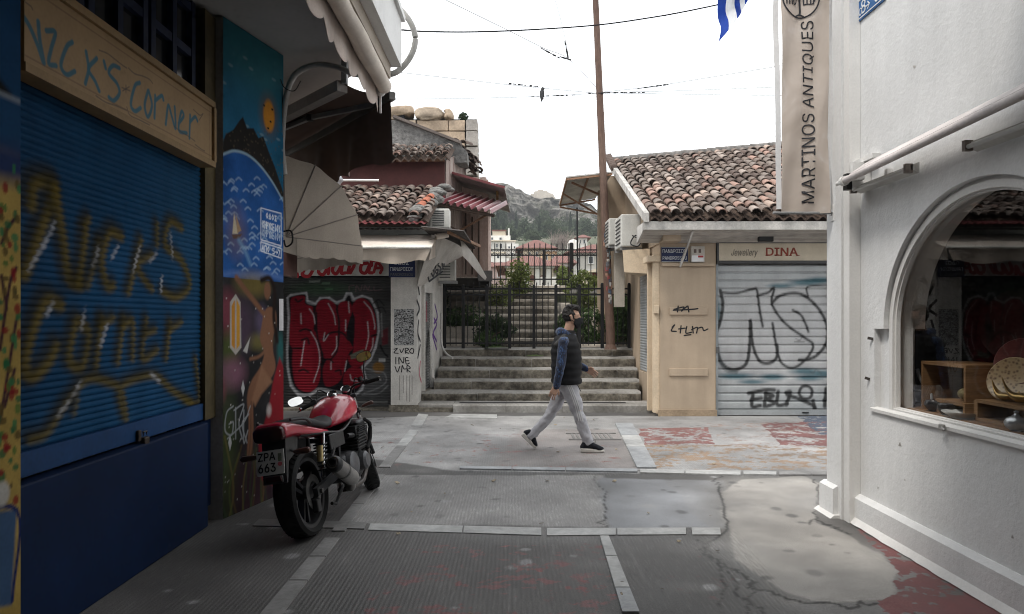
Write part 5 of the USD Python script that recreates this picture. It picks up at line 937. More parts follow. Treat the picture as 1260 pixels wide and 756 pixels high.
# street plate and bell box
t = thing('street_plate', 'dark blue plate lettered ΠΑΝΔΡΟΣΟΥ PANDROSSOU on the cream pillar', 'street sign', (2.6, YD, 2.5)); pm = mat('plate_dark_blue', (.012, .022, .075), .45, .2, 3, 30, .05); wl_ = mat('plate_lettering', (.62, .64, .67), .5, .2)
put('plate', MB().box(2.42, 2.85, YD - .018, YD - .004, 2.50, 2.74), pm, t); letter('ΠΑΝΔΡΟΣΟΥ', .06, 2.44, 2.645, YD - .0185, wl_, t, .38); letter('PANDROSSOU', .055, 2.44, 2.535, YD - .0185, wl_, t, .39); put('border', MB().box(2.425, 2.845, YD - .021, YD - .0185, 2.505, 2.511).box(2.425, 2.845, YD - .021, YD - .0185, 2.729, 2.735), wl_, t)
t = thing('meter_box', 'pale meter box with a red and white notice beside the blue plate', 'box', (2.98, YD, 2.5)); put('box', MB().mesh(rbox(.22, .06, .26, .01)).xf(lambda v: v + (3.0, YD - .032, 2.62)), mat('box_grey', (.42, .39, .35), .6, .2), t); put('notice', MB().box(2.90, 3.09, YD - .066, YD - .0625, 2.50, 2.60), wt, t); put('notice', MB().box(3.0, 3.085, YD - .07, YD - .0665, 2.565, 2.595), mat('notice_red', (.4, .04, .04), .5), t)
for x in (2.955, 3.03): put('slot', MB().box(x - .02, x + .02, YD - .066, YD - .0625, 2.64, 2.70), mat('slot_dark', (.12, .09, .08), .6), t)
put('ledge', MB().box(2.42, 3.28, YD - .05, YD - .001, 2.43, 2.475), cream, dina)
tag_m = mat('spray_black', (.02, .02, .022), .8, .2)
def spray(parent, name, pts_list, P0, n, ux, uz, w, m=tag_m, lift=.004):
    """paint strokes laid as thin film on a plane"""
    P0, n, ux, uz = (np.asarray(q, float) for q in (P0, n, ux, uz)); gs = []
    for pts in pts_list:
        h = np.array([hit(a, b, P0, n) - P0 for a, b in pts]); uv = np.c_[h @ ux, h @ uz]; uv = spline(uv, 5) if len(uv) > 2 else uv; gs.append(sg.LineString(uv).buffer(w / 2, quad_segs=3))
    g = shapely.union_all(gs); b = MB(); b.prism(g, P0 + n * (lift - .003), ux, uz, n * .003); return put(name, b, m, parent)
spray(dina, 'graffiti_tag', [[(829, 381), (841, 378), (838, 383), (845, 377)], [(834, 377), (833, 384)], [(828, 382), (850, 381), (858, 380)], [(846, 377), (847, 384)]], (0, YD, 0), (0, -1, 0), (1, 0, 0), (0, 0, 1), .022, lift=.031)
spray(dina, 'graffiti_tag', [[(827, 403), (830, 400), (826, 407), (832, 408)], [(835, 405), (843, 404)], [(838, 401), (837, 410)], [(845, 402), (844, 410), (851, 409)], [(852, 402), (853, 410)], [(851, 406), (858, 403), (857, 410)], [(859, 404), (864, 403), (866, 407), (871, 405)], [(842, 413), (850, 412)]], (0, YD, 0), (0, -1, 0), (1, 0, 0), (0, 0, 1), .020)
# side shutter, roller box, AC units
def plain(P): P.c[:] = (.40, .42, .43); z = P.p; P.c *= (.8 + .4 * meshkit.fbm(np.c_[z * 3, z[:, 0] * 0], 4))[:, None]; [P.blob((rng.uniform(0, .75), rng.uniform(.4, 1.9)), .05, .12, (.06, .06, .07), 1, .8) for _ in range(16)]
slat_panel(dina, (X0 + .02, 12.15, .62), (0, 1, 0), 1.30, .62, 2.40, .05, (-1, 0, 0), .012, plain, steel, 16, 4)
put('threshold', MB().box(X0 - .02, X0 + .1, 12.152, 13.448, .0, .615), cream, dina)
t = thing('shutter_box', 'cream boxed shutter housing under the air conditioner on the side wall', 'shutter box', (2.1, 12.3, 2.2)); put('casing', MB().hexa([W(768, 335, 12.4), (2.36, 12.25, 2.35), (2.36, 13.2, 2.35), W(768, 335, 13.2) + (0, 0, 0), W(766, 308, 12.4), (2.36, 12.25, 2.78), (2.36, 13.2, 2.78), W(766, 308, 13.2)]), looks['cream_post'], t)
dk_fin = mat('fin_dark', (.06, .06, .06), .6)
def ac(label, c, sx, sy, sz, face, grille=True):
    t = thing('air_conditioner', label, 'air conditioner', (c[0], c[1], c[2] - sz / 2)); c = np.asarray(c)
    put('casing', (lambda r: (r[0] + c, r[1]))(rbox(sx, sy, sz, .02)), M['grey_plastic'], t)
    n = 7
    for k in range(n):
        z = c[2] - sz * .36 + sz * .72 * k / (n - 1)
        if face == 'y': put('louvre', MB().box(c[0] - sx * .38, c[0] + sx * .22, c[1] - sy / 2 - .012, c[1] - sy / 2 - .001, z - .008, z + .008), dk_fin if grille else M['grey_plastic'], t)
        else: put('louvre', MB().box(c[0] - sx / 2 - .012, c[0] - sx / 2 - .001, c[1] - sy * .38, c[1] + sy * .30, z - .008, z + .008), dk_fin if grille else M['grey_plastic'], t)
    put('bracket', MB().box(c[0] - sx * .5, c[0] + sx * .6, c[1] - sy * .4, c[1] - sy * .34, c[2] - sz / 2 - .05, c[2] - sz / 2 - .001), M['grey_metal'], t); put('bracket', MB().box(c[0] - sx * .5, c[0] + sx * .6, c[1] + sy * .34, c[1] + sy * .4, c[2] - sz / 2 - .05, c[2] - sz / 2 - .001), M['grey_metal'], t); return t
ac('white air conditioner on the cream gable wall, nearest the street', W(772, 287, 12.75), .34, .80, .56, 'x'); ac('white air conditioner behind the nearer one on the cream gable wall', W(757, 288, 13.75), .34, .75, .50, 'x')
put('ac_cable', MB().tube(spline([W(778, 290, 12.3), W(788, 296, 12.2), W(785, 303, 12.2), W(776, 300, 12.3), W(782, 290, 12.3), W(792, 296, 12.1)], 6), .012, 6), M['black'], smooth=50, label='looped black cable beside the nearer air conditioner', cat='cable')
put('white_duct', MB().box(*sorted((W(756, 0, 13.9)[0], W(768, 0, 13.9)[0])), 13.85, 14.0, W(0, 378, 13.9)[2], W(0, 302, 13.9)[2]), mat('duct_paint', (.46, .42, .36), .8, .15), label='white boxed duct on the side wall behind the rusty pole', cat='duct')
put('corner_post', MB().box(*sorted((W(736, 0, 15.2)[0], W(746, 0, 15.2)[0])), 15.15, 15.35, 1, 4.3), cream, dina)
put('side_wall', MB().box(W(744, 0, 15.25)[0], X0, 15.12, 15.4, .9, 4.6), cream, dina)
# gable canopy with rusty frame
gc = thing('gable_canopy', 'white sheet canopy on a rusty frame under the tiled gable', 'canopy', (1.5, 14.6, 4.2))
sh_ = MB().hexa([(1.06, 14.0, 4.34), (1.98, 14.0, 4.44), (1.98, 17.0, 4.44), (1.12, 17.0, 4.30), (1.06, 14.0, 4.365), (1.98, 14.0, 4.465), (1.98, 17.0, 4.465), (1.12, 17.0, 4.325)])
put('sheet', sh_, mat('canopy_sheet', (.46, .44, .41), .8, .25, 2, 30, .2), gc)
for a, c in (((1.07, 14.02, 4.31), (1.97, 14.02, 4.41)), ((1.13, 16.98, 4.27), (1.97, 16.98, 4.41)), ((1.075, 14.05, 4.315), (1.135, 16.95, 4.275)), ((1.5, 14.05, 4.36), (1.6, 16.95, 4.36)), ((1.10, 15.4, 4.27), (1.97, 15.4, 3.75)), ((1.13, 16.9, 4.22), (2.05, 16.9, 4.05)), ((1.2, 14.3, 4.30), (2.0, 15.4, 4.20))):
    put('frame_bar', MB().bar(a, c, .035, .035), M['rust'], gc)

# tiled roofs -----------------------------------------------------
tile_cols = [(.25, .165, .135), (.34, .26, .215), (.20, .155, .13), (.28, .23, .20), (.125, .092, .078), (.285, .185, .15), (.235, .195, .17)]
tile_m = [mat('roof_tile_%d' % k, c, .9, .35, 6, 40, .4, .006, col2=tuple(np.array(c) * 1.0 * (1.25 if k % 2 else .75) + (.03 if k == 3 else 0))) for k, c in enumerate(tile_cols)]
def tile_arrays(r0, r1, L_, th=.016, n=7):
    a = np.linspace(0, math.pi, n); out0 = np.c_[-r0 * np.cos(a), a * 0, r0 * .8 * np.sin(a)]; out1 = np.c_[-r1 * np.cos(a), a * 0 + L_, r1 * .8 * np.sin(a)]; in0 = np.c_[-(r0 - th) * np.cos(a), a * 0, (r0 - th) * .8 * np.sin(a)]; in1 = np.c_[-(r0 - th) * np.cos(a), a * 0 + .12, (r0 - th) * .8 * np.sin(a)]
    V = np.vstack([out0, out1, in0, in1]); i = np.arange(n - 1); q = np.vstack([np.stack([i + n, i + n + 1, i + 1, i], 1), np.stack([i, i + 1, i + 1 + 2 * n, i + 2 * n], 1), np.stack([i + 2 * n, i + 1 + 2 * n, i + 1 + 3 * n, i + 3 * n], 1)])
    return V, q
def tiled_roof(parent, E0, E1, R0, R1, pitch, exposure, limit, seed, jit=1., tone=None, rad=None):
    """eaves E0-E1 (left to right), ridge R0-R1: rows of barrel tiles, the lowest rows each a part, the others joined"""
    g = np.random.default_rng(seed); E0, E1, R0, R1 = (np.asarray(q, float) for q in (E0, E1, R0, R1)); W_ = np.linalg.norm(E1 - E0); H_ = np.linalg.norm(R0 - E0); nc, nr = int(W_ / pitch), int(H_ / exposure); cnt = 0; rest = {}
    nrm = np.cross(E1 - E0, R0 - E0); nrm /= np.linalg.norm(nrm); nrm *= np.sign(nrm[2])
    bed = MB(); n_s = nc * 6 + 1; t = np.linspace(0, 1, n_s); wv = -.055 + .03 * -np.cos(np.linspace(0, nc * 2 * math.pi, n_s))
    lo = E0 + np.outer(t, E1 - E0) + wv[:, None] * nrm; hi = R0 + np.outer(t, R1 - R0) + wv[:, None] * nrm; i = np.arange(n_s - 1)
    put('tile_bed', (np.vstack([lo, hi, lo - nrm * .03]), np.vstack([np.stack([i, i + 1, i + 1 + n_s, i + n_s], 1), np.stack([i + 2 * n_s, i + 1 + 2 * n_s, i + 1, i], 1)])), mat('tile_bed_clay', (.10, .07, .055), .9, .4, 6, 40, .3), parent)
    r_ = rad or pitch * .46
    for r in range(nr):
        for c in range(nc):
            s, t = (c + .5) / nc, r / nr; base = E0 + (E1 - E0) * s; top = R0 + (R1 - R0) * s; p = base + (top - base) * t; d = (top - base) / np.linalg.norm(top - base); x = (E1 - E0) / W_
            a = g.normal(0, .045 * jit); d2_ = d * math.cos(a) + x * math.sin(a); x2 = np.cross(d2_, nrm); V, q = tile_arrays(r_ * g.uniform(.95, 1.06), r_ * .80, exposure * 1.22); lift = g.uniform(-.004, .014) * jit
            tilt = .055; n2 = nrm; wp = p + x * g.normal(0, .008 * jit) + d * g.normal(0, .02 * jit)
            VV = wp + V[:, :1] * x2 + V[:, 1:2] * d2_ + V[:, 2:] * n2 + (lift + .022 * (1 - V[:, 1:2] / (exposure * 1.22))) * n2
            w_ = g.random() + (tone(s, t) if tone else 0); k = int(g.integers(7)) if w_ < .75 else int(g.choice([2, 4, 6]))
            if cnt < limit: put('roof_tile', (VV, q), tile_m[k], parent, smooth=50)
            else: rest.setdefault(k, MB()).add(VV, q)
            cnt += 1
    first = None
    for k, b in rest.items():
        put('roof_tiles', b, tile_m[k], parent, smooth=50, kind='stuff', label='higher rows of barrel tiles towards the ridge')
E0, E1, R0, R1 = (2.10, 10.93, 3.17), (6.4, 10.93, 3.20), (2.12, 15.1, 4.90), (6.5, 15.1, 5.30)
tiled_roof(dina, E0, E1, R0, R1, .172, .262, 300, 4, 1.1, lambda s, t: .5 * t)
rg = MB()
for k in range(24):
    p = np.array(R0) + (np.array(R1) - R0) * (k + .5) / 24; rg.tube([p + (-.1, 0, .0), p + (.09, 0, .01)], .085 + .012 * rng.random(), 10)
put('ridge', rg, mat('ridge_mortar', (.17, .16, .15), .95, .4, 6, 25, .6, .02), dina, smooth=50)
put('ridge_flashing', MB().hexa([(4.0, 15.15, 5.0), (6.5, 15.15, 5.25), (6.5, 15.3, 5.25), (4.0, 15.3, 5.0), (4.0, 15.15, 5.10), (6.5, 15.15, 5.46), (6.5, 15.3, 5.46), (4.0, 15.3, 5.10)]), mat('flashing', (.55, .57, .58), .6, .2), dina)
put('verge', MB().hexa([(2.02, 10.95, 3.06), (2.10, 10.95, 3.06), (2.12, 15.15, 4.80), (2.04, 15.15, 4.80), (2.02, 10.95, 3.20), (2.10, 10.95, 3.20), (2.12, 15.15, 4.94), (2.04, 15.15, 4.94)]), M['dirty_white'], dina)
put('roof_deck', MB().hexa([(2.10, 11.0, 3.04), (6.5, 11.0, 3.08), (6.5, 15.1, 4.80), (2.12, 15.1, 4.72), (2.10, 11.0, 3.06), (6.5, 11.0, 3.10), (6.5, 15.1, 4.84), (2.12, 15.1, 4.76)]), looks['eaves_wood'], dina)
ob = MB()
for k in range(7):
    t_ = k / 7; p = np.array([1.98, 14.4 + .12 * k, 4.62 + .06 * k]); ob.tube([p, p + (.12, 0, .03)], .07, 8)
put('broken_tile_end', ob, tile_m[4], dina, smooth=50)
# ================================================================== shop across the side street on the left, with the red graffiti shutter
ls = thing('graffiti_shop', 'old shop with red graffiti on its shutter and a mossy tiled roof', 'shop', (-2.5, 12.1, 0))
YL = 12.1
dw = M['dirty_white']
put('pillar', MB().box(-2.05, -1.60, YL, YL + .55, 0, 2.72), mat('old_white_wall', (.50, .48, .45), .85, .18, 2.5, 40, .3, .005, streak=.15), ls)
put('pillar_base', MB().box(-2.08, -1.57, YL - .03, YL - .001, 0, .12), stone_d, ls)
side0, side1 = np.array([-1.60, YL + .0]), np.array([-1.38, 14.3]); sdv = (side1 - side0) / np.linalg.norm(side1 - side0); snv = np.array([sdv[1], -sdv[0]])
def sidebox(t0, t1, z0, z1, o0=-.2, o1=0.):
    a, b_ = side0 + sdv * t0, side0 + sdv * t1; q = [a + snv * o0, a + snv * o1, b_ + snv * o1, b_ + snv * o0]
    return MB().hexa([(*q[k], z0) for k in (0, 1, 2, 3)] + [(*q[k], z1) for k in (0, 1, 2, 3)])
for t0, t1, z0, z1 in ((.552, .62, 0, 3.0), (.02, .55, 2.62, 3.0), (1.22, 2.2, 0, 3.0), (.622, 1.218, 2.05, 3.0)): put('wall', sidebox(t0, t1, z0, z1), looks['old_white_wall'], ls)
def plain2(P): P.c[:] = (.16, .16, .155); z = P.p; P.c *= (.6 + .8 * meshkit.fbm(np.c_[z * 4, z[:, 0] * 0], 4))[:, None]
slat_panel(ls, (*(side0 + sdv * .62 - snv * .06), .30), (*sdv, 0), .60, .30, 2.05, .05, (*snv, 0), .012, plain2, looks['painted_slats'], 10, 4)
put('sill_stone', sidebox(.55, 1.3, .0, .30, -.2, .03), stone_d, ls)
put('wall', MB().box(-8, -4.35, YL + .1, 14, 0, 3.05).box(-8, -2.055, YL + .65, 13.4, 2.36, 3.1), plaster_l, ls)
put('step', MB().box(-4.35, -2.06, YL + .15, YL + .62, 0, .03), stone_d, ls)
# shutter
GX0, GX1, GY, GZ = -4.34, -2.10, 12.58, 2.31
def onG(*pts): return np.array([(lambda h: (h[0] - GX0, h[2]))(hit(a, b, (0, GY, 0), (0, 1, 0))) for a, b in pts])
def zg(*pts): return onG(*[(340 + a / 4.447, 340 + b / 4.447) for a, b in pts])
def red_graffiti(P):
    u, z = P.p.T; P.c[:] = (.055, .055, .055); n = meshkit.fbm(np.c_[u * 2, z * 3, z * 0], 4, 6)[:, None]; P.c *= .5 + .9 * n
    P.blob(zg((250, 70))[0], .5, .12, (.03, .08, .035), 1, .5); P.blob(zg((520, 560))[0], .4, .35, (.10, .10, .105), 1, .6)
    red, k, wh = (.165, .008, .016), (.010, .008, .010), (.42, .42, .44)
    out = [(62, 120), (80, 103), (165, 92), (172, 135), (215, 150), (240, 120), (290, 118), (330, 145), (370, 128), (385, 95), (410, 95), (425, 125), (470, 108), (520, 125), (555, 200), (562, 300), (545, 390), (515, 460), (475, 500), (490, 560), (470, 620), (420, 660), (330, 640), (230, 625), (180, 655), (120, 650), (80, 600), (62, 500), (60, 400), (68, 230)]
    P.poly(zg(*out), (.20, .20, .21), .03, .9, True)
    for a, b in zip(out, out[1:] + out[:1]): P.stroke(zg(a, b), .035, wh, .02, .75)
    inn = [(70, 130), (85, 112), (158, 100), (165, 145), (215, 160), (245, 128), (285, 126), (330, 155), (372, 140), (390, 110), (405, 110), (420, 140), (470, 118), (512, 135), (545, 205), (552, 300), (535, 385), (505, 450), (465, 490), (478, 560), (460, 610), (420, 640), (330, 625), (230, 610), (180, 640), (130, 635), (92, 590), (72, 500), (68, 400), (76, 230)]
    P.poly(zg(*inn), k, .02, 1, True)
    for s in ([(85, 120), (155, 110), (158, 150), (205, 175), (215, 240), (205, 290), (235, 340), (245, 450), (240, 560), (205, 625), (150, 630), (105, 590), (88, 480), (90, 400), (75, 370), (72, 300), (80, 210)],
              [(225, 150), (250, 130), (285, 128), (325, 160), (338, 250), (335, 370), (300, 445), (265, 450), (245, 380), (225, 300), (215, 220)],
              [(345, 150), (400, 140), (415, 190), (400, 240), (385, 300), (390, 340), (420, 390), (395, 430), (365, 540), (330, 590), (270, 600), (255, 520), (275, 460), (320, 420), (345, 330), (340, 230)],
              [(415, 170), (450, 122), (505, 140), (542, 220), (548, 320), (525, 400), (480, 480), (420, 500), (390, 440), (420, 420), (425, 300), (430, 230)],
              [(375, 530), (420, 495), (465, 510), (475, 560), (450, 605), (400, 620), (368, 590)]):
        P.poly(zg(*s), red, .02, 1, True)
    P.poly(zg((400, 250), (430, 235), (428, 330), (418, 390), (392, 330)), k, .015); P.poly(zg((450, 410), (480, 400), (470, 440), (410, 455), (405, 430)), (.11, .11, .085), .02); P.blob(zg((395, 130))[0], .04, .03, k, .5)
    for l in ([(130, 300), (160, 290), (190, 300)], [(95, 395), (140, 395)], [(140, 350), (170, 340), (180, 370)], [(125, 520), (150, 510), (175, 525)], [(330, 180), (345, 260), (335, 400), (300, 455)], [(255, 345), (300, 310), (360, 310), (395, 350)], [(250, 460), (290, 455), (310, 470)], [(105, 125), (120, 140), (145, 125)], [(220, 200), (225, 330), (255, 430)], [(325, 520), (350, 515), (355, 540)], [(520, 330), (548, 320)], [(245, 480), (250, 600)], [(205, 180), (220, 260)]): P.stroke(zg(*l), .032, k, .02, .95)
    for l in ([(135, 205), (137, 260)], [(182, 180), (205, 215), (212, 260)], [(285, 150), (315, 210), (325, 265)], [(190, 305), (225, 370), (238, 470), (205, 580)], [(155, 355), (145, 420), (135, 490)], [(380, 240), (380, 300)], [(395, 140), (400, 200)], [(480, 140), (520, 190), (538, 260), (538, 290)], [(500, 250), (505, 330), (490, 400)], [(530, 340), (525, 390), (495, 445)], [(330, 330), (330, 390), (305, 430)], [(265, 310), (260, 355), (285, 320)], [(300, 470), (300, 510)], [(385, 465), (375, 520)], [(405, 540), (415, 570), (460, 575)]): P.stroke(zg(*l), .020, (.38, .33, .35), .014, .9)
    for l in ([(400, 80), (400, 55), (425, 50)], [(435, 85), (440, 52), (460, 80), (470, 50)], [(480, 75), (485, 50), (500, 75)], [(510, 55), (505, 78), (525, 78)], [(535, 60), (540, 80), (580, 72)]): P.stroke(zg(*l), .016, (.16, .10, .11), .012, .8)
    P.blob(zg((560, 500))[0], .10, .10, (.20, .10, .02), .4, .9); P.poly(zg((560, 450), (598, 450), (598, 470), (560, 470)), (.35,) * 3, .01); P.stroke(zg((570, 380), (590, 420), (610, 440)), .03, k, .02); P.poly(zg((575, 300), (612, 280), (612, 370), (580, 380)), (.12, .012, .02), .03, .8)
    for l in ([(480, 500), (540, 520), (590, 530), (600, 580), (540, 620), (480, 640)], [(470, 650), (560, 640), (610, 600)], [(480, 560), (520, 580), (560, 570)], [(575, 205), (580, 330)]): P.stroke(zg(*l), .022, (.22, .22, .225), .02, .7)
    for l in ([(530, 150), (560, 130), (590, 160)], [(540, 180), (580, 170), (600, 200)], [(550, 140), (570, 200)]): P.stroke(zg(*l), .02, k, .02, .8)
    P.poly(zg((180, 22), (240, 20), (242, 34), (180, 36)), (.20, .22, .20), .01, .7); P.poly(zg((250, 34), (295, 34), (295, 44), (250, 44)), (.15, .24, .16), .01, .7); P.poly(zg((268, 66), (312, 66), (312, 75), (268, 76)), (.08, .17, .09), .01, .7); P.poly(zg((440, 682), (610, 682), (610, 696), (440, 696)), (.17, .17, .165), .015, .6)
slat_panel(ls, (GX0, GY, .03), (1, 0, 0), GX1 - GX0, .03, GZ, .049, (0, -1, 0), .014, red_graffiti, looks['painted_slats'], 170, 4)
put('frame', MB().box(GX1 + .002, -2.052, GY - .06, GY + .06, 0, 2.36).box(GX0 - .05, GX0 - .002, GY - .06, GY + .06, 0, 2.36), mat('dark_frame', (.07, .07, .07), .6, .3), ls)
put('wall', MB().box(-4.35, -2.055, GY + .05, GY + .08, 0, 2.4), looks['dark_recess'], ls)
put('sign_panel', MB().box(-4.34, -2.052, GY - .18, GY - .10, 2.325, 2.72), mat('white_sign', (.50, .49, .47), .7, .15, 3, 40, .1, streak=.2), ls, label='white sign with red lettering over the graffiti shutter')
redp = mat('sign_red', (.30, .012, .02), .5, .2)
spray(ls, 'lettering', [[(428, 336), (432, 322), (436, 326), (431, 336)], [(436, 325), (441, 322)], [(452, 324), (445, 326), (444, 334), (450, 336), (455, 326), (454, 335), (458, 336)], [(468, 322), (458, 321), (457, 327)], [(412, 324), (409, 333), (414, 337), (421, 326), (420, 336), (425, 336)], [(395, 326), (392, 335), (398, 338), (404, 328), (404, 337)], [(376, 330), (372, 338), (380, 340), (386, 331)], [(358, 338), (364, 330), (366, 340)]], (0, GY - .18, 0), (0, -1, 0), (1, 0, 0), (0, 0, 1), .058, redp)
spray(ls, 'lettering', [[(460, 335), (464, 324), (470, 330), (468, 336)], [(462, 330), (469, 330)]], (0, GY - .185, 0), (0, -1, 0), (1, 0, 0), (0, 0, 1), .05, redp)
t = thing('street_plate', 'dark blue plate lettered ΟΔΟΣ ΠΑΝΔΡΟΣΟΥ on the white pillar', 'street sign', (-1.85, YL, 2.3))
put('plate', MB().box(-2.08, -1.64, YL - .03, YL - .008, 2.28, 2.58), pm, t); letter('ΟΔΟΣ', .06, -1.99, 2.49, YL - .0305, wl_, t, .25); letter('ΠΑΝΔΡΟΣΟΥ', .065, -2.05, 2.385, YL - .0305, wl_, t, .38); letter('PANDROSSOU', .05, -2.05, 2.30, YL - .0305, mat('worn_lettering', (.13, .14, .15), .6, .4), t, .38)
# dark printed poster, scrawls
ptm = usdkit.material(stage, '/World/Looks/poster_print', {'tc': ('geometry', {}), 'mp': ('mapping', {'scale': (16., 16., 34.)}), 'n': ('noise_texture', {'scale': 1., 'detail': 6., 'distortion': 2.5}), 'r': ('rgb_ramp', {'ramp': [(.46, (.012,) * 3), (.54, (.32,) * 3)]}), 'p': ('principled_bsdf', {'roughness': .8})}, [('tc.position', 'mp.vector'), ('mp.vector', 'n.vector'), ('n.fac', 'r.fac'), ('r.color', 'p.base_color')], surface='p.BSDF')
put('poster', MB().box(-1.995, -1.66, YL - .008, YL - .003, 1.13, 1.74), ptm, label='black and white printed poster pasted on the white pillar', cat='poster')
spray(ls, 'graffiti_tag', [[(485, 430), (489, 429), (485, 434), (490, 435)], [(492, 430), (494, 434), (497, 429)], [(499, 435), (499, 429), (503, 430), (499, 433), (503, 435)], [(506, 429), (504, 433), (508, 435), (509, 430), (506, 429)], [(487, 440), (487, 448)], [(491, 448), (491, 440), (496, 447), (497, 440)], [(502, 440), (499, 441), (500, 448), (504, 447)], [(500, 444), (503, 444)], [(486, 451), (489, 458), (492, 451)], [(494, 458), (495, 450), (497, 454), (500, 454)], [(501, 458), (501, 450), (505, 453), (501, 455), (505, 458)]], (0, YL, 0), (0, -1, 0), (1, 0, 0), (0, 0, 1), .016)
for x in (-1.9, -1.84, -1.78, -1.73, -1.69): put('drip', MB().box(x - .004, x + .004, YL - .003, YL - .0005, rng.uniform(.15, .4), .62), mat('drip_grey', (.18, .17, .16), .8, .2), ls)
spray(ls, 'graffiti_tag', [[(515, 395), (514, 410), (517, 420)], [(513, 370), (516, 380), (513, 388)], [(517, 425), (514, 440)], [(514, 350), (516, 362)]], (*side0, 0), (*snv, 0), (*sdv, 0), (0, 0, 1), .05)
spray(ls, 'graffiti_tag', [[(534, 392), (537, 400), (533, 410), (537, 420)], [(535, 375), (538, 390), (534, 398)], [(532, 412), (537, 430)]], (*side0, 0), (*snv, 0), (*sdv, 0), (0, 0, 1), .05, mat('spray_purple', (.10, .03, .20), .8, .2))
spray(ls, 'graffiti_tag', [[(517, 445), (516, 460), (518, 470)], [(525, 372), (525, 395)]], (*side0, 0), (*snv, 0), (*sdv, 0), (0, 0, 1), .035, mat('spray_red', (.28, .03, .06), .8, .2))
# white fixed awning over the shop front
fa = thing('fixed_awning', 'cream fabric awning with a drooping valance over the graffiti shop', 'awning', (-2.9, 11.5, 2.6))
def aw_p(u, v): return np.c_[-4.6 + (3.34) * u, 12.08 - .85 * v - .02 * np.sin(u * 14) * v, 2.99 - .30 * v - .018 * np.sin(v * np.pi) + .012 * np.sin(u * 21) * v]
v, q, u, w = sheet(aw_p, 60, 8); put('fabric', (np.vstack([v, v - (0, 0, .005)]), np.vstack([q[:, ::-1], q + len(v)])), M['canvas_white'], fa, smooth=60)
v, q, u, w = sheet(lambda u, v: aw_p(u, 1 + 0 * v) - np.c_[.0 * u + .10 * v * (u > .9) * (u - .9) * 10, -.03 * v + .03 * v * np.sin(u * 33), v * (.22 + .02 * np.sin(u * 25))], 110, 6); put('valance', (np.vstack([v, v + (0, .004, 0)]), np.vstack([q[:, ::-1], q + len(v)])), M['canvas'], fa, smooth=60)
put('front_bar', MB().tube([aw_p(np.array([0.]), np.array([1.]))[0], aw_p(np.array([1.]), np.array([1.]))[0]], .022, 10), mat('bright_bar', (.70, .68, .63), .6), fa, smooth=60)
put('end_panel', MB().add([aw_p(np.array([1.]), np.array([0.]))[0], aw_p(np.array([1.]), np.array([1.]))[0], (-1.29, 12.08, 2.62), (-1.31, 11.27, 2.50)], [[0, 1, 3], [0, 3, 2], [0, 3, 1], [0, 2, 3]]), M['canvas_white'], fa)
tt = thing('torn_tarpaulin', 'torn cream tarpaulin sprayed with black letters draped at the shop corner', 'tarpaulin', (-1.5, 12.3, 2.4))
ca = spline([W(531, 289, 11.75), W(548, 294, 12.2), W(566, 303, 12.75), W(571, 312, 13.1)], 6); cb = spline([W(513, 353, 12.04), W(524, 349, 12.2), W(540, 332, 12.6), W(563, 319, 13.1)], 6)
n = len(ca); v = np.vstack([(ca * (1 - t) + cb * t + np.c_[.06 * np.sin(np.linspace(0, 9, n)), np.zeros(n), np.zeros(n)] * math.sin(t * math.pi)) for t in np.linspace(0, 1, 10)]); i, j = np.meshgrid(np.arange(9), np.arange(n - 1), indexing='ij'); q = np.stack([i * n + j, i * n + j + 1, (i + 1) * n + j + 1, (i + 1) * n + j], -1).reshape(-1, 4)
Pt = Paint(np.c_[(np.asarray([(630 + x / y * F) for x, y, z in v])), [HY - (z - EYE) / y * F for x, y, z in v]], (.56, .53, .49))
v2, q2 = None, None
put('cloth', (np.vstack([v, v + (-.004, .004, 0)]), np.vstack([q, q[:, ::-1] + len(v)])), mat('tarpaulin_cloth', (.38, .355, .325), .9, .18, 2, 60, .15, streak=.2), tt, smooth=60)
nv = np.cross(v[n + 3] - v[3], v[4] - v[3]); nv /= np.linalg.norm(nv); nv *= -np.sign(nv @ v[3])
pc = W(524, 345, 12.17); ux = W(540, 333, 12.58) - pc; ux /= np.linalg.norm(ux); n3 = np.array([-ux[1], ux[0], 0]); n3 = np.array([.86, -.5, 0.05]); n3 -= ux * (n3 @ ux); n3 /= np.linalg.norm(n3); uz_ = np.cross(n3, ux); uz_ *= np.sign(uz_[2])
b = MB()
for k, g_ in enumerate(([(0, 0), (.03, .18), (.10, .16), (.03, .09)], [(.16, .02), (.13, .12), (.2, .17), (.23, .06), (.16, .02)], [(.36, .16), (.28, .1), (.3, .02), (.38, .06), (.33, .08)], [(.5, .18), (.42, .14), (.48, .07), (.42, .02)], [(.55, .02), (.58, .17)], [(.6, .05), (.68, .15)], [(.0, -.01), (.5, -.01)])):
    b.prism(sg.LineString(spline(np.array(g_), 5) if len(g_) > 2 else g_).buffer(.017, quad_segs=3), pc + n3 * .055 - uz_ * .02, ux, uz_, n3 * .004)
put('graffiti_tag', b, tag_m, tt)
ca = spline([W(566, 294, 13.0), W(574, 302, 13.4), W(586, 318, 13.9), W(597, 338, 14.15)], 6); cb = spline([W(566, 312, 13.0), W(576, 322, 13.4), W(588, 336, 13.9), W(597, 345, 14.15)], 6); n = len(ca)
v = np.vstack([ca, (ca + cb) / 2 + (.03, 0, 0), cb]); i, j = np.meshgrid(np.arange(2), np.arange(n - 1), indexing='ij'); q = np.stack([i * n + j, i * n + j + 1, (i + 1) * n + j + 1, (i + 1) * n + j], -1).reshape(-1, 4); put('cloth_strip', (np.vstack([v, v + (-.004, .004, 0)]), np.vstack([q, q[:, ::-1] + len(v)])), looks['tarpaulin_cloth'], tt, smooth=60)
put('roll_end', MB().tube([W(536, 292, 11.9), W(551, 289, 12.0)], .05, 10), M['canvas_white'], tt, smooth=60)
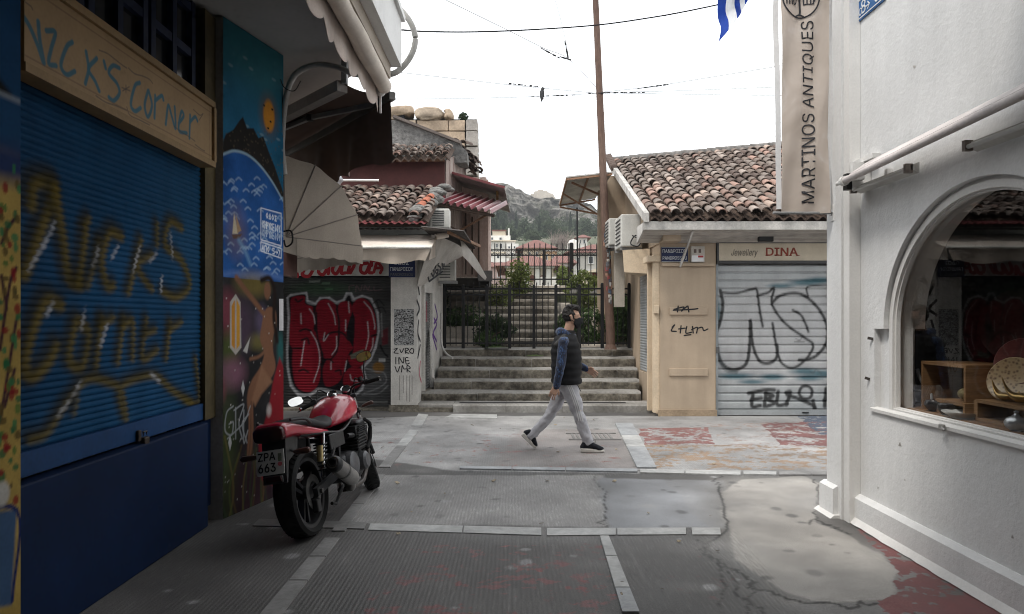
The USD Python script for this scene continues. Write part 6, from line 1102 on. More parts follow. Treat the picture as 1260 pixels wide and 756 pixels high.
def corr(o, ux, uy, n_w, amp, th=.004, per=8):     # corrugated sheet: o corner, ux across the waves, uy along them
    o, ux, uy = (np.asarray(q, float) for q in (o, ux, uy)); N = n_w * per + 1; t = np.linspace(0, 1, N); nn_ = np.cross(ux, uy); nn_ /= np.linalg.norm(nn_); nn_ *= np.sign(nn_[2] + 1e-9)
    A_ = o + np.outer(t, ux) + np.outer(amp * np.sin(t * n_w * 2 * np.pi), nn_); V = np.vstack([A_, A_ + uy, A_ - nn_ * th, A_ + uy - nn_ * th]); i = np.arange(N - 1)
    f = np.stack([i, i + 1, i + 1 + N, i + N], 1); return V, np.vstack([f, f[:, ::-1] + 2 * N, np.stack([i, i + 2 * N, i + 1 + 2 * N, i + 1], 1)])
dsh = mat('dark_corrugated', (.085, .075, .07), .8, .3, 3, 30, .2); maroon = mat('maroon_sheet', (.14, .032, .034), .55, .3, 3, 30, .1, spec=.4)
put('corrugated_eaves', corr((-4.6, 11.80, 3.06), (3.15, 0, 0), (0, .4, .06), 34, .014), dsh, ls, smooth=60)
cs = thing('side_canopy', 'dark corrugated sheet canopy along the side of the steps', 'canopy', (-1.0, 13, 3.0)); put('sheet', corr((-1.45, 11.42, 3.05), (.02, 3.0, .02), (.68, .1, -.06), 30, .014), dsh, cs, smooth=60); put('edge_beam', MB().bar(W(590, 303, 14.3), W(552, 286, 11.6), .05, .05), M['rust'], cs)
put('maroon_strip', corr((-4.5, 11.62, 3.13), (3.1, 0, .0), (0, .5, .14), 26, .016), maroon, ls, smooth=60)
moss_tiles = lambda s, t: .35
tiled_roof(ls, (-4.6, 11.78, 3.25), (-1.38, 11.78, 3.25), (-4.4, 13.55, 4.06), (-1.28, 13.55, 4.06), .178, .195, 180, 8, 1.6, moss_tiles)
put('roof_deck', MB().hexa([(-4.6, 11.85, 3.10), (-1.42, 11.85, 3.10), (-1.30, 13.5, 3.9), (-4.4, 13.5, 3.9), (-4.6, 11.85, 3.14), (-1.42, 11.85, 3.14), (-1.30, 13.5, 3.95), (-4.4, 13.5, 3.95)]), wood_m := looks['eaves_wood'], ls)
hm = MB()
for k in range(26):
    t = k / 25; p = np.array([-1.62, 11.85, 3.27]) * (1 - t) + np.array([-1.25, 13.4, 4.05]) * t; hm.ell(p + rng.normal(0, .035, 3), rng.uniform(.06, .14, 3) * (1.1, 1, .6), 1)
put('mortar_hip', hm, mat('lichen_mortar', (.26, .255, .24), .95, .45, 6, 25, .7, .02, col2=(.12, .115, .11)), ls)
terra = mat('new_terracotta', (.36, .12, .07), .75, .25, 4, 30, .2)
for k in range(4):
    V, q = tile_arrays(.085, .072, .20); p = np.array([-1.58, 12.15, 3.47]) + np.array([.06, .22, .11]) * k; d = np.array([.24, .86, .44]); d /= np.linalg.norm(d); x = np.cross(d, (0, 0, 1)); x /= np.linalg.norm(x); nn_ = np.cross(x, d)
    put('hip_tile', (p + V[:, :1] * x + V[:, 1:2] * d + V[:, 2:] * nn_, q), terra, ls, smooth=50)
ac('small white air conditioner on the mossy roof edge', W(542, 270, 12.7) + (0, 0, 0), .34, .28, .34, 'y'); ac('white air conditioner with a square grille behind the fence end', W(550, 332, 13.9), .34, .26, .44, 'y')
put('white_rod', MB().tube([W(416, 222, 12.6), W(466, 222, 12.9)], .022, 8), M['white_trim'], smooth=50, label='white metal rod lying above the mossy tiled roof', cat='rod')
put('foil_bundle', MB().ell(W(405, 223, 12.4), (.22, .2, .10), 2).xf(lambda v: v + .03 * np.sin(v * 31)[:, [1, 2, 0]]), mat('foil', (.45, .46, .48), .5, .3, 8, 20, .8, .03), smooth=50, label='crumpled silver plastic bundle lying on the roof beside the fan awning', cat='bundle')
# upper storey: maroon board, tile row, rough gable
uh = thing('upper_house', 'old upper house with a maroon board front and rough stone gable', 'house', (-2.2, 13.6, 4.0))
put('board', MB().box(-4.5, -1.28, 13.58, 13.64, 4.0, 4.62), mat('maroon_board', (.075, .024, .022), .75, .25, 2, 30, .15), uh)
put('board_trim', MB().box(-2.2, -1.28, 13.55, 13.58, 4.56, 4.62), M['rust'], uh); put('lower_wall', MB().box(-4.5, -1.3, 13.65, 14.2, 3.2, 4.7), plaster_l, uh)
planks = mat('pale_planks', (.40, .34, .31), .9, .35, 3, 20, .4, .01, stretch=(6, 6, .7), col2=(.24, .17, .15))
a, c, d_ = W(547, 232, 13.66), W(572, 240, 15.4), W(566, 182, 15.4)
for k in range(6):
    p, r_ = a + (c - a) * (k / 6), a + (c - a) * ((k + .94) / 6); zt = 4.60 + .62 * np.array([k / 6, (k + .94) / 6]); nrm_ = np.array([.05, .02, 0])
    put('plank', MB().hexa([(p[0], p[1], 3.4), (p[0] + .03, p[1] - .01, 3.4), (r_[0] + .03, r_[1] - .01, 3.4), (r_[0], r_[1], 3.4), (p[0], p[1], zt[0]), (p[0] + .03, p[1] - .01, zt[0]), (r_[0] + .03, r_[1] - .01, zt[1]), (r_[0], r_[1], zt[1])]), planks, uh)
tiled_roof(uh, (-3.3, 13.28, 4.56), (-1.16, 13.28, 4.62), (-3.3, 14.2, 4.98), (-1.14, 14.2, 5.02), .15, .17, 70, 12, 1.6, moss_tiles)
gp_ = [W(px, py, 14.3)[[0, 2]] for px, py in ((430, 205), (430, 140), (474, 148), (486, 148), (530, 162), (562, 175), (575, 187), (575, 200))]
rough = usdkit.material(stage, '/World/Looks/rough_render', {'g': ('geometry', {}), 'n': ('noise_texture', {'scale': 14., 'detail': 6., 'roughness': .7}), 'n2': ('noise_texture', {'scale': 1.2, 'detail': 4.}), 'r': ('rgb_ramp', {'ramp': [(.3, (.10, .098, .095)), (.7, (.30, .29, .28))]}), 'r2': ('rgb_ramp', {'ramp': [(.3, (.7,) * 3), (.7, (1.2,) * 3)]}), 'm': ('mix', {'mix_type': 'multiply', 'fac': 1.}), 'b': ('bump', {'strength': 1., 'distance': .05}), 'p': ('principled_bsdf', {'roughness': .95})},
    [('g.position', 'n.vector'), ('g.position', 'n2.vector'), ('n.fac', 'r.fac'), ('n2.fac', 'r2.fac'), ('r.color', 'm.color1'), ('r2.color', 'm.color2'), ('m.color', 'p.base_color'), ('n.fac', 'b.height'), ('b.normal', 'p.normal')], surface='p.BSDF')
put('gable_wall', MB().prism([tuple(q) for q in gp_], (0, 14.3, 0), EX, EZ, EY * .5), rough, uh); put('gable_coping', MB().bar(W(486, 148, 14.45) + (0, 0, .02), W(568, 179, 14.45), .5, .05), mat('coping', (.12, .10, .09), .9, .4), uh)
vg = MB()
for k in range(34):
    t = k / 33; p = W(562, 177, 14.6) * (1 - t) + W(588, 212, 15.2) * t; V, q = tile_arrays(.09, .08, .3); an = rng.normal(0, .4); x = np.array([math.cos(an), math.sin(an), -.3]); d = np.array([-math.sin(an), math.cos(an), .1]); vg.add(p + rng.normal(0, .06, 3) + V[:, :1] * x + V[:, 1:2] * d + V[:, 2:] * np.array([.2, 0, 1]), q)
put('verge_tiles', vg, tile_m[4], uh, smooth=50)
# pinkish overhanging upper room beyond the fence
ph = thing('overhanging_room', 'pinkish worn upper room overhanging the left terrace', 'house', (-1.2, 15, 2.3)); pink = mat('pink_plaster', (.36, .24, .20), .9, .35, 2.5, 24, .3, .01, stretch=(3, 3, .6), col2=(.46, .36, .31))
px0 = -1.95
for k in range(9):
    xa = px0 + k * .158; put('plank', MB().box(xa, xa + .150, 15.0 - .012 * (k % 2), 15.06, 2.45, 4.55), pink, ph)
put('side_wall', MB().box(-.535, -.50, 15.0, 17, 2.42, 4.5), pink, ph); put('floor_slab', MB().box(-1.95, -.48, 14.95, 17, 2.26, 2.43), mat('dark_slab', (.03, .026, .022), .9), ph); put('inner_wall', MB().box(-3.4, -2.0, 14.4, 17, .9, 4.4), pink, ph)
put('grey_box', MB().mesh(rbox(.30, .2, .22, .01)).xf(lambda v: v + W(597, 340, 14.9)), mat('grey_box_look', (.14, .13, .125), .8, .3), ph); put('support_post', MB().box(-1.58, -1.50, 15.0, 15.08, .9, 2.26), M['wood_dark'], ph)
for k in range(3): put('beam', MB().bar(W(573 + 8 * k, 262 + 5 * k, 14.9), W(573 + 8 * k, 338, 14.9), .035, .03, up=(0, 1, 0)), M['wood_dark'], ph)
pc_ = thing('pink_canopy', 'grey canopy with a maroon corrugated edge jutting from the upper house', 'canopy', (-.6, 14.5, 4.1))
A1, B1, C1, D1 = W(556, 215, 14.0), W(621, 233, 14.0), W(628, 262, 16.5), W(563, 241, 16.5)
put('sheet', MB().hexa([A1, B1, C1, D1, *[p + (0, 0, .025) for p in (A1, B1, C1, D1)]]), mat('canopy_grey', (.26, .24, .225), .8, .3, 2, 25, .2), pc_); put('edge_strip', MB().bar(A1 + (0, -.01, .03), B1 + (0, -.01, .03), .04, .045), maroon, pc_); put('bracket', MB().bar(W(612, 236, 14.4), W(612, 243, 14.7), .05, .12), mat('yellow_wood', (.28, .17, .06), .8), pc_)
rc = thing('corrugated_canopy', 'maroon and white corrugated plastic sheet sloping over the steps', 'canopy', (-.8, 13.6, 3.8))
o = W(531, 246, 13.0); ux_ = W(608, 261, 13.4) - o; uy_ = W(559, 236, 14.5) - o; strp = usdkit.material(stage, '/World/Looks/striped_plastic', {'tc': ('attribute', {'attribute': 'paint'}), 'p': ('principled_bsdf', {'roughness': .35, 'specular_ior_level': .5})}, [('tc.color', 'p.base_color')], surface='p.BSDF')
V, q = corr(o, ux_, uy_, 9, .035, per=10); N = 91; ph_ = np.tile(np.arange(N), 4) / 10 % 1; cc = np.where(((ph_ > .05) & (ph_ < .35))[:, None], (.46, .35, .35), (.14, .025, .032)); put('sheet', (V, q), strp, rc, smooth=60, col=cc)
put('strut', MB().bar(W(566, 284, 13.9), W(600, 264, 13.7), .035, .035), M['rust'], rc); put('edge_beam', MB().bar(o + (0, .1, -.06), o + ux_ + (0, .1, -.06), .05, .05), M['wood_dark'], rc)
put('hanging_pipe', MB().tube(spline([W(543, 385, 13.6), W(543, 420, 13.6), W(548, 434, 13.4), W(557, 441, 13.2)], 6), .02, 8), mat('pale_pipe', (.40, .39, .37), .6), smooth=60, label='pale bent plastic pipe hanging by the fence foot', cat='pipe')
put('leaning_board', MB().bar(W(530, 405, 13.2), W(533, 466, 12.75), .03, .12, up=(0, 1, 0)), looks['old_white_wall'], label='narrow white board leaning at the side of the steps', cat='board')

# ancient stone wall behind
ru = thing('stone_ruin', 'ancient ruined wall of large weathered stone blocks', 'ruin', (-3, 22, 2.3))
blk = [mat('ruin_block_%d' % k, c, .95, .3, 1.5, 18, .5, .02, col2=tuple(np.array(c) * .62)) for k, c in enumerate([(.48, .37, .27), (.42, .34, .26), (.46, .39, .32), (.36, .33, .30)])]
put('backing', MB().box(W(486, 0, 22.4)[0], W(587, 0, 22.4)[0], 22.3, 22.8, 2, W(0, 148, 22.4)[2]), mat('joint_dark', (.10, .085, .07), .95, .3), ru)
put('dark_opening', MB().box(W(484, 0, 22)[0], W(497, 0, 22)[0], 22.08, 22.2, W(0, 152, 22)[2], W(0, 140, 22)[2]), looks['dark_recess'], ru)
row = [(215, 197), (196.5, 180), (179.5, 161), (160.5, 147), (146.5, 132)]
for r, (yb, yt) in enumerate(row):
    cuts = [440, 472, 512, 552, 572.5, 588] if r % 2 else [440, 458, 497, 534, 572.5, 588]
    if r == 4: cuts = [440, 470, 486]
    for k, (xa, xb) in enumerate(zip(cuts[:-1], cuts[1:])):
        if r == 4 and xa > 500: continue
        a, c = W(xa + .4, yb, 22), W(xb - .4, yt + .4, 22); m = rbox(c[0] - a[0] - .01, 1.0, c[2] - a[2] - .01, .018); m = trimesh.Trimesh(*m, process=False).subdivide().subdivide(); vv = m.vertices; vv = vv + .07 * (meshkit.fbm(vv * 2.5 + 7 * k + r, 5)[:, None] - .5); put('stone_block', (vv + ((a[0] + c[0]) / 2, 22.5 + .07 * rng.random() + (.25 if xb < 486 and r == 3 else 0), (a[2] + c[2]) / 2), m.faces), blk[3] if xb > 580 else blk[int(rng.integers(3))], ru, smooth=50)
for xa, xb, yb, yt, kind in ((470, 508, 140.5, 130, 0), (508.5, 545, 146, 133, 1), (546, 556, 145, 134, 0)):
    a, c = W(xa, yb, 22), W(xb, yt, 22); m = trimesh.creation.icosphere(3); vv = np.sign(m.vertices) * abs(m.vertices) ** .45 * np.array([(c[0] - a[0]) / 2, .5, (c[2] - a[2]) / 2]); vv = vv + .28 * (meshkit.fbm(vv * 3 + xa, 5)[:, None] - .5); put('stone_block', (vv + ((a[0] + c[0]) / 2, 22.4, (a[2] + c[2]) / 2), m.faces), blk[kind], ru, smooth=60)
put('tuft', leaves(W(570, 144, 22.2), (.14, .14, .12), 300, .05, 77), leafd, ru)
put('slope_wall', MB().prism([tuple(W(px, py, 23.5)[[0, 2]]) for px, py in ((380, 330), (380, 150), (470, 150), (587, 200), (587, 330))], (0, 23.5, 0), EX, EZ, EY * .5), blk[1], ru)
# ================================================================== houses up the hill
HW = {'white': mat('house_white', (.60, .58, .54), .9, .10, .6, 8, .1), 'cream': mat('house_cream', (.52, .45, .35), .9, .12, .6, 8, .1), 'grey': mat('house_grey', (.44, .42, .38), .9, .12, .6, 8, .1), 'ochre': mat('house_ochre', (.52, .36, .22), .9, .12, .6, 8, .1)}
redroof = usdkit.material(stage, '/World/Looks/far_tiles', {'g': ('geometry', {}), 'mp': ('mapping', {'scale': (3.2, .6, .6)}), 'w': ('wave_texture', {'scale': 1.0, 'distortion': .6, 'detail': 2.}), 'r': ('rgb_ramp', {'ramp': [(.2, (.165, .062, .05)), (.8, (.28, .125, .10))]}), 'b': ('bump', {'strength': .8, 'distance': .1}), 'p': ('principled_bsdf', {'roughness': .9})}, [('g.position', 'mp.vector'), ('mp.vector', 'w.vector'), ('w.fac', 'r.fac'), ('r.color', 'p.base_color'), ('w.fac', 'b.height'), ('b.normal', 'p.normal')], surface='p.BSDF')
glassd = mat('far_window', (.03, .035, .04), .2, .2, bump=0, spec=.5); shut = mat('brown_shutter', (.10, .035, .025), .6, .2); framew = mat('window_frame', (.55, .54, .52), .7, .1)
def zpx(py, Y): return EYE + (HY - py) / F * Y
def xpx(px, Y): return (px - CX) / F * Y
def block(parent, px0, px1, yt, Y, d, m, zb=None, name='wall'):
    x0, x1 = xpx(px0, Y), xpx(px1, Y); z0 = Hter(0, Y) - .5 if zb is None else zb; put(name, MB().box(x0, x1, Y, Y + d, z0, zpx(yt, Y)), m, parent); return x0, x1
def winds(parent, lst, Y, m=glassd, frame=True):
    for px0, px1, yt, yb in lst:
        x0, x1, z0, z1 = xpx(px0, Y), xpx(px1, Y), zpx(yb, Y), zpx(yt, Y); f = MB(); w_ = (x1 - x0) * .16
        f.box(x0, x0 + w_, Y - .07, Y - .002, z0, z1).box(x1 - w_, x1, Y - .07, Y - .002, z0, z1).box(x0 + w_, x1 - w_, Y - .07, Y - .002, z1 - w_, z1).box(x0 - w_ * .5, x1 + w_ * .5, Y - .12, Y - .0025, z0 - w_, z0)
        wn = put('window', f, framew, parent); put('pane' if m is glassd else 'shutter', MB().box(x0 + w_, x1 - w_, Y - .03, Y - .0015, z0, z1 - w_), m, wn)
def hip(parent, px0, px1, ye, apex0, apex1, ya, Y, d, over=.4, m=redroof):
    x0, x1, ze, za = xpx(px0, Y), xpx(px1, Y), zpx(ye, Y), zpx(ya, Y + d / 2); a0, a1 = xpx(apex0, Y + d / 2), xpx(apex1, Y + d / 2)
    P_ = [(x0 - over, Y - over, ze), (x1 + over, Y - over, ze), (x1 + over, Y + d + over, ze), (x0 - over, Y + d + over, ze), (a0, Y + d / 2, za), (a1, Y + d / 2, za)]
    put('roof', MB().add(P_, [[0, 1, 5], [0, 5, 4], [1, 2, 5], [2, 3, 4], [2, 4, 5], [3, 0, 4], [0, 3, 2], [0, 2, 1]]), m, parent)
def house(label, px, Y): return thing('house', label, 'house', (xpx(px, Y), Y, Hter(0, Y)))
h = house('stepped cream villa on the slope at the left, topmost of the houses', 612, 78)
block(h, 592, 634, 297, 78, 9, HW['white']); block(h, 600, 628, 290, 79, 7, HW['white']); block(h, 606, 622, 284.5, 80, 5, HW['cream']); block(h, 622, 638, 300, 77, 6, HW['white']); winds(h, [(602, 605, 300, 305), (610, 613, 300, 305), (616, 618, 300, 306)], 78); winds(h, [(625, 628, 303, 307), (632, 634, 303, 307)], 77); winds(h, [(604, 607, 292, 295.5), (614, 618, 292, 295.5)], 79)
put('roof', MB().box(xpx(605, 80), xpx(623, 80), 79.8, 85.2, zpx(284.4, 80), zpx(283.3, 80)), redroof, h); put('chimney', MB().box(xpx(625, 80), xpx(627, 80), 80, 81, zpx(290, 80), zpx(281, 80)), HW['white'], h); put('cornice', MB().box(xpx(591, 78), xpx(635, 78), 77.7, 78.2, zpx(297.3, 78), zpx(296, 78)), HW['cream'], h)
h = house('low white terrace houses with flat roofs below the stepped villa', 615, 62)
block(h, 588, 622, 311, 62, 7, HW['white']); block(h, 622, 645, 306, 64, 7, HW['grey']); block(h, 596, 626, 318, 56, 5, HW['white']); winds(h, [(600, 604, 314, 319), (611, 615, 314, 319)], 62); winds(h, [(603, 607, 322, 328), (614, 619, 322, 328)], 56); winds(h, [(628, 632, 311, 316), (637, 641, 311, 316)], 64); put('cornice', MB().box(xpx(587, 62), xpx(623, 62), 61.8, 62.1, zpx(311.6, 62), zpx(310.3, 62)), HW['cream'], h)
h = house('pink walled low house with a long red roof at the left', 612, 44); block(h, 590, 632, 329, 44, 6, mat('house_pink', (.50, .38, .35), .9, .1, .6, 8, .1)); hip(h, 590, 632, 329, 598, 626, 323, 44, 6); winds(h, [(600, 605, 333, 341), (612, 617, 333, 341), (623, 628, 333, 341)], 44, shut)
h = house('cream house with a red hipped roof behind the others', 658, 60); block(h, 644, 678, 306, 60, 8, HW['cream']); hip(h, 643, 678, 306, 657, 662, 295.5, 60, 8, .6); winds(h, [(650, 653, 310, 316), (659, 662, 310, 316), (668, 671, 310, 316)], 60)
h = house('ochre block house beside the red hipped roof', 675, 54); block(h, 668, 686, 309, 54, 5, HW['ochre']); winds(h, [(671, 674, 313, 320), (679, 682, 313, 320)], 54); put('cornice', MB().box(xpx(667, 54), xpx(687, 54), 53.8, 54.1, zpx(309.6, 54), zpx(308.3, 54)), HW['white'], h)
h = house('wide cream house with low red hipped roof and arched openings', 650, 36); block(h, 622, 681, 328, 36, 7, HW['cream']); hip(h, 622, 681, 328, 645, 656, 314.5, 36, 7, .5); put('cornice', MB().box(xpx(621, 36), xpx(682, 36), 35.75, 36.0, zpx(330.5, 36), zpx(328.3, 36)), HW['white'], h)
for px in (655, 668): 
    x, z = xpx(px, 36), zpx(343, 36); r_ = xpx(px + 4.2, 36) - x; a = np.linspace(0, math.pi, 14); put('arched_window', MB().prism([(x - r_, z - .1)] + [(x - r_ * math.cos(t), z + r_ * math.sin(t)) for t in a] + [(x + r_, z - .1)], (0, 35.9, 0), EX, EZ, EY * .09), shut, h)
for px in (648, 661.5, 675): put('pilaster', MB().box(xpx(px, 36) - .12, xpx(px, 36) + .12, 35.85, 35.999, 2.5, zpx(331, 36)), HW['white'], h)
winds(h, [(630, 634, 334, 344), (640, 644, 334, 344)], 36, shut)
h = house('white house with two brown shuttered windows and pink roof strip', 691, 41); block(h, 681, 704, 324, 41, 6, HW['white']); hip(h, 681, 704, 324, 684, 701, 314, 41, 6, .3); winds(h, [(685.5, 692.5, 327, 337), (695.5, 703, 327, 337)], 41, shut); winds(h, [(687, 691, 343, 349), (697, 701, 343, 349)], 41)
h = house('grey beige house with a red sloping roof near the rusty pole', 722, 50); block(h, 703, 748, 311, 50, 8, HW['grey']); hip(h, 703, 752, 311.5, 728, 752, 301, 50, 8, .5); winds(h, [(709, 713, 317, 325), (723.5, 730.5, 315, 324), (737, 742, 316, 324), (709, 713, 332, 340), (723, 730, 332, 340)], 50)
h = house('small white tower house with a red hipped cap', 717, 70); block(h, 712, 722.5, 293, 70, 3.4, HW['white'], Hter(0, 70)); hip(h, 712, 722.5, 293, 716, 719, 289, 70, 3.4, .4); winds(h, [(713.2, 715, 295.5, 300), (717.5, 720.2, 294.8, 300)], 70)
h = thing('chapel', 'white domed chapel with a thin bell turret', 'chapel', (xpx(705, 66), 66, 6)); block(h, 701, 712, 307, 66, 4, HW['white']); put('dome', MB().lathe([(0, 1.0), (.35, .9), (.55, .6), (.6, 0)], (xpx(706, 67), 67.5, zpx(307, 67)), n=18), HW['white'], h, smooth=60); put('turret', MB().box(xpx(705.4, 65.8), xpx(707.2, 65.8), 65.6, 65.8, 6, zpx(296, 66)), HW['white'], h)
h = thing('garden_house', 'low cream outbuilding with a dark red door behind the upper fence', 'outbuilding', (xpx(732, 26), 26, 2.5)); block(h, 722, 760, 334, 26, 4, HW['cream'], 2.0); put('door', MB().box(xpx(729, 26), xpx(739, 26), 25.94, 25.99, 2.3, zpx(336, 26)), mat('dark_red_door', (.10, .025, .02), .6, .2), h); put('cornice', MB().prism([(xpx(719, 26), zpx(335.5, 26)), (xpx(742, 26), zpx(328, 26)), (xpx(765, 26), zpx(332, 26)), (xpx(765, 26), zpx(335.5, 26))], (0, 25.8, 0), EX, EZ, EY * 4.3), HW['cream'], h)
h = thing('garden_wall', 'low white garden wall with posts behind the upper fence', 'wall', (xpx(690, 28), 28, 2.5)); put('wall', MB().box(xpx(600, 28), xpx(722, 28), 28, 28.25, 2.2, zpx(352, 28)), HW['white'], h)
for px in (668, 684, 700, 716): put('pillar', MB().box(xpx(px, 28) - .14, xpx(px, 28) + .14, 27.9, 28.3, 2.2, zpx(341, 28)), HW['white'], h)
# acropolis wall on the rock, trees
at_ = thing('hilltop_wall', 'pale ancient fortress wall on the crest of the rock', 'wall', (xpx(668, 222), 222, 40)); am = mat('fort_stone', (.40, .36, .31), .9, .2, .3, 3, .3)
put('wall', MB().prism([tuple(W(px, py, 220)[[0, 2]]) for px, py in ((652, 246), (653, 239.5), (657, 239), (657.2, 236.5), (661, 236), (661.2, 234.6), (668, 234.2), (668.2, 235.6), (673, 236), (676, 238.5), (680, 239), (683, 244), (684, 250), (652, 252))], (0, 219, 0), EX, EZ, EY * 10), am, at_)
put('wall', MB().prism([tuple(W(px, py, 217)[[0, 2]]) for px, py in ((682, 250), (682, 245), (712, 247.5), (712, 256))], (0, 216, 0), EX, EZ, EY * 6), am, at_)
def tree(name, label, px, yb, yt, Y, wpx, kind, m, n=900, seed=0):
    zb, zt, x, r_ = zpx(yb, Y), zpx(yt, Y), xpx(px, Y), wpx / F * Y / 2; t = thing(name, label, 'tree', (x, Y, zb)); H_ = zt - zb
    put('trunk', MB().tube([(x, Y, zb - 2), (x + .03 * H_, Y, zb + H_ * .45), (x, Y, zb + H_ * .8)], [r_ * .16, r_ * .10, r_ * .03], 7), barkm, t)
    if kind == 'cypress': sh = lambda p: np.c_[x + (p[:, 0] - x) * np.clip((zt - p[:, 2]) / (H_ * .8), .12, 1) ** .6, Y + (p[:, 1] - Y) * np.clip((zt - p[:, 2]) / (H_ * .8), .12, 1) ** .6, p[:, 2]]; put('crown', leaves((x, Y, zb + H_ * .52), (r_, r_, H_ * .50), n, H_ * .035, seed, sh, -.8), m, t)
    else: put('crown', leaves((x, Y, zb + H_ * .6), (r_, r_, H_ * .46), n, H_ * .05, seed), m, t)
farg = mat('far_pine', (.030, .045, .024), .85, .5, .12, 1.5, 0, trans=.1, col2=(.055, .07, .035)); farc = mat('far_cypress', (.016, .028, .017), .85, .4, .2, 2, 0, col2=(.03, .042, .024))
for k, (px, yb, yt, Y, w_) in enumerate(((612, 300, 252, 150, 5), (620, 300, 268, 140, 6), (635, 302, 262, 165, 6), (664, 304, 266, 150, 6), (702, 306, 262, 160, 6), (708, 306, 272, 150, 5), (596, 352, 296, 40, 9), (606, 290, 245, 170, 6), (656, 298, 274, 170, 5), (745, 300, 270, 150, 7))):
    tree('cypress_tree', ['tall dark cypress at the left of the rock, under the corrugated canopy', 'short dark cypress second from the left on the slope', 'dark cypress against the rock behind the stepped villa', 'dark cypress above the red hipped roof', 'slim cypress right of centre before the grey cliff', 'shorter cypress just right of the slim one', 'near black cypress beside the upper fence post at the left', 'slim cypress highest up at the left of the slope', 'small cypress in the middle of the wood', 'cypress behind the rusty pole'][k], px, yb, yt, Y, w_, 'cypress', farc, 1300, 20 + k)
for k, (px, yb, yt, Y, w_) in enumerate(((603, 300, 262, 140, 22), (646, 303, 272, 150, 20), (676, 304, 272, 145, 24), (690, 305, 280, 140, 20), (722, 304, 274, 150, 16), (733, 304, 282, 140, 20), (628, 305, 280, 130, 18), (655, 306, 284, 125, 20), (618, 302, 258, 170, 16), (668, 300, 262, 180, 22), (744, 303, 284, 130, 14))):
    tree('pine_tree', f'round dark green tree on the slope {["far left behind the villa", "left of the middle", "in the middle above the ochre house", "right of the middle", "below the small cave at the right", "behind the small tower house", "behind the villa chimney", "just above the red hipped roof", "high up under the cliff at the left", "high up under the cliff in the middle", "at the right edge beside the pole"][k]}', px, yb, yt, Y, w_, 'pine', farg, 2200, 50 + k)
wd = MB(); g = np.random.default_rng(3)
for k in range(150):
    px = g.uniform(560, 780); py = g.uniform(276, 312); Y = 120 + (312 - py) * 2.0 + g.uniform(-6, 6); V, q = leaves((xpx(px, Y), Y, zpx(py, Y)), np.array([2.6, 2.6, 2.2]) * g.uniform(.6, 1.3), 260, .42, 200 + k); wd.add(V, q)
put('hillside_wood', wd, farg, kind='stuff', label='dark green wood covering the slope under the cliff', cat='wood')
bt = MB()
for k in range(60):
    px = g.uniform(680, 705); a = W(px, 312, 100); b_ = a + np.array([g.normal(0, .9), g.normal(0, .9), g.uniform(1.5, 3.6)]); bt.tube([a, (a + b_) / 2 + g.normal(0, .2, 3), b_], [.06, .035, .012], 4, False)
    for _ in range(3): e = (a + b_) / 2; bt.tube([e, e + np.array([g.normal(0, .8), g.normal(0, .5), g.uniform(.5, 1.6)])], [.03, .01], 3, False)
put('bare_trees', bt, mat('bare_twigs', (.20, .16, .14), .9), kind='stuff', label='bare brown winter trees behind the chapel', cat='trees')
put('cave_mouth', MB().ell(W(720, 277, 203), (1.6, 3.0, 2.0), 3).xf(lambda v: v + .8 * (meshkit.noise(v * .6)[:, None] - .5)), mat('cave_dark', (.012, .012, .012), .95), label='dark cave hollow in the cliff face', cat='cave')
# ================================================================== the walking man
YP, KP = 8.53, 103.2
def J(px, py, dy=0.): return np.array([(px - CX) / KP, YP + dy, EYE + (HY - py) / KP])
def sph(p, r): return manifold3d.Manifold.sphere(r, 20).translate(tuple(map(float, p)))
def chain(js):
    out = manifold3d.Manifold()
    for (a, ra), (b, rb) in zip(js[:-1], js[1:]): out = out + manifold3d.Manifold.batch_hull([sph(a, ra), sph(b, rb)])
    return out
def smooth_m(m, L_, it=8, noise=0., nsc=20., seed=0):
    t = trimesh.Trimesh(*meshkit.arrays(m.refine_to_length(L_))[:2], process=True)
    trimesh.smoothing.filter_taubin(t, lamb=.5, nu=.53, iterations=it)
    if noise: t.vertices = t.vertices + t.vertex_normals * (noise * (meshkit.fbm(t.vertices * nsc, 3, seed) - .5))[:, None]
    return t
def limb_s(a, b, r, n=3): a, b = np.asarray(a), np.asarray(b); return [(a + (b - a) * t, r[0] + (r[1] - r[0]) * t) for t in np.linspace(0, 1, n)]
hipR, kneR, ankR = J(700, 475, -.09), J(713, 514, -.10), J(723, 544, -.09); hipL, kneL, ankL = J(697, 475, .09), J(677, 512, .10), J(653, 539, .10)
shR, elR, wrR = J(692, 421, -.185), J(688, 450, -.235), J(683.5, 473, -.22); shL, elL, wrL = J(698, 421, .185), J(708, 449, .235), J(722, 455, .20)
pel, chest, nk, head = J(698, 470), J(695, 430), J(698, 410), J(704, 391)
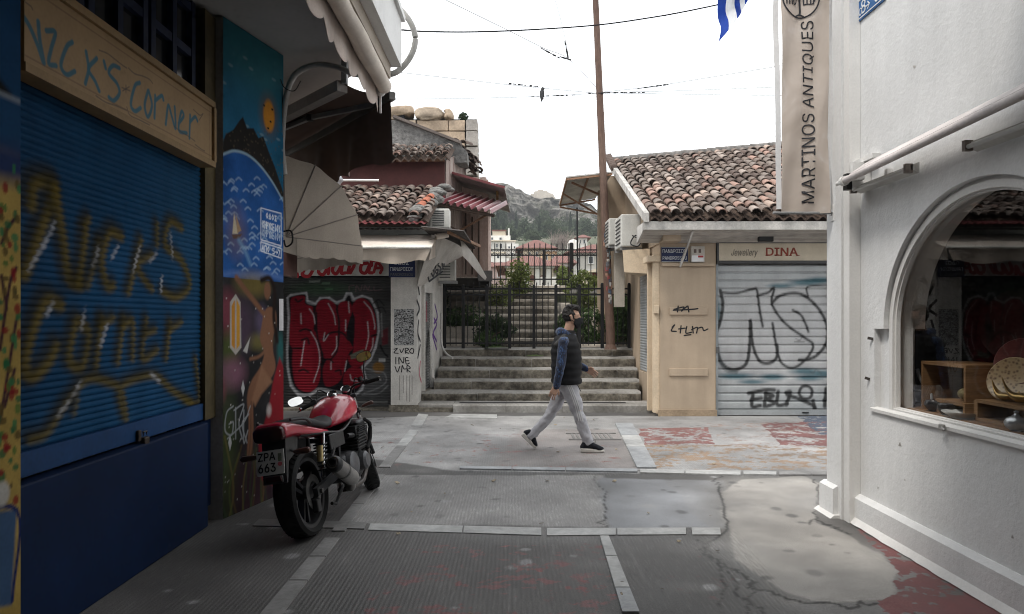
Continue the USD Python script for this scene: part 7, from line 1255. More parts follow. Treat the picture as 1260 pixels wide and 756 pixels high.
def hand(w, d, pn, thumb, s=1., curl=.5):
    """wrist, pointing direction, palm normal, thumb side: a palm and five bent fingers"""
    d = d / np.linalg.norm(d); pn = pn - d * (pn @ d); pn /= np.linalg.norm(pn); t = thumb - d * (thumb @ d) - pn * (thumb @ pn); t /= np.linalg.norm(t)
    k0 = w + d * .085 * s; m = manifold3d.Manifold.batch_hull([sph(w + t * .02, .017), sph(w - t * .02, .017), sph(k0 + t * .032, .013), sph(k0 - t * .034, .012)])
    for off, L_ in ((.031, .074), (.010, .083), (-.012, .076), (-.032, .060)):
        p = k0 + t * off * s; q = [(p, .0100)]; dd = d
        for seg, c in ((.45, curl * .5), (.32, curl), (.23, curl * .8)):
            dd = dd * math.cos(c) + pn * math.sin(c); dd /= np.linalg.norm(dd); p = p + dd * L_ * seg + t * off * .06; q.append((p, .0096 - .0008 * len(q)))
            perp = np.cross(t, dd); pn = pn
        m = m + chain(q)
    b = w + d * .025 + t * .026; m = m + chain([(b, .014), (b + t * .025 + d * .022 + pn * .012, .0115), (b + t * .032 + d * .05 + pn * .022, .0095)])
    return m
dR = J(678, 486) - J(683.5, 474); dL = J(734, 461) - J(722, 455)
body = chain([(nk + (-.01, 0, -.06), .062), (nk + (.012, 0, .02), .055), (head + (-.01, 0, -.03), .06)])
# skull, jaw, brow, nose, ears
body = body + sph((0, 0, 0), .5).scale((.192, .152, .205)).translate(tuple(head + (-.012, 0, .03))) + manifold3d.Manifold.batch_hull([sph(head + (.052, y, .03), .036) for y in (-.034, .034)] + [sph(head + (.062, 0, -.088), .026), sph(head + (.0, -.05, -.055), .022), sph(head + (.0, .05, -.055), .022), sph(head + (.055, 0, -.04), .036)])
body = body + manifold3d.Manifold.batch_hull([sph(head + (.084, 0, .022), .010), sph(head + (.108, 0, -.026), .013), sph(head + (.085, -.015, -.030), .010), sph(head + (.085, .015, -.030), .010)]) + manifold3d.Manifold.batch_hull([sph(head + (.076, y, .034), .012) for y in (-.035, 0, .035)])
for s in (-1, 1): body = body + manifold3d.Manifold.batch_hull([sph(head + (-.012, s * .076, z), .013) for z in (.025, -.02)] + [sph(head + (-.026, s * .084, .02), .012)])
body = body + manifold3d.Manifold.batch_hull([sph(chest + (0, y, .06), .10) for y in (-.10, .10)] + [sph(pel + (0, y, .02), .10) for y in (-.06, .06)])
for (s_, e_, w_, d, th) in ((shR, elR, wrR, dR, np.array([1., 0, .2])), (shL, elL, wrL, dL, np.array([.1, -.3, 1.]))):
    body = body + chain([(chest + (0, (s_[1] - YP) * .6, .08), .07), *limb_s(s_, e_, (.052, .042)), *limb_s(e_, w_, (.040, .027))]) + hand(w_ + d / np.linalg.norm(d) * .01, d, np.array([.35, .9 if s_ is shR else -.2, 0]) if s_ is shR else np.array([.1, -.9, -.5]), th, 1., .42)
for h_, k_, a_ in ((hipR, kneR, ankR), (hipL, kneL, ankL)): body = body + chain([*limb_s(h_, k_, (.078, .052)), *limb_s(k_, a_, (.050, .036))])
toeR = np.array([(740 - CX) / KP, YP - .10, .035]); heelR = np.array([(718 - CX) / KP, YP - .09, .045]); toeL = np.array([(660 - CX) / KP, YP + .11, .035]); heelL = J(646, 536, .10)
body = body + chain([(ankR, .034), (heelR + (.02, 0, .03), .026), (toeR + (-.06, 0, .012), .018)]) + chain([(ankL, .034), (heelL + (.03, 0, .02), .026), (toeL + (-.04, 0, .03), .016)])
skin_m = mat('skin', (.40, .245, .175), .55, .10, 12, 80, .05, spec=.35)
man = thing('person', 'dark haired man in black mask, navy hoodie, black vest and grey striped trousers, striding right', 'person', (.62, YP, 0))
put('body', smooth_m(body, .011, 6), skin_m, man, smooth=True)
# hair: a cap over the skull with short tufts; beard shadow under the mask
hm_ = sph((0, 0, 0), .5).scale((.212, .172, .225)).translate(tuple(head + (-.018, 0, .038))); cut = manifold3d.Manifold.cube((.4, .4, .4), True)
hair_ = hm_ - cut.rotate((0, -18, 0)).translate(tuple(head + (.262, 0, -.03))) - cut.translate(tuple(head + (.215, 0, -.168))) - cut.rotate((0, 30, 0)).translate(tuple(head + (.12, 0, -.27))); hair_ = hair_ + manifold3d.Manifold.batch_hull([sph(head + (.055, y, .118), .030) for y in (-.04, .04)] + [sph(head + (-.04, y, .125), .03) for y in (-.04, .04)] + [sph(head + (.075, 0, .10), .022)])
ht = smooth_m(hair_, .009, 4, .030, 42, 4); hair_m = mat('dark_hair', (.012, .010, .009), .65, .4, 60, 120, .3, .003)
put('hair', ht, hair_m, man, smooth=True)
brow = MB()
for s in (-1, 1): brow.ell(head + (.086, s * .034, .044), (.008, .022, .0065), 2)
put('eyebrows', brow, hair_m, man, smooth=True)
for s in (-1, 1): ey = put('eye', MB().ell(head + (.078, s * .033, .020), (.011, .014, .009), 2), mat('eye_white', (.5, .48, .46), .3, .05, bump=0), man, smooth=True); put('iris', MB().ell(head + (.0868, s * .033, .020), (.0035, .006, .006), 2), mat('iris_dark', (.02, .012, .008), .2, bump=0), ey, smooth=True)
mk = manifold3d.Manifold.batch_hull([sph(head + (.072, y, -.012), .022) for y in (-.03, .03)] + [sph(head + (.108, 0, -.020), .018), sph(head + (.098, 0, -.06), .026), sph(head + (.060, 0, -.098), .028)] + [sph(head + (.028, s * .060, z), .014) for s in (-1, 1) for z in (-.020, -.070)])
cloth_blk = mat('black_cloth', (.012, .012, .013), .85, .2, 10, 150, .1, .002)
mp_ = put('face_mask', smooth_m(mk, .008, 4), cloth_blk, man, smooth=True)
for s in (-1, 1): put('ear_loop', MB().tube(spline([head + (.03, s * .072, -.022), head + (.005, s * .080, .004), head + (-.022, s * .088, .022), head + (-.032, s * .086, -.008), head + (-.005, s * .078, -.03), head + (.026, s * .070, -.062)], 5), .003, 5), cloth_blk, mp_)
# hoodie: sleeves, hood; vest; trousers
hd = chain([(chest + (0, -.12, .09), .075), (shR, .066), *limb_s(shR, elR, (.064, .054)), *limb_s(elR, wrR, (.053, .042))]) + chain([(chest + (0, .12, .09), .075), (shL, .066), *limb_s(shL, elL, (.064, .054)), *limb_s(elL, wrL, (.053, .042))])
hd = hd + manifold3d.Manifold.batch_hull([sph(chest + (0, y, .05), .11) for y in (-.09, .09)] + [sph(pel + (0, y, .08), .11) for y in (-.06, .06)])
collar = manifold3d.Manifold()
for k in range(14):
    a = 2 * math.pi * k / 14; b2 = 2 * math.pi * (k + 1) / 14; f = lambda a: nk + np.array([-.008 + .080 * math.cos(a), .085 * math.sin(a), -.012 - .025 * math.cos(a)]); r = lambda a: .036 + .018 * max(0, -math.cos(a)); collar = collar + manifold3d.Manifold.batch_hull([sph(f(a), r(a)), sph(f(b2), r(b2))])
collar = collar + manifold3d.Manifold.batch_hull([sph(nk + (-.085, y, z), .035) for y in (-.05, .05) for z in (.015, -.07)])
navy = usdkit.material(stage, '/World/Looks/hoodie_cloth', {'tc': ('geometry', {}), 'mp': ('mapping', {'scale': (34., 34., 15.)}), 'n': ('noise_texture', {'scale': 1., 'detail': 6., 'distortion': 1.6}), 'r': ('rgb_ramp', {'ramp': [(.46, (.004, .008, .024)), (.57, (.007, .025, .085)), (.66, (.06, .13, .26))]}), 'b': ('bump', {'strength': .3, 'distance': .004}), 'p': ('principled_bsdf', {'roughness': .85, 'sheen_weight': .2})}, [('tc.position', 'mp.vector'), ('mp.vector', 'n.vector'), ('n.fac', 'r.fac'), ('r.color', 'p.base_color'), ('n.fac', 'b.height'), ('b.normal', 'p.normal')], surface='p.BSDF')
ho = put('hoodie', smooth_m(hd, .014, 6, .016, 16, 2), navy, man, smooth=True); put('hood', smooth_m(collar, .012, 5, .02, 22, 3), navy, ho, smooth=True)
for w_, e_ in ((wrR, elR), (wrL, elL)): d = (w_ - e_) / np.linalg.norm(w_ - e_); put('cuff', smooth_m(chain([(w_ - d * .02, .040), (w_ + d * .012, .037)]), .01, 2), mat('navy_rib', (.010, .02, .055), .9, .2, 40, 120, .2), ho, smooth=True)
vs = []
for z_, xc, hx, hy in ((472, 697.0, .162, .205), (470, 697, .172, .215), (461, 697, .168, .215), (452, 697, .174, .222), (443, 697, .170, .224), (434, 696.5, .172, .228), (426, 696, .160, .226), (420, 696, .145, .205), (415, 696.5, .120, .165), (411, 697.5, .098, .115), (406.5, 699, .086, .092)):
    vs.append((J(xc, z_), (hx, 0, -.004), (0, hy, 0), 2.35))
vs = vs[::-1] if False else vs
v_, f_ = loft(vs, 72); vt = trimesh.Trimesh(v_, f_, process=False).subdivide().subdivide()
zz_ = vt.vertices[:, 2]; ang = np.arctan2((vt.vertices[:, 1] - YP) / .2, (vt.vertices[:, 0] - J(697, 0)[0]) / .16); vt.vertices += vt.vertex_normals * (.018 * np.abs(np.sin((zz_ - .8) * math.pi / .085)) ** .5 - .006 + .012 * (meshkit.fbm(vt.vertices * 11, 3) - .5))[:, None] * np.clip((1.40 - zz_) / .08, 0, 1)[:, None]
# arm openings are left to the sleeves, which stand proud of the vest
vest_m = mat('vest_nylon', (.007, .007, .008), .7, .25, 6, 60, .12, .003, spec=.2)
ve = put('vest', vt, vest_m, man, smooth=True)
put('shoulder_panel', smooth_m(manifold3d.Manifold.batch_hull([sph(J(690, 418, -.16), .035), sph(J(695, 413, -.09), .035), sph(J(684, 424, -.17), .035), sph(J(686, 428, -.16), .03)]) + manifold3d.Manifold.batch_hull([sph(J(690, 418, .16), .035), sph(J(695, 413, .09), .035), sph(J(684, 424, .17), .035)]), .012, 4), mat('vest_grey', (.03, .029, .028), .7, .2, 10, 90, .15), ve, smooth=True)
tr_ = chain([(hipR + (0, .02, .03), .105), *limb_s(hipR, kneR, (.104, .070), 4), *limb_s(kneR, ankR + (-.002, 0, .02), (.069, .058), 3)]) + chain([(hipL + (0, -.02, .03), .105), *limb_s(hipL, kneL, (.104, .070), 4), *limb_s(kneL, ankL + (.01, 0, .015), (.069, .054), 3)]) + manifold3d.Manifold.batch_hull([sph(pel + (.0, y, .05), .115) for y in (-.06, .06)] + [sph((hipR + hipL) / 2 + (0, y, -.0), .105) for y in (-.07, .07)])
tm_ = smooth_m(tr_, .012, 7, .060, 8, 5)
knit = mat('grey_marl', (.40, .395, .42), .9, .10, 20, 160, .2, .002)
put('trousers', tm_, knit, man, smooth=True)
# three white stripes down the near leg, laid on the cloth
ray = trimesh.proximity.ProximityQuery(tm_)
for k in range(3):
    for (pa, pb) in (((696.0 + k * 2.2, 471), (710.5 + k * 2.4, 516)),):
        L_ = [J(pa[0] + (pb[0] - pa[0]) * t + 1.5 * math.sin(t * 3), pa[1] + (pb[1] - pa[1]) * t, -.30) for t in np.linspace(0, 1, 26)]
        b = MB(); rows = []
        for p in L_:
            rr = []
            for off in (-.0048, .0048):
                q = p + (off, 0, 0); c = tm_.vertices; m2 = ((c[:, 0] - q[0]) ** 2 + (c[:, 2] - q[2]) ** 2) < .016 ** 2; m2 &= c[:, 1] < YP + .02
                y = c[m2, 1].min() if m2.any() else YP - .19; rr.append(np.array([q[0], y - .004, q[2]]))
            rows.append(rr)
        ys_ = np.array([[r[0][1], r[1][1]] for r in rows]); 
        for kk in range(2): ys_[:, kk] = np.convolve(np.pad(ys_[:, kk], 2, 'edge'), np.ones(5) / 5, 'valid') - .003
        for (a, c), (y0, y1), (a2, c2), (y2, y3) in zip(rows[:-1], ys_[:-1], rows[1:], ys_[1:]): b.hexa([(a[0], y0, a[2]), (c[0], y1, c[2]), (c[0], y1 + .006, c[2]), (a[0], y0 + .006, a[2]), (a2[0], y2, a2[2]), (c2[0], y3, c2[2]), (c2[0], y3 + .006, c2[2]), (a2[0], y2 + .006, a2[2])])
        put('stripe', b, mat('stripe_white', (.62, .62, .62), .8, .05), man)
put('pocket_zip', MB().bar(J(708, 471, -.20), J(713, 480, -.185), .008, .006), cloth_blk, man)
# shoes
def shoe(heel, toe, side, ank):
    t = toe - heel; L_ = np.linalg.norm(t); t /= L_; s = np.array([0, 1., 0]); s -= t * (s @ t); s /= np.linalg.norm(s); u = np.cross(t, s); u *= np.sign(u[2])
    up = manifold3d.Manifold.batch_hull([sph(heel + u * .030, .036), sph(heel + u * .065 + t * .02, .036), sph(heel + t * L_ * .45 + u * .055, .036)]) + manifold3d.Manifold.batch_hull([sph(heel + t * L_ * .45 + u * .050 + s * y, .034) for y in (-.012, .012)] + [sph(heel + t * L_ * .75 + u * .022 + s * y, .030) for y in (-.018, .018)]) + manifold3d.Manifold.batch_hull([sph(heel + t * L_ * .75 + u * .022 + s * y, .030) for y in (-.018, .018)] + [sph(toe + u * .008 - t * .02, .028)])
    so = manifold3d.Manifold.batch_hull([sph(heel + s * y - t * .014 + u * z, .014) for y in (-.026, .026) for z in (-.018, .006)] + [sph(heel + t * L_ * .6 + s * y + u * z, .012) for y in (-.036, .036) for z in (-.018, -.004)] + [sph(toe + s * y + u * z, .012) for y in (-.018, .018) for z in (-.016, -.006)])
    sh = put('shoe', smooth_m(up, .009, 4), mat('black_knit', (.008, .009, .014), .8, .3, 60, 160, .2), man, smooth=True); put('sole', smooth_m(so, .012, 2), mat('sole_white', (.55, .52, .48), .7, .1), sh, smooth=True)
    put('laces', MB().tube(spline([heel + t * L_ * .45 + u * .09, heel + t * L_ * .55 + u * .115 + s * -.01, heel + t * L_ * .63 + u * .088, heel + t * L_ * .5 + u * .088 + s * -.03], 5), .003, 5), mat('lace_grey', (.2, .2, .2), .8), sh)
shoe(np.array([(716.5 - CX) / KP, YP - .09, .034]), np.array([(741 - CX) / KP, YP - .10, .030]), -1, ankR); shoe(J(645.5, 537, .10), np.array([(660 - CX) / KP, YP + .11, .032]), 1, ankL)
# ================================================================== the red motorcycle on its side stand
RB = np.array([-1.467, 5.165, 0.]); hv = np.array([.125, .992, 0.]); lv = np.array([-.992, .125, 0.]); LEAN = math.radians(9.4); STEER = math.radians(28)
SA0 = np.array([1.05, 0, .90]); SAx = np.array([-.43, 0, .90]); SAx /= np.linalg.norm(SAx)
def lean(v):
    y = v[:, 1] * math.cos(LEAN) + v[:, 2] * math.sin(LEAN); z = -v[:, 1] * math.sin(LEAN) + v[:, 2] * math.cos(LEAN)
    return RB + v[:, :1] * hv + y[:, None] * lv + np.c_[0 * z, 0 * z, z]
def steer(v):
    p = v - SA0; c, s = math.cos(STEER), math.sin(STEER); return SA0 + p * c + np.cross(SAx, p) * s + SAx * (p @ SAx)[:, None] * (1 - c)
bike = thing('motorcycle', 'red motorcycle parked leaning on its stand beside the mural pier', 'motorcycle', tuple(RB))
rub = mat('tyre_rubber', (.009, .009, .009), .8, .3, 20, 60, .2, .003); alloy = mat('dark_alloy', (.035, .035, .037), .45, .2, 8, 60, .05, metallic=.5); eng = mat('engine_grey', (.055, .055, .058), .5, .3, 6, 50, .1, metallic=.5); chrome = mat('chrome', (.55, .55, .56), .15, .1, bump=0, metallic=1.); red = mat('bike_red', (.34, .006, .028), .28, .08, 3, 60, 0, spec=.6, coat=.8); blk = mat('black_part', (.012, .012, .013), .45, .3, spec=.4); mufm = mat('muffler_alloy', (.30, .29, .28), .35, .2, 6, 60, .05, metallic=.9); vin = mat('seat_vinyl', (.016, .016, .017), .6, .2, 10, 120, .2, .002); steelm = mat('brake_steel', (.12, .118, .115), .4, .2, metallic=.9)
def bp(name, m, material, parent=bike, st=False, smooth=40, **kw):
    v, f = m.arrays() if isinstance(m, MB) else meshkit.arrays(m)[:2]
    v = np.array(v, float); v[:, 2] -= .088 * np.clip((v[:, 2] - .60) / .25, 0, 1) * np.interp(v[:, 0], [-.4, .0, .5], [.35, .6, 1.])      # a low, compact machine
    v = steer(v) if st else v; return put(name, (lean(v), f), material, parent, smooth=smooth, **kw)
def wheel(name, c, R_, w, st, spokes=3):
    c = np.asarray(c, float); rr = R_ - w * .42; prof = [(rr, -w * .36), (R_ - w * .22, -w * .50), (R_ - w * .08, -w * .40), (R_ - .008, -w * .2), (R_, 0), (R_ - .008, w * .2), (R_ - w * .08, w * .40), (R_ - w * .22, w * .50), (rr, w * .36)]
    rim = MB().lathe([(rr + .004, -w * .38), (rr - .02, -w * .36), (rr - .035, -w * .2), (rr - .035, w * .2), (rr - .02, w * .36), (rr + .004, w * .38)], c, (0, 1, 0), 48)
    rim.lathe([(0, -.07), (.045, -.07), (.045, .07), (0, .07)], c, (0, 1, 0), 20)
    wh = bp(name, rim, alloy, st=st)
    bp('tyre', MB().lathe(prof, c, (0, 1, 0), 64), rub, wh, st)
    gr = MB()
    for k in range(44):
        a = 2 * math.pi * k / 44
        for s in (-1, 1): d = np.array([math.cos(a), 0, math.sin(a)]); d2 = np.array([math.cos(a + .1), 0, math.sin(a + .1)]); gr.bar(c + d * (R_ - .0035) + (0, s * w * .10, 0), c + d2 * (R_ - w * .062) + (0, s * w * .38, 0), .006, .006, up=d)
    bp('tread_pattern', gr, mat('tread_dark', (.004, .004, .004), .9), wh, st, kind='stuff')
    for k in range(spokes):
        a = 2 * math.pi * k / spokes + .4; d = np.array([math.cos(a), 0, math.sin(a)]); q = np.array([-math.sin(a), 0, math.cos(a)])
        for s in (-1, 1): bp('spoke', MB().hexa([c + d * .03 + q * s * .03 + (0, -.025, 0), c + d * (rr - .02) + q * s * .055 + (0, -.018, 0), c + d * (rr - .02) + q * s * .03 + (0, -.018, 0), c + d * .03 + q * s * .005 + (0, -.025, 0), c + d * .03 + q * s * .03 + (0, .025, 0), c + d * (rr - .02) + q * s * .055 + (0, .018, 0), c + d * (rr - .02) + q * s * .03 + (0, .018, 0), c + d * .03 + q * s * .005 + (0, .025, 0)]), alloy, wh, st, smooth=False)
    for s in ((-1,) if name == 'rear_wheel' else (-1, 1)): bp('brake_disc', MB().lathe([(.075, s * .085), (.125, s * .085), (.125, s * .090), (.075, s * .090), (.075, s * .085)], c, (0, 1, 0), 36), steelm, wh, st)
    return wh
wheel('rear_wheel', (0, 0, .315), .315, .165, False); wheel('front_wheel', (1.434, 0, .305), .305, .125, True)
# swing arm, chain side, shocks
for s in (-1, 1):
    bp('swing_arm', MB().bar((-.05, s * .125, .315), (.48, s * .11, .36), .035, .06), alloy)
    sp = np.array([.06, s * .15, .40]), np.array([.20, s * .14, .74]); sk = bp('shock', MB().tube([sp[0], sp[1]], .016, 10), chrome)
    hx = np.array([sp[0] + (sp[1] - sp[0]) * (.12 + .6 * t) + .030 * np.array([math.cos(t * 44), math.sin(t * 44), 0]) for t in np.linspace(0, 1, 90)]); bp('spring', MB().tube(hx, .006, 5), blk, sk)
    bp('reservoir', MB().tube([(.02, s * .165, .52), (.05, s * .165, .64)], .024, 14), mat('gold_anodised', (.42, .33, .16), .35, .2, metallic=.8), sk)
    bp('foot_peg', MB().tube([(.42, s * .15, .34), (.40, s * .27, .35)], .013, 8), rub); bp('peg_bracket', MB().bar((.55, s * .13, .45), (.38, s * .16, .33), .02, .05), alloy)
    bp('rear_peg', MB().tube([(.20, s * .17, .46), (.17, s * .26, .47)], .011, 8), rub); bp('peg_bracket', MB().bar((.40, s * .14, .60), (.17, s * .17, .45), .016, .035), alloy)
    bp('frame_tube', MB().tube(spline([(1.06, s * .03, .86), (.95, s * .09, .80), (.60, s * .13, .70), (.25, s * .13, .74), (-.12, s * .10, .78)], 6), .018, 8), blk); bp('frame_tube', MB().tube(spline([(1.08, s * .03, .74), (1.0, s * .10, .45), (.92, s * .12, .27), (.55, s * .12, .25), (.47, s * .12, .40), (.52, s * .13, .68)], 6), .017, 8), blk)
    bp('side_cover', loft([((.30, s * .135, .62), (.02, 0, 0), (0, 0, .05), 3), ((.45, s * .15, .62), (.02, 0, 0), (0, 0, .085), 3), ((.58, s * .14, .64), (.02, 0, 0), (0, 0, .06), 3)][::1], 12) if False else MB().mesh(rbox(.30, .02, .15, .01)).xf(lambda v: v + (.43, s * .145, .63)), blk)
# engine: crankcase, cylinders with fins, covers, pipes
en = bp('engine', MB().mesh(rbox(.46, .34, .22, .05)).xf(lambda v: v + (.70, 0, .37)), eng)
cyl = MB()
for k in range(9): cyl.mesh(rbox(.20, .40, .012, .004)).xf(lambda v: v) if False else cyl.add(rbox(.20 + .02 * (k % 2), .40, .013, .005)[0] + (.83 + .012 * k, 0, .485 + .024 * k), rbox(.20 + .02 * (k % 2), .40, .013, .005)[1])
cyl.box(.77, .95, -.18, .18, .46, .70); bp('cylinder_block', cyl, mat('fin_black', (.022, .022, .023), .55, .2, metallic=.3), en)
bp('head_cover', MB().mesh(rbox(.20, .38, .07, .03)).xf(lambda v: v + (.93, 0, .725)), eng, en)
for s in (-1, 1):
    bp('clutch_cover', MB().lathe([(0, s * .215), (.07, s * .213), (.098, s * .195), (.105, s * .165), (.105, s * .15)], (.60, 0, .385), (0, 1, 0), 28), mat('cover_grey', (.10, .10, .105), .4, .2, metallic=.6), en)
    bp('crank_cover', MB().lathe([(0, s * .235), (.055, s * .233), (.075, s * .215), (.08, s * .17)], (.82, 0, .37), (0, 1, 0), 24), looks['cover_grey'], en)
for k in range(4):
    y = -.15 + .10 * k; bp('exhaust_pipe', MB().tube(spline([(.97, y, .58), (1.06, y, .52), (1.07, y * .95, .38), (.98, y * .8, .22), (.80, y * .6 - .05, .19), (.55, -.12 + .02 * k, .20)], 7), .021, 10), mat('pipe_steel', (.09, .08, .075), .4, .3, metallic=.8))
    bp('carburettor', MB().tube([(.62, y, .62), (.74, y, .60)], .03, 10), blk); bp('inlet', MB().tube([(.74, y, .60), (.82, y, .58)], .024, 10), rub)
bp('radiator', MB().box(1.03, 1.07, -.15, .15, .52, .72), blk)
bp('link_pipe', MB().tube(spline([(.60, -.10, .20), (.48, -.19, .22), (.40, -.23, .30)], 6), .026, 12), mufm)
a_, b_ = np.array([.44, -.235, .285]), np.array([.02, -.255, .50]); ax = (b_ - a_) / np.linalg.norm(b_ - a_); Lm = np.linalg.norm(b_ - a_)
mf = bp('muffler', MB().lathe([(.026, 0), (.050, .03), (.060, .07), (.060, Lm - .05), (.054, Lm - .02), (.040, Lm), (.026, Lm)], a_, ax, 28), mufm)
bp('end_cap', MB().lathe([(.0605, Lm - .055), (.061, Lm - .03), (.055, Lm - .012), (.045, Lm + .002)], a_, ax, 28), alloy, mf); bp('outlet', MB().lathe([(.027, Lm + .012), (.027, Lm - .04), (.0, Lm - .04)], a_, ax, 20).lathe([(.027, Lm + .012), (.033, Lm + .012), (.033, Lm - .01)], a_, ax, 20), mat('soot', (.015, .014, .013), .7), mf); bp('strap', MB().lathe([(.062, Lm * .52), (.064, Lm * .53), (.064, Lm * .58), (.062, Lm * .59)], a_, ax, 28), steelm, mf)
bp('caliper', MB().mesh(rbox(.07, .05, .10, .012)).xf(lambda v: v + (-.02, -.105, .22)), blk); bp('axle_nut', MB().lathe([(0, -.16), (.018, -.16), (.018, -.14)], (0, 0, .315), (0, 1, 0), 6), steelm)
bp('chain_guard', MB().box(.05, .46, .075, .10, .44, .46), blk)
bp('side_stand', MB().tube([(.55, .13, .25), (.50, .27, .012)], .013, 8), blk); bp('centre_stand', MB().tube([(.45, -.13, .25), (.20, -.16, .17), (.12, -.16, .19)], .013, 8), blk)
# bodywork
def sec(x, z, hw, hh, e=2.4): return ((x, 0, z), (0, hw, 0), (0, 0, hh), e)
tank = loft([sec(.50, .80, .07, .045), sec(.55, .825, .115, .075), sec(.63, .855, .145, .105), sec(.75, .88, .165, .125, 2.6), sec(.88, .90, .165, .130, 2.6), sec(.98, .90, .150, .120), sec(1.06, .885, .11, .09), sec(1.10, .875, .06, .055)], 36)
tk = trimesh.Trimesh(*tank, process=False).subdivide(); trimesh.smoothing.filter_taubin(tk, iterations=6); ta = bp('tank', tk, red, smooth=True)
bp('filler_cap', MB().lathe([(0, .012), (.03, .012), (.036, .004), (.036, -.01)], (.86, 0, 1.032), (0, 0, 1), 20), chrome, ta)
seat = loft([sec(-.20, .875, .085, .02), sec(-.12, .875, .115, .040), sec(.05, .87, .130, .050), sec(.18, .845, .135, .050), sec(.30, .815, .14, .045), sec(.42, .82, .13, .045), sec(.52, .85, .095, .045), sec(.56, .87, .05, .03)], 28)
bp('seat', seat, vin, smooth=True)
tail = loft([sec(-.36, .835, .100, .058, 3.2), sec(-.33, .84, .120, .070, 3.2), sec(-.20, .835, .132, .062, 3), sec(.0, .80, .140, .060, 2.8), sec(.18, .765, .145, .055), sec(.34, .74, .13, .045), sec(.40, .735, .08, .03)], 28)
tl_ = bp('tail_cowl', tail, red, smooth=True)
bp('tail_lamp', loft([sec(-.385, .825, .095, .045, 4), sec(-.372, .828, .108, .058, 4), sec(-.33, .83, .112, .060, 4)], 28), mat('tail_lamp_red', (.022, .0015, .003), .25, .2, bump=0, spec=.4), smooth=True)
mg = bp('mudguard', MB().prism([(-.30, .80), (-.34, .62), (-.375, .47), (-.36, .465), (-.30, .60), (-.15, .66), (-.1, .78)], (0, -.085, 0), (1, 0, 0), (0, 0, 1), (0, .17, 0)), blk)
pd = np.array([-.22, 0, -.975]); pu = -pd; pn_ = np.array([-.975, 0, .22]); pc_0 = np.array([-.395, 0, .625])
lp_ = bp('licence_plate', MB().obox(pc_0, (0, .098, 0), pu * .088, pn_ * .0025), mat('plate_paint', (.45, .45, .44), .5, .1, 6, 60, .05), smooth=False)
def ptext(t, h, up_, left_, w, m=mat('plate_ink', (.012, .012, .014), .6)):
    tm = meshkit.text_mesh(t, h, .002, True); tv = tm.vertices; x = (tv[:, 0] - tm.bounds[0][0]) * w / (tm.bounds[1][0] - tm.bounds[0][0])
    bp('lettering', (pc_0 + pn_ * .003 + np.array([0, 1., 0]) * (left_ - x)[:, None] + pu * (up_ + tv[:, 1])[:, None] + pn_ * tv[:, 2:3], tm.faces), m, lp_, smooth=False)
ptext('ZPA', .058, .014, .086, .125); ptext('663', .058, -.068, .086, .125)
bp('emblem', MB().obox(pc_0 + pn_ * .004 + (0, -.070, 0) + pu * .028, (0, .013, 0), pu * .030, pn_ * .001), mat('emblem_green', (.16, .18, .13), .7, .4, 60), lp_, smooth=False); bp('emblem', MB().lathe([(0, .0015), (.016, .0015), (.016, 0)], pc_0 + pn_ * .004 + (0, -.070, 0) - pu * .022, pn_, 12), mat('emblem_red', (.40, .10, .11), .6, .3), lp_, smooth=False)
bp('reflector', MB().mesh(rbox(.02, .11, .035, .006)).xf(lambda v: v + (-.405, -.01, .505)), looks['tail_lamp_red']); bp('plate_bracket', MB().mesh(rbox(.03, .14, .05, .01)).xf(lambda v: v + (-.39, 0, .50)), blk)
for s in (-1, 1):
    bp('indicator', loft([((-.30, s * .13, .665), (.012, 0, 0), (0, 0, .012), 2), ((-.31, s * .16, .665), (.022, 0, 0), (0, 0, .020), 2.6), ((-.31, s * .235, .665), (.026, 0, 0), (0, 0, .026), 2.6), ((-.31, s * .25, .665), (.016, 0, 0), (0, 0, .016), 2)], 14), mat('indicator_dark', (.05, .018, .012), .3, .2, bump=0, spec=.5)); bp('indicator_stalk', MB().tube([(-.25, s * .08, .68), (-.30, s * .135, .665)], .010, 8), blk)
    bp('grab_rail', MB().tube(spline([(.02, s * .14, .86), (-.12, s * .16, .90), (-.26, s * .12, .91)], 5), .010, 8), blk)
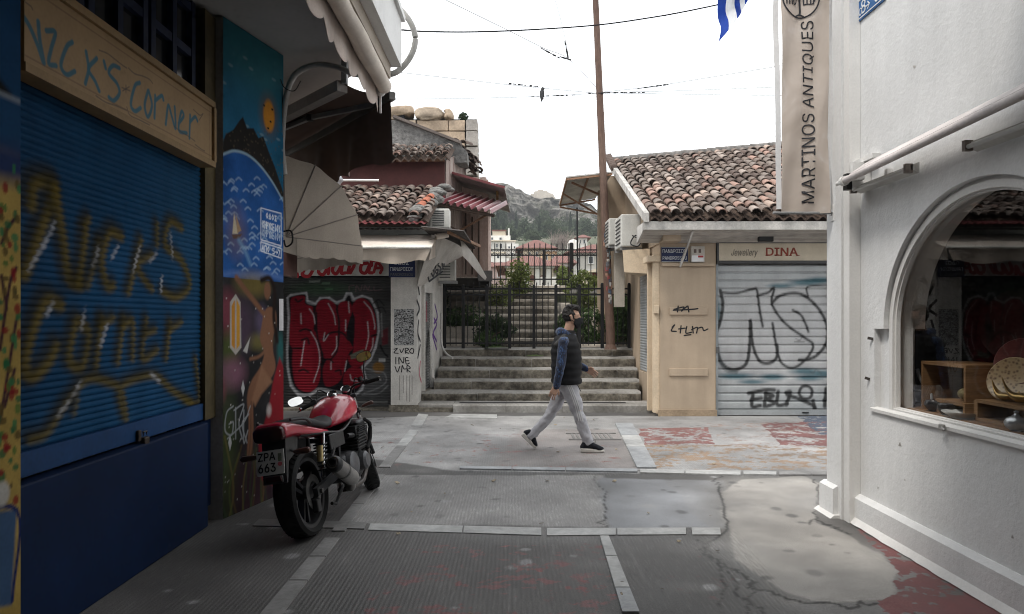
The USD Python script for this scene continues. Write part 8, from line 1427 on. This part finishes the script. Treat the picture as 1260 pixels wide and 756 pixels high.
# front end (turned left on the steering)
bp('headlight', MB().lathe([(0, .0), (.085, .0), (.095, -.02), (.09, -.09), (.05, -.15), (0, -.16)], (1.32, 0, .90), (1, 0, -.05), 28), blk, st=True); bp('headlight_glass', MB().lathe([(0, .012), (.05, .010), (.084, .001)], (1.32, 0, .90), (1, 0, -.05), 28), chrome, st=True)
for s in (-1, 1):
    ft, fb = np.array([1.13, s * .095, .97]), np.array([1.425, s * .095, .33]); bp('fork_tube', MB().tube([ft, ft + (fb - ft) * .55], .021, 14), chrome, st=True); bp('fork_slider', MB().tube([ft + (fb - ft) * .52, fb], .029, 14), alloy, st=True)
    bp('gauge', MB().lathe([(0, -.004), (.034, -.004), (.040, .004), (.043, .004), (.045, -.01), (.040, -.05), (0, -.055)], (1.10, s * .062, 1.045), (-.62, 0, .78), 26), blk, st=True); bp('gauge_ring', MB().lathe([(.038, .004), (.044, .009), (.0465, .004), (.0465, -.004)], (1.10, s * .062, 1.045), (-.62, 0, .78), 28), chrome, st=True); bp('gauge_face', MB().lathe([(0, .0), (.037, .0)], (1.10, s * .062, 1.045), (-.62, 0, .78), 26), mat('gauge_face_look', (.045, .045, .048), .25, .3, spec=.6, bump=0), st=True)
    bp('grip', MB().tube([(.985, s * .23, 1.035), (.945, s * .345, 1.025)], .018, 12), rub, st=True); bp('bar_end', MB().tube([(.944, s * .346, 1.025), (.940, s * .36, 1.024)], .019, 12), chrome, st=True)
    bp('switch_box', MB().mesh(rbox(.05, .05, .045, .01)).xf(lambda v: v + (1.0, s * .235, 1.04)), blk, st=True); bp('lever', MB().tube(spline([(1.03, s * .225, 1.03), (1.04, s * .29, 1.02), (1.01, s * .385, 1.01)], 5), .006, 6), alloy, st=True)
    A_ = lambda e: (lean(steer(np.array([e, [0, 0, 0.]]))) @ np.eye(3)); Bs = np.array([A_(np.eye(3)[k])[0] - A_(np.eye(3)[k])[1] for k in range(3)])
    nw = np.array([.72, -1.2, .95]) if s > 0 else np.array([-.05, -1., .02]); nl = Bs @ (nw / np.linalg.norm(nw)); mc0 = np.array([1.02, -.30 if s < 0 else .37, 1.255 if s < 0 else 1.10]); mx = np.cross((0, 0, 1), nl); mx /= np.linalg.norm(mx); mz = np.cross(nl, mx)
    mr = bp('mirror', loft([(mc0, mx * .070, mz * .042, 2.8), (mc0 - nl * .015, mx * .062, mz * .037, 2.6), (mc0 - nl * .04, mx * .03, mz * .02, 2.4)], 24), blk, st=True)
    bp('mirror_glass', loft([(mc0 + nl * .0015, mx * .066, mz * .038, 2.8), (mc0 + nl * .002, mx * .066, mz * .038, 2.8)], 24), mat('mirror_silver', (.8, .81, .82), .03, 0, bump=0, metallic=1.), mr, True, smooth=False)
    bp('mirror_stem', MB().tube(spline([(1.01, s * .235, 1.055), (1.03, s * .26, 1.15 if s < 0 else 1.10), (1.045, s * .31, 1.25 if s < 0 else 1.10)], 5), .007, 8), blk, st=True)
bp('handlebar', MB().tube(spline([(.945, .345, 1.025), (.99, .22, 1.04), (1.06, .13, 1.045), (1.09, .06, 1.0), (1.09, -.06, 1.0), (1.06, -.13, 1.045), (.99, -.22, 1.04), (.945, -.345, 1.025)], 8), .011, 10), blk, st=True)
bp('triple_clamp', MB().mesh(rbox(.09, .25, .035, .012)).xf(lambda v: v + (1.12, 0, .965)).add(rbox(.09, .25, .035, .012)[0] + (1.20, 0, .80), rbox(.09, .25, .035, .012)[1]), alloy, st=True)
bp('brake_reservoir', MB().tube([(1.03, -.20, 1.06), (1.03, -.20, 1.10)], .022, 14), blk, st=True); bp('cable', MB().tube(spline([(1.03, -.20, 1.05), (1.16, -.17, 1.10), (1.22, -.12, .95), (1.15, -.10, .75)], 7), .006, 6), rub, st=True); bp('cable', MB().tube(spline([(1.03, .20, 1.05), (1.17, .15, 1.12), (1.2, .05, .98), (1.0, .05, .80)], 7), .006, 6), rub, st=True)
fw = np.array([1.434, 0, .305]); aa = np.radians(np.linspace(20, 155, 18)); v, q, u, w = sheet(lambda u, v: np.c_[fw[0] + .325 * np.cos(np.radians(20 + 135 * u)), .072 * np.sin((v - .5) * 2.6), fw[2] + (.325 - .03 * (1 - np.cos((v - .5) * 2.6))) * np.sin(np.radians(20 + 135 * u))], 20, 8)
bp('front_fender', (np.vstack([v, v * 1.0 + (0, 0, -.005)]), np.vstack([q, q[:, ::-1] + len(v)])), red, st=True)
for s in (-1, 1): bp('caliper', MB().mesh(rbox(.06, .04, .10, .012)).xf(lambda v: v + (1.36, s * .10, .36)), blk, st=True); bp('front_indicator', loft([((1.22, s * .14, .84), (.012, 0, 0), (0, 0, .012), 2), ((1.22, s * .17, .84), (.024, 0, 0), (0, 0, .022), 2.6), ((1.22, s * .24, .84), (.026, 0, 0), (0, 0, .026), 2.6), ((1.22, s * .255, .84), (.014, 0, 0), (0, 0, .014), 2)], 14), looks['indicator_dark'], st=True)
bp('horn', MB().lathe([(0, 0), (.045, 0), (.045, -.03), (0, -.04)], (1.10, -.13, .62), (1, -.3, 0), 18), blk); bp('hose', MB().tube(spline([(.98, -.19, .75), (1.05, -.21, .66), (1.03, -.2, .52), (.95, -.19, .45)], 6), .018, 8), rub)
# ================================================================== wires overhead, bird
wire = mat('wire_black', (.02, .02, .022), .7); thin = mat('thin_wire', (.05, .05, .05), .7)
def cable(name, pts, r, label, m=wire):
    put(name, MB().tube(spline([W(*p) for p in pts], 14), r, 6), m, smooth=60, label=label, cat='wire')
cable('overhead_cable', [(494, 37, 6.3), (525, 39, 6.9), (580, 39.5, 7.5), (650, 37, 7.9), (735, 31, 8.2), (800, 22, 8.3), (850, 13, 8.2), (925, -3, 8.0)], .0075, 'thick black cable sagging across the sky from the balcony to the right')
cable('overhead_wire', [(480, 88, 12.5), (560, 97, 13.2), (640, 106, 13.8), (735, 115, 14.0)], .0048, 'thin upper wire from the left roofs to the rusty pole', thin)
cable('overhead_wire', [(480, 122, 14), (560, 121.5, 14), (660, 119, 14), (736, 115, 14.0)], .0048, 'thin lower wire from the ruin to the rusty pole', thin)
cable('overhead_wire', [(737, 114, 14.0), (800, 107, 13.5), (870, 96, 12.8), (962, 81, 12.0)], .0048, 'thin wire rising from the pole to the banner, uppermost on the right', thin)
cable('overhead_wire', [(737, 114, 14.0), (830, 112, 13.5), (965, 107, 12.0)], .0048, 'thin middle wire from the pole to the banner', thin)
cable('overhead_wire', [(737, 114.5, 14.0), (830, 116, 13.5), (965, 118, 12.0)], .0048, 'thin lowest wire from the pole to the banner', thin)
cable('overhead_wire', [(540, -4, 11.0), (620, 35, 12), (668, 59, 12.6), (700, 73, 13.0), (733, 107, 14.0)], .0048, 'thin diagonal wire from top left down to the rusty pole', thin)
cable('overhead_wire', [(682, -4, 12.6), (690, 25, 12.8), (697, 55, 13.0), (700, 73, 13.0)], .0045, 'short thin wire dropping from the top to the knotted junction', thin)
def insul(a, b, n, seed, lab):
    g = np.random.default_rng(seed); m = MB(); A_, B_ = W(*a), W(*b)
    for k in range(n):
        t = (k + g.uniform(.2, .8)) / n; p = A_ + (B_ - A_) * t; d = (B_ - A_) / np.linalg.norm(B_ - A_); m.tube([p - d * .02 * g.uniform(.6, 2), p + d * .02 * g.uniform(.6, 2)], g.uniform(.007, .016), 6)
    put('wire_fittings', m, wire, label=lab, cat='wire fittings')
insul((626, 103, 13.7), (664, 107, 13.8), 8, 1, 'row of small black fittings on the upper wire left of the bird'); insul((653, 119, 14), (708, 117, 14), 9, 2, 'row of small black fittings on the lower wire by the bird')
insul((724, 115, 14), (793, 114, 13.7), 14, 3, 'black fittings clustered round the rusty pole top wires'); insul((783, 109.5, 13.6), (823, 104, 13.3), 10, 4, 'black fittings on the rising wire right of the pole'); insul((665, 59, 12.6), (689, 72, 12.9), 9, 5, 'knotted black fittings left of the wire junction'); insul((689, 70, 12.9), (702, 74, 13.0), 7, 6, 'knotted black fittings at the wire junction'); insul((695, 51, 13), (699, 72, 13.0), 7, 7, 'black fittings on the short dropping wire')
c = W(667, 115, 13.9); bm = mat('bird_plumage', (.035, .034, .036), .8, .4, 30, 60, .1)
bird = thing('bird', 'small dark pigeon perched upright on the lower wire', 'bird', tuple(c - (0, 0, .1)))
bd_ = manifold3d.Manifold.batch_hull([sph(c + (0, 0, .02), .045), sph(c + (.01, 0, -.05), .036)]) + manifold3d.Manifold.batch_hull([sph(c + (0, 0, .04), .036), sph(c + (.012, 0, .095), .026)]) + manifold3d.Manifold.batch_hull([sph(c + (.01, 0, -.06), .026), sph(c + (-.01, 0, -.15), .014)]) + manifold3d.Manifold.batch_hull([sph(c + (.03, 0, .097), .009), sph(c + (.055, 0, .088), .004)])
put('body', smooth_m(bd_, .012, 4), bm, bird, smooth=True)
for s in (-1, 1): put('wing', MB().ell(c + (-.01, s * .04, -.03), (.03, .012, .09), 2), mat('wing_grey', (.055, .055, .058), .8, .4, 30), bird, smooth=True); put('foot', MB().tube([c + (.01, s * .018, -.09), c + (.02, s * .018, -.105), c + (.035, s * .018, -.108)], .004, 5), mat('bird_foot', (.2, .07, .05), .7), bird)
# ------------------------------------------------------------------ thin air haze that fades the far rock
hz = usdkit.material(stage, '/World/Looks/haze_air', {'v': ('principled_volume', {'color': (.86, .89, .93), 'density': .00045, 'anisotropy': .3})}, [], volume='v.volume')
put('haze', MB().box(-290, 290, -75, 440, -2, 62), hz, kind='stuff', label='thin pale haze in the air', cat='haze')
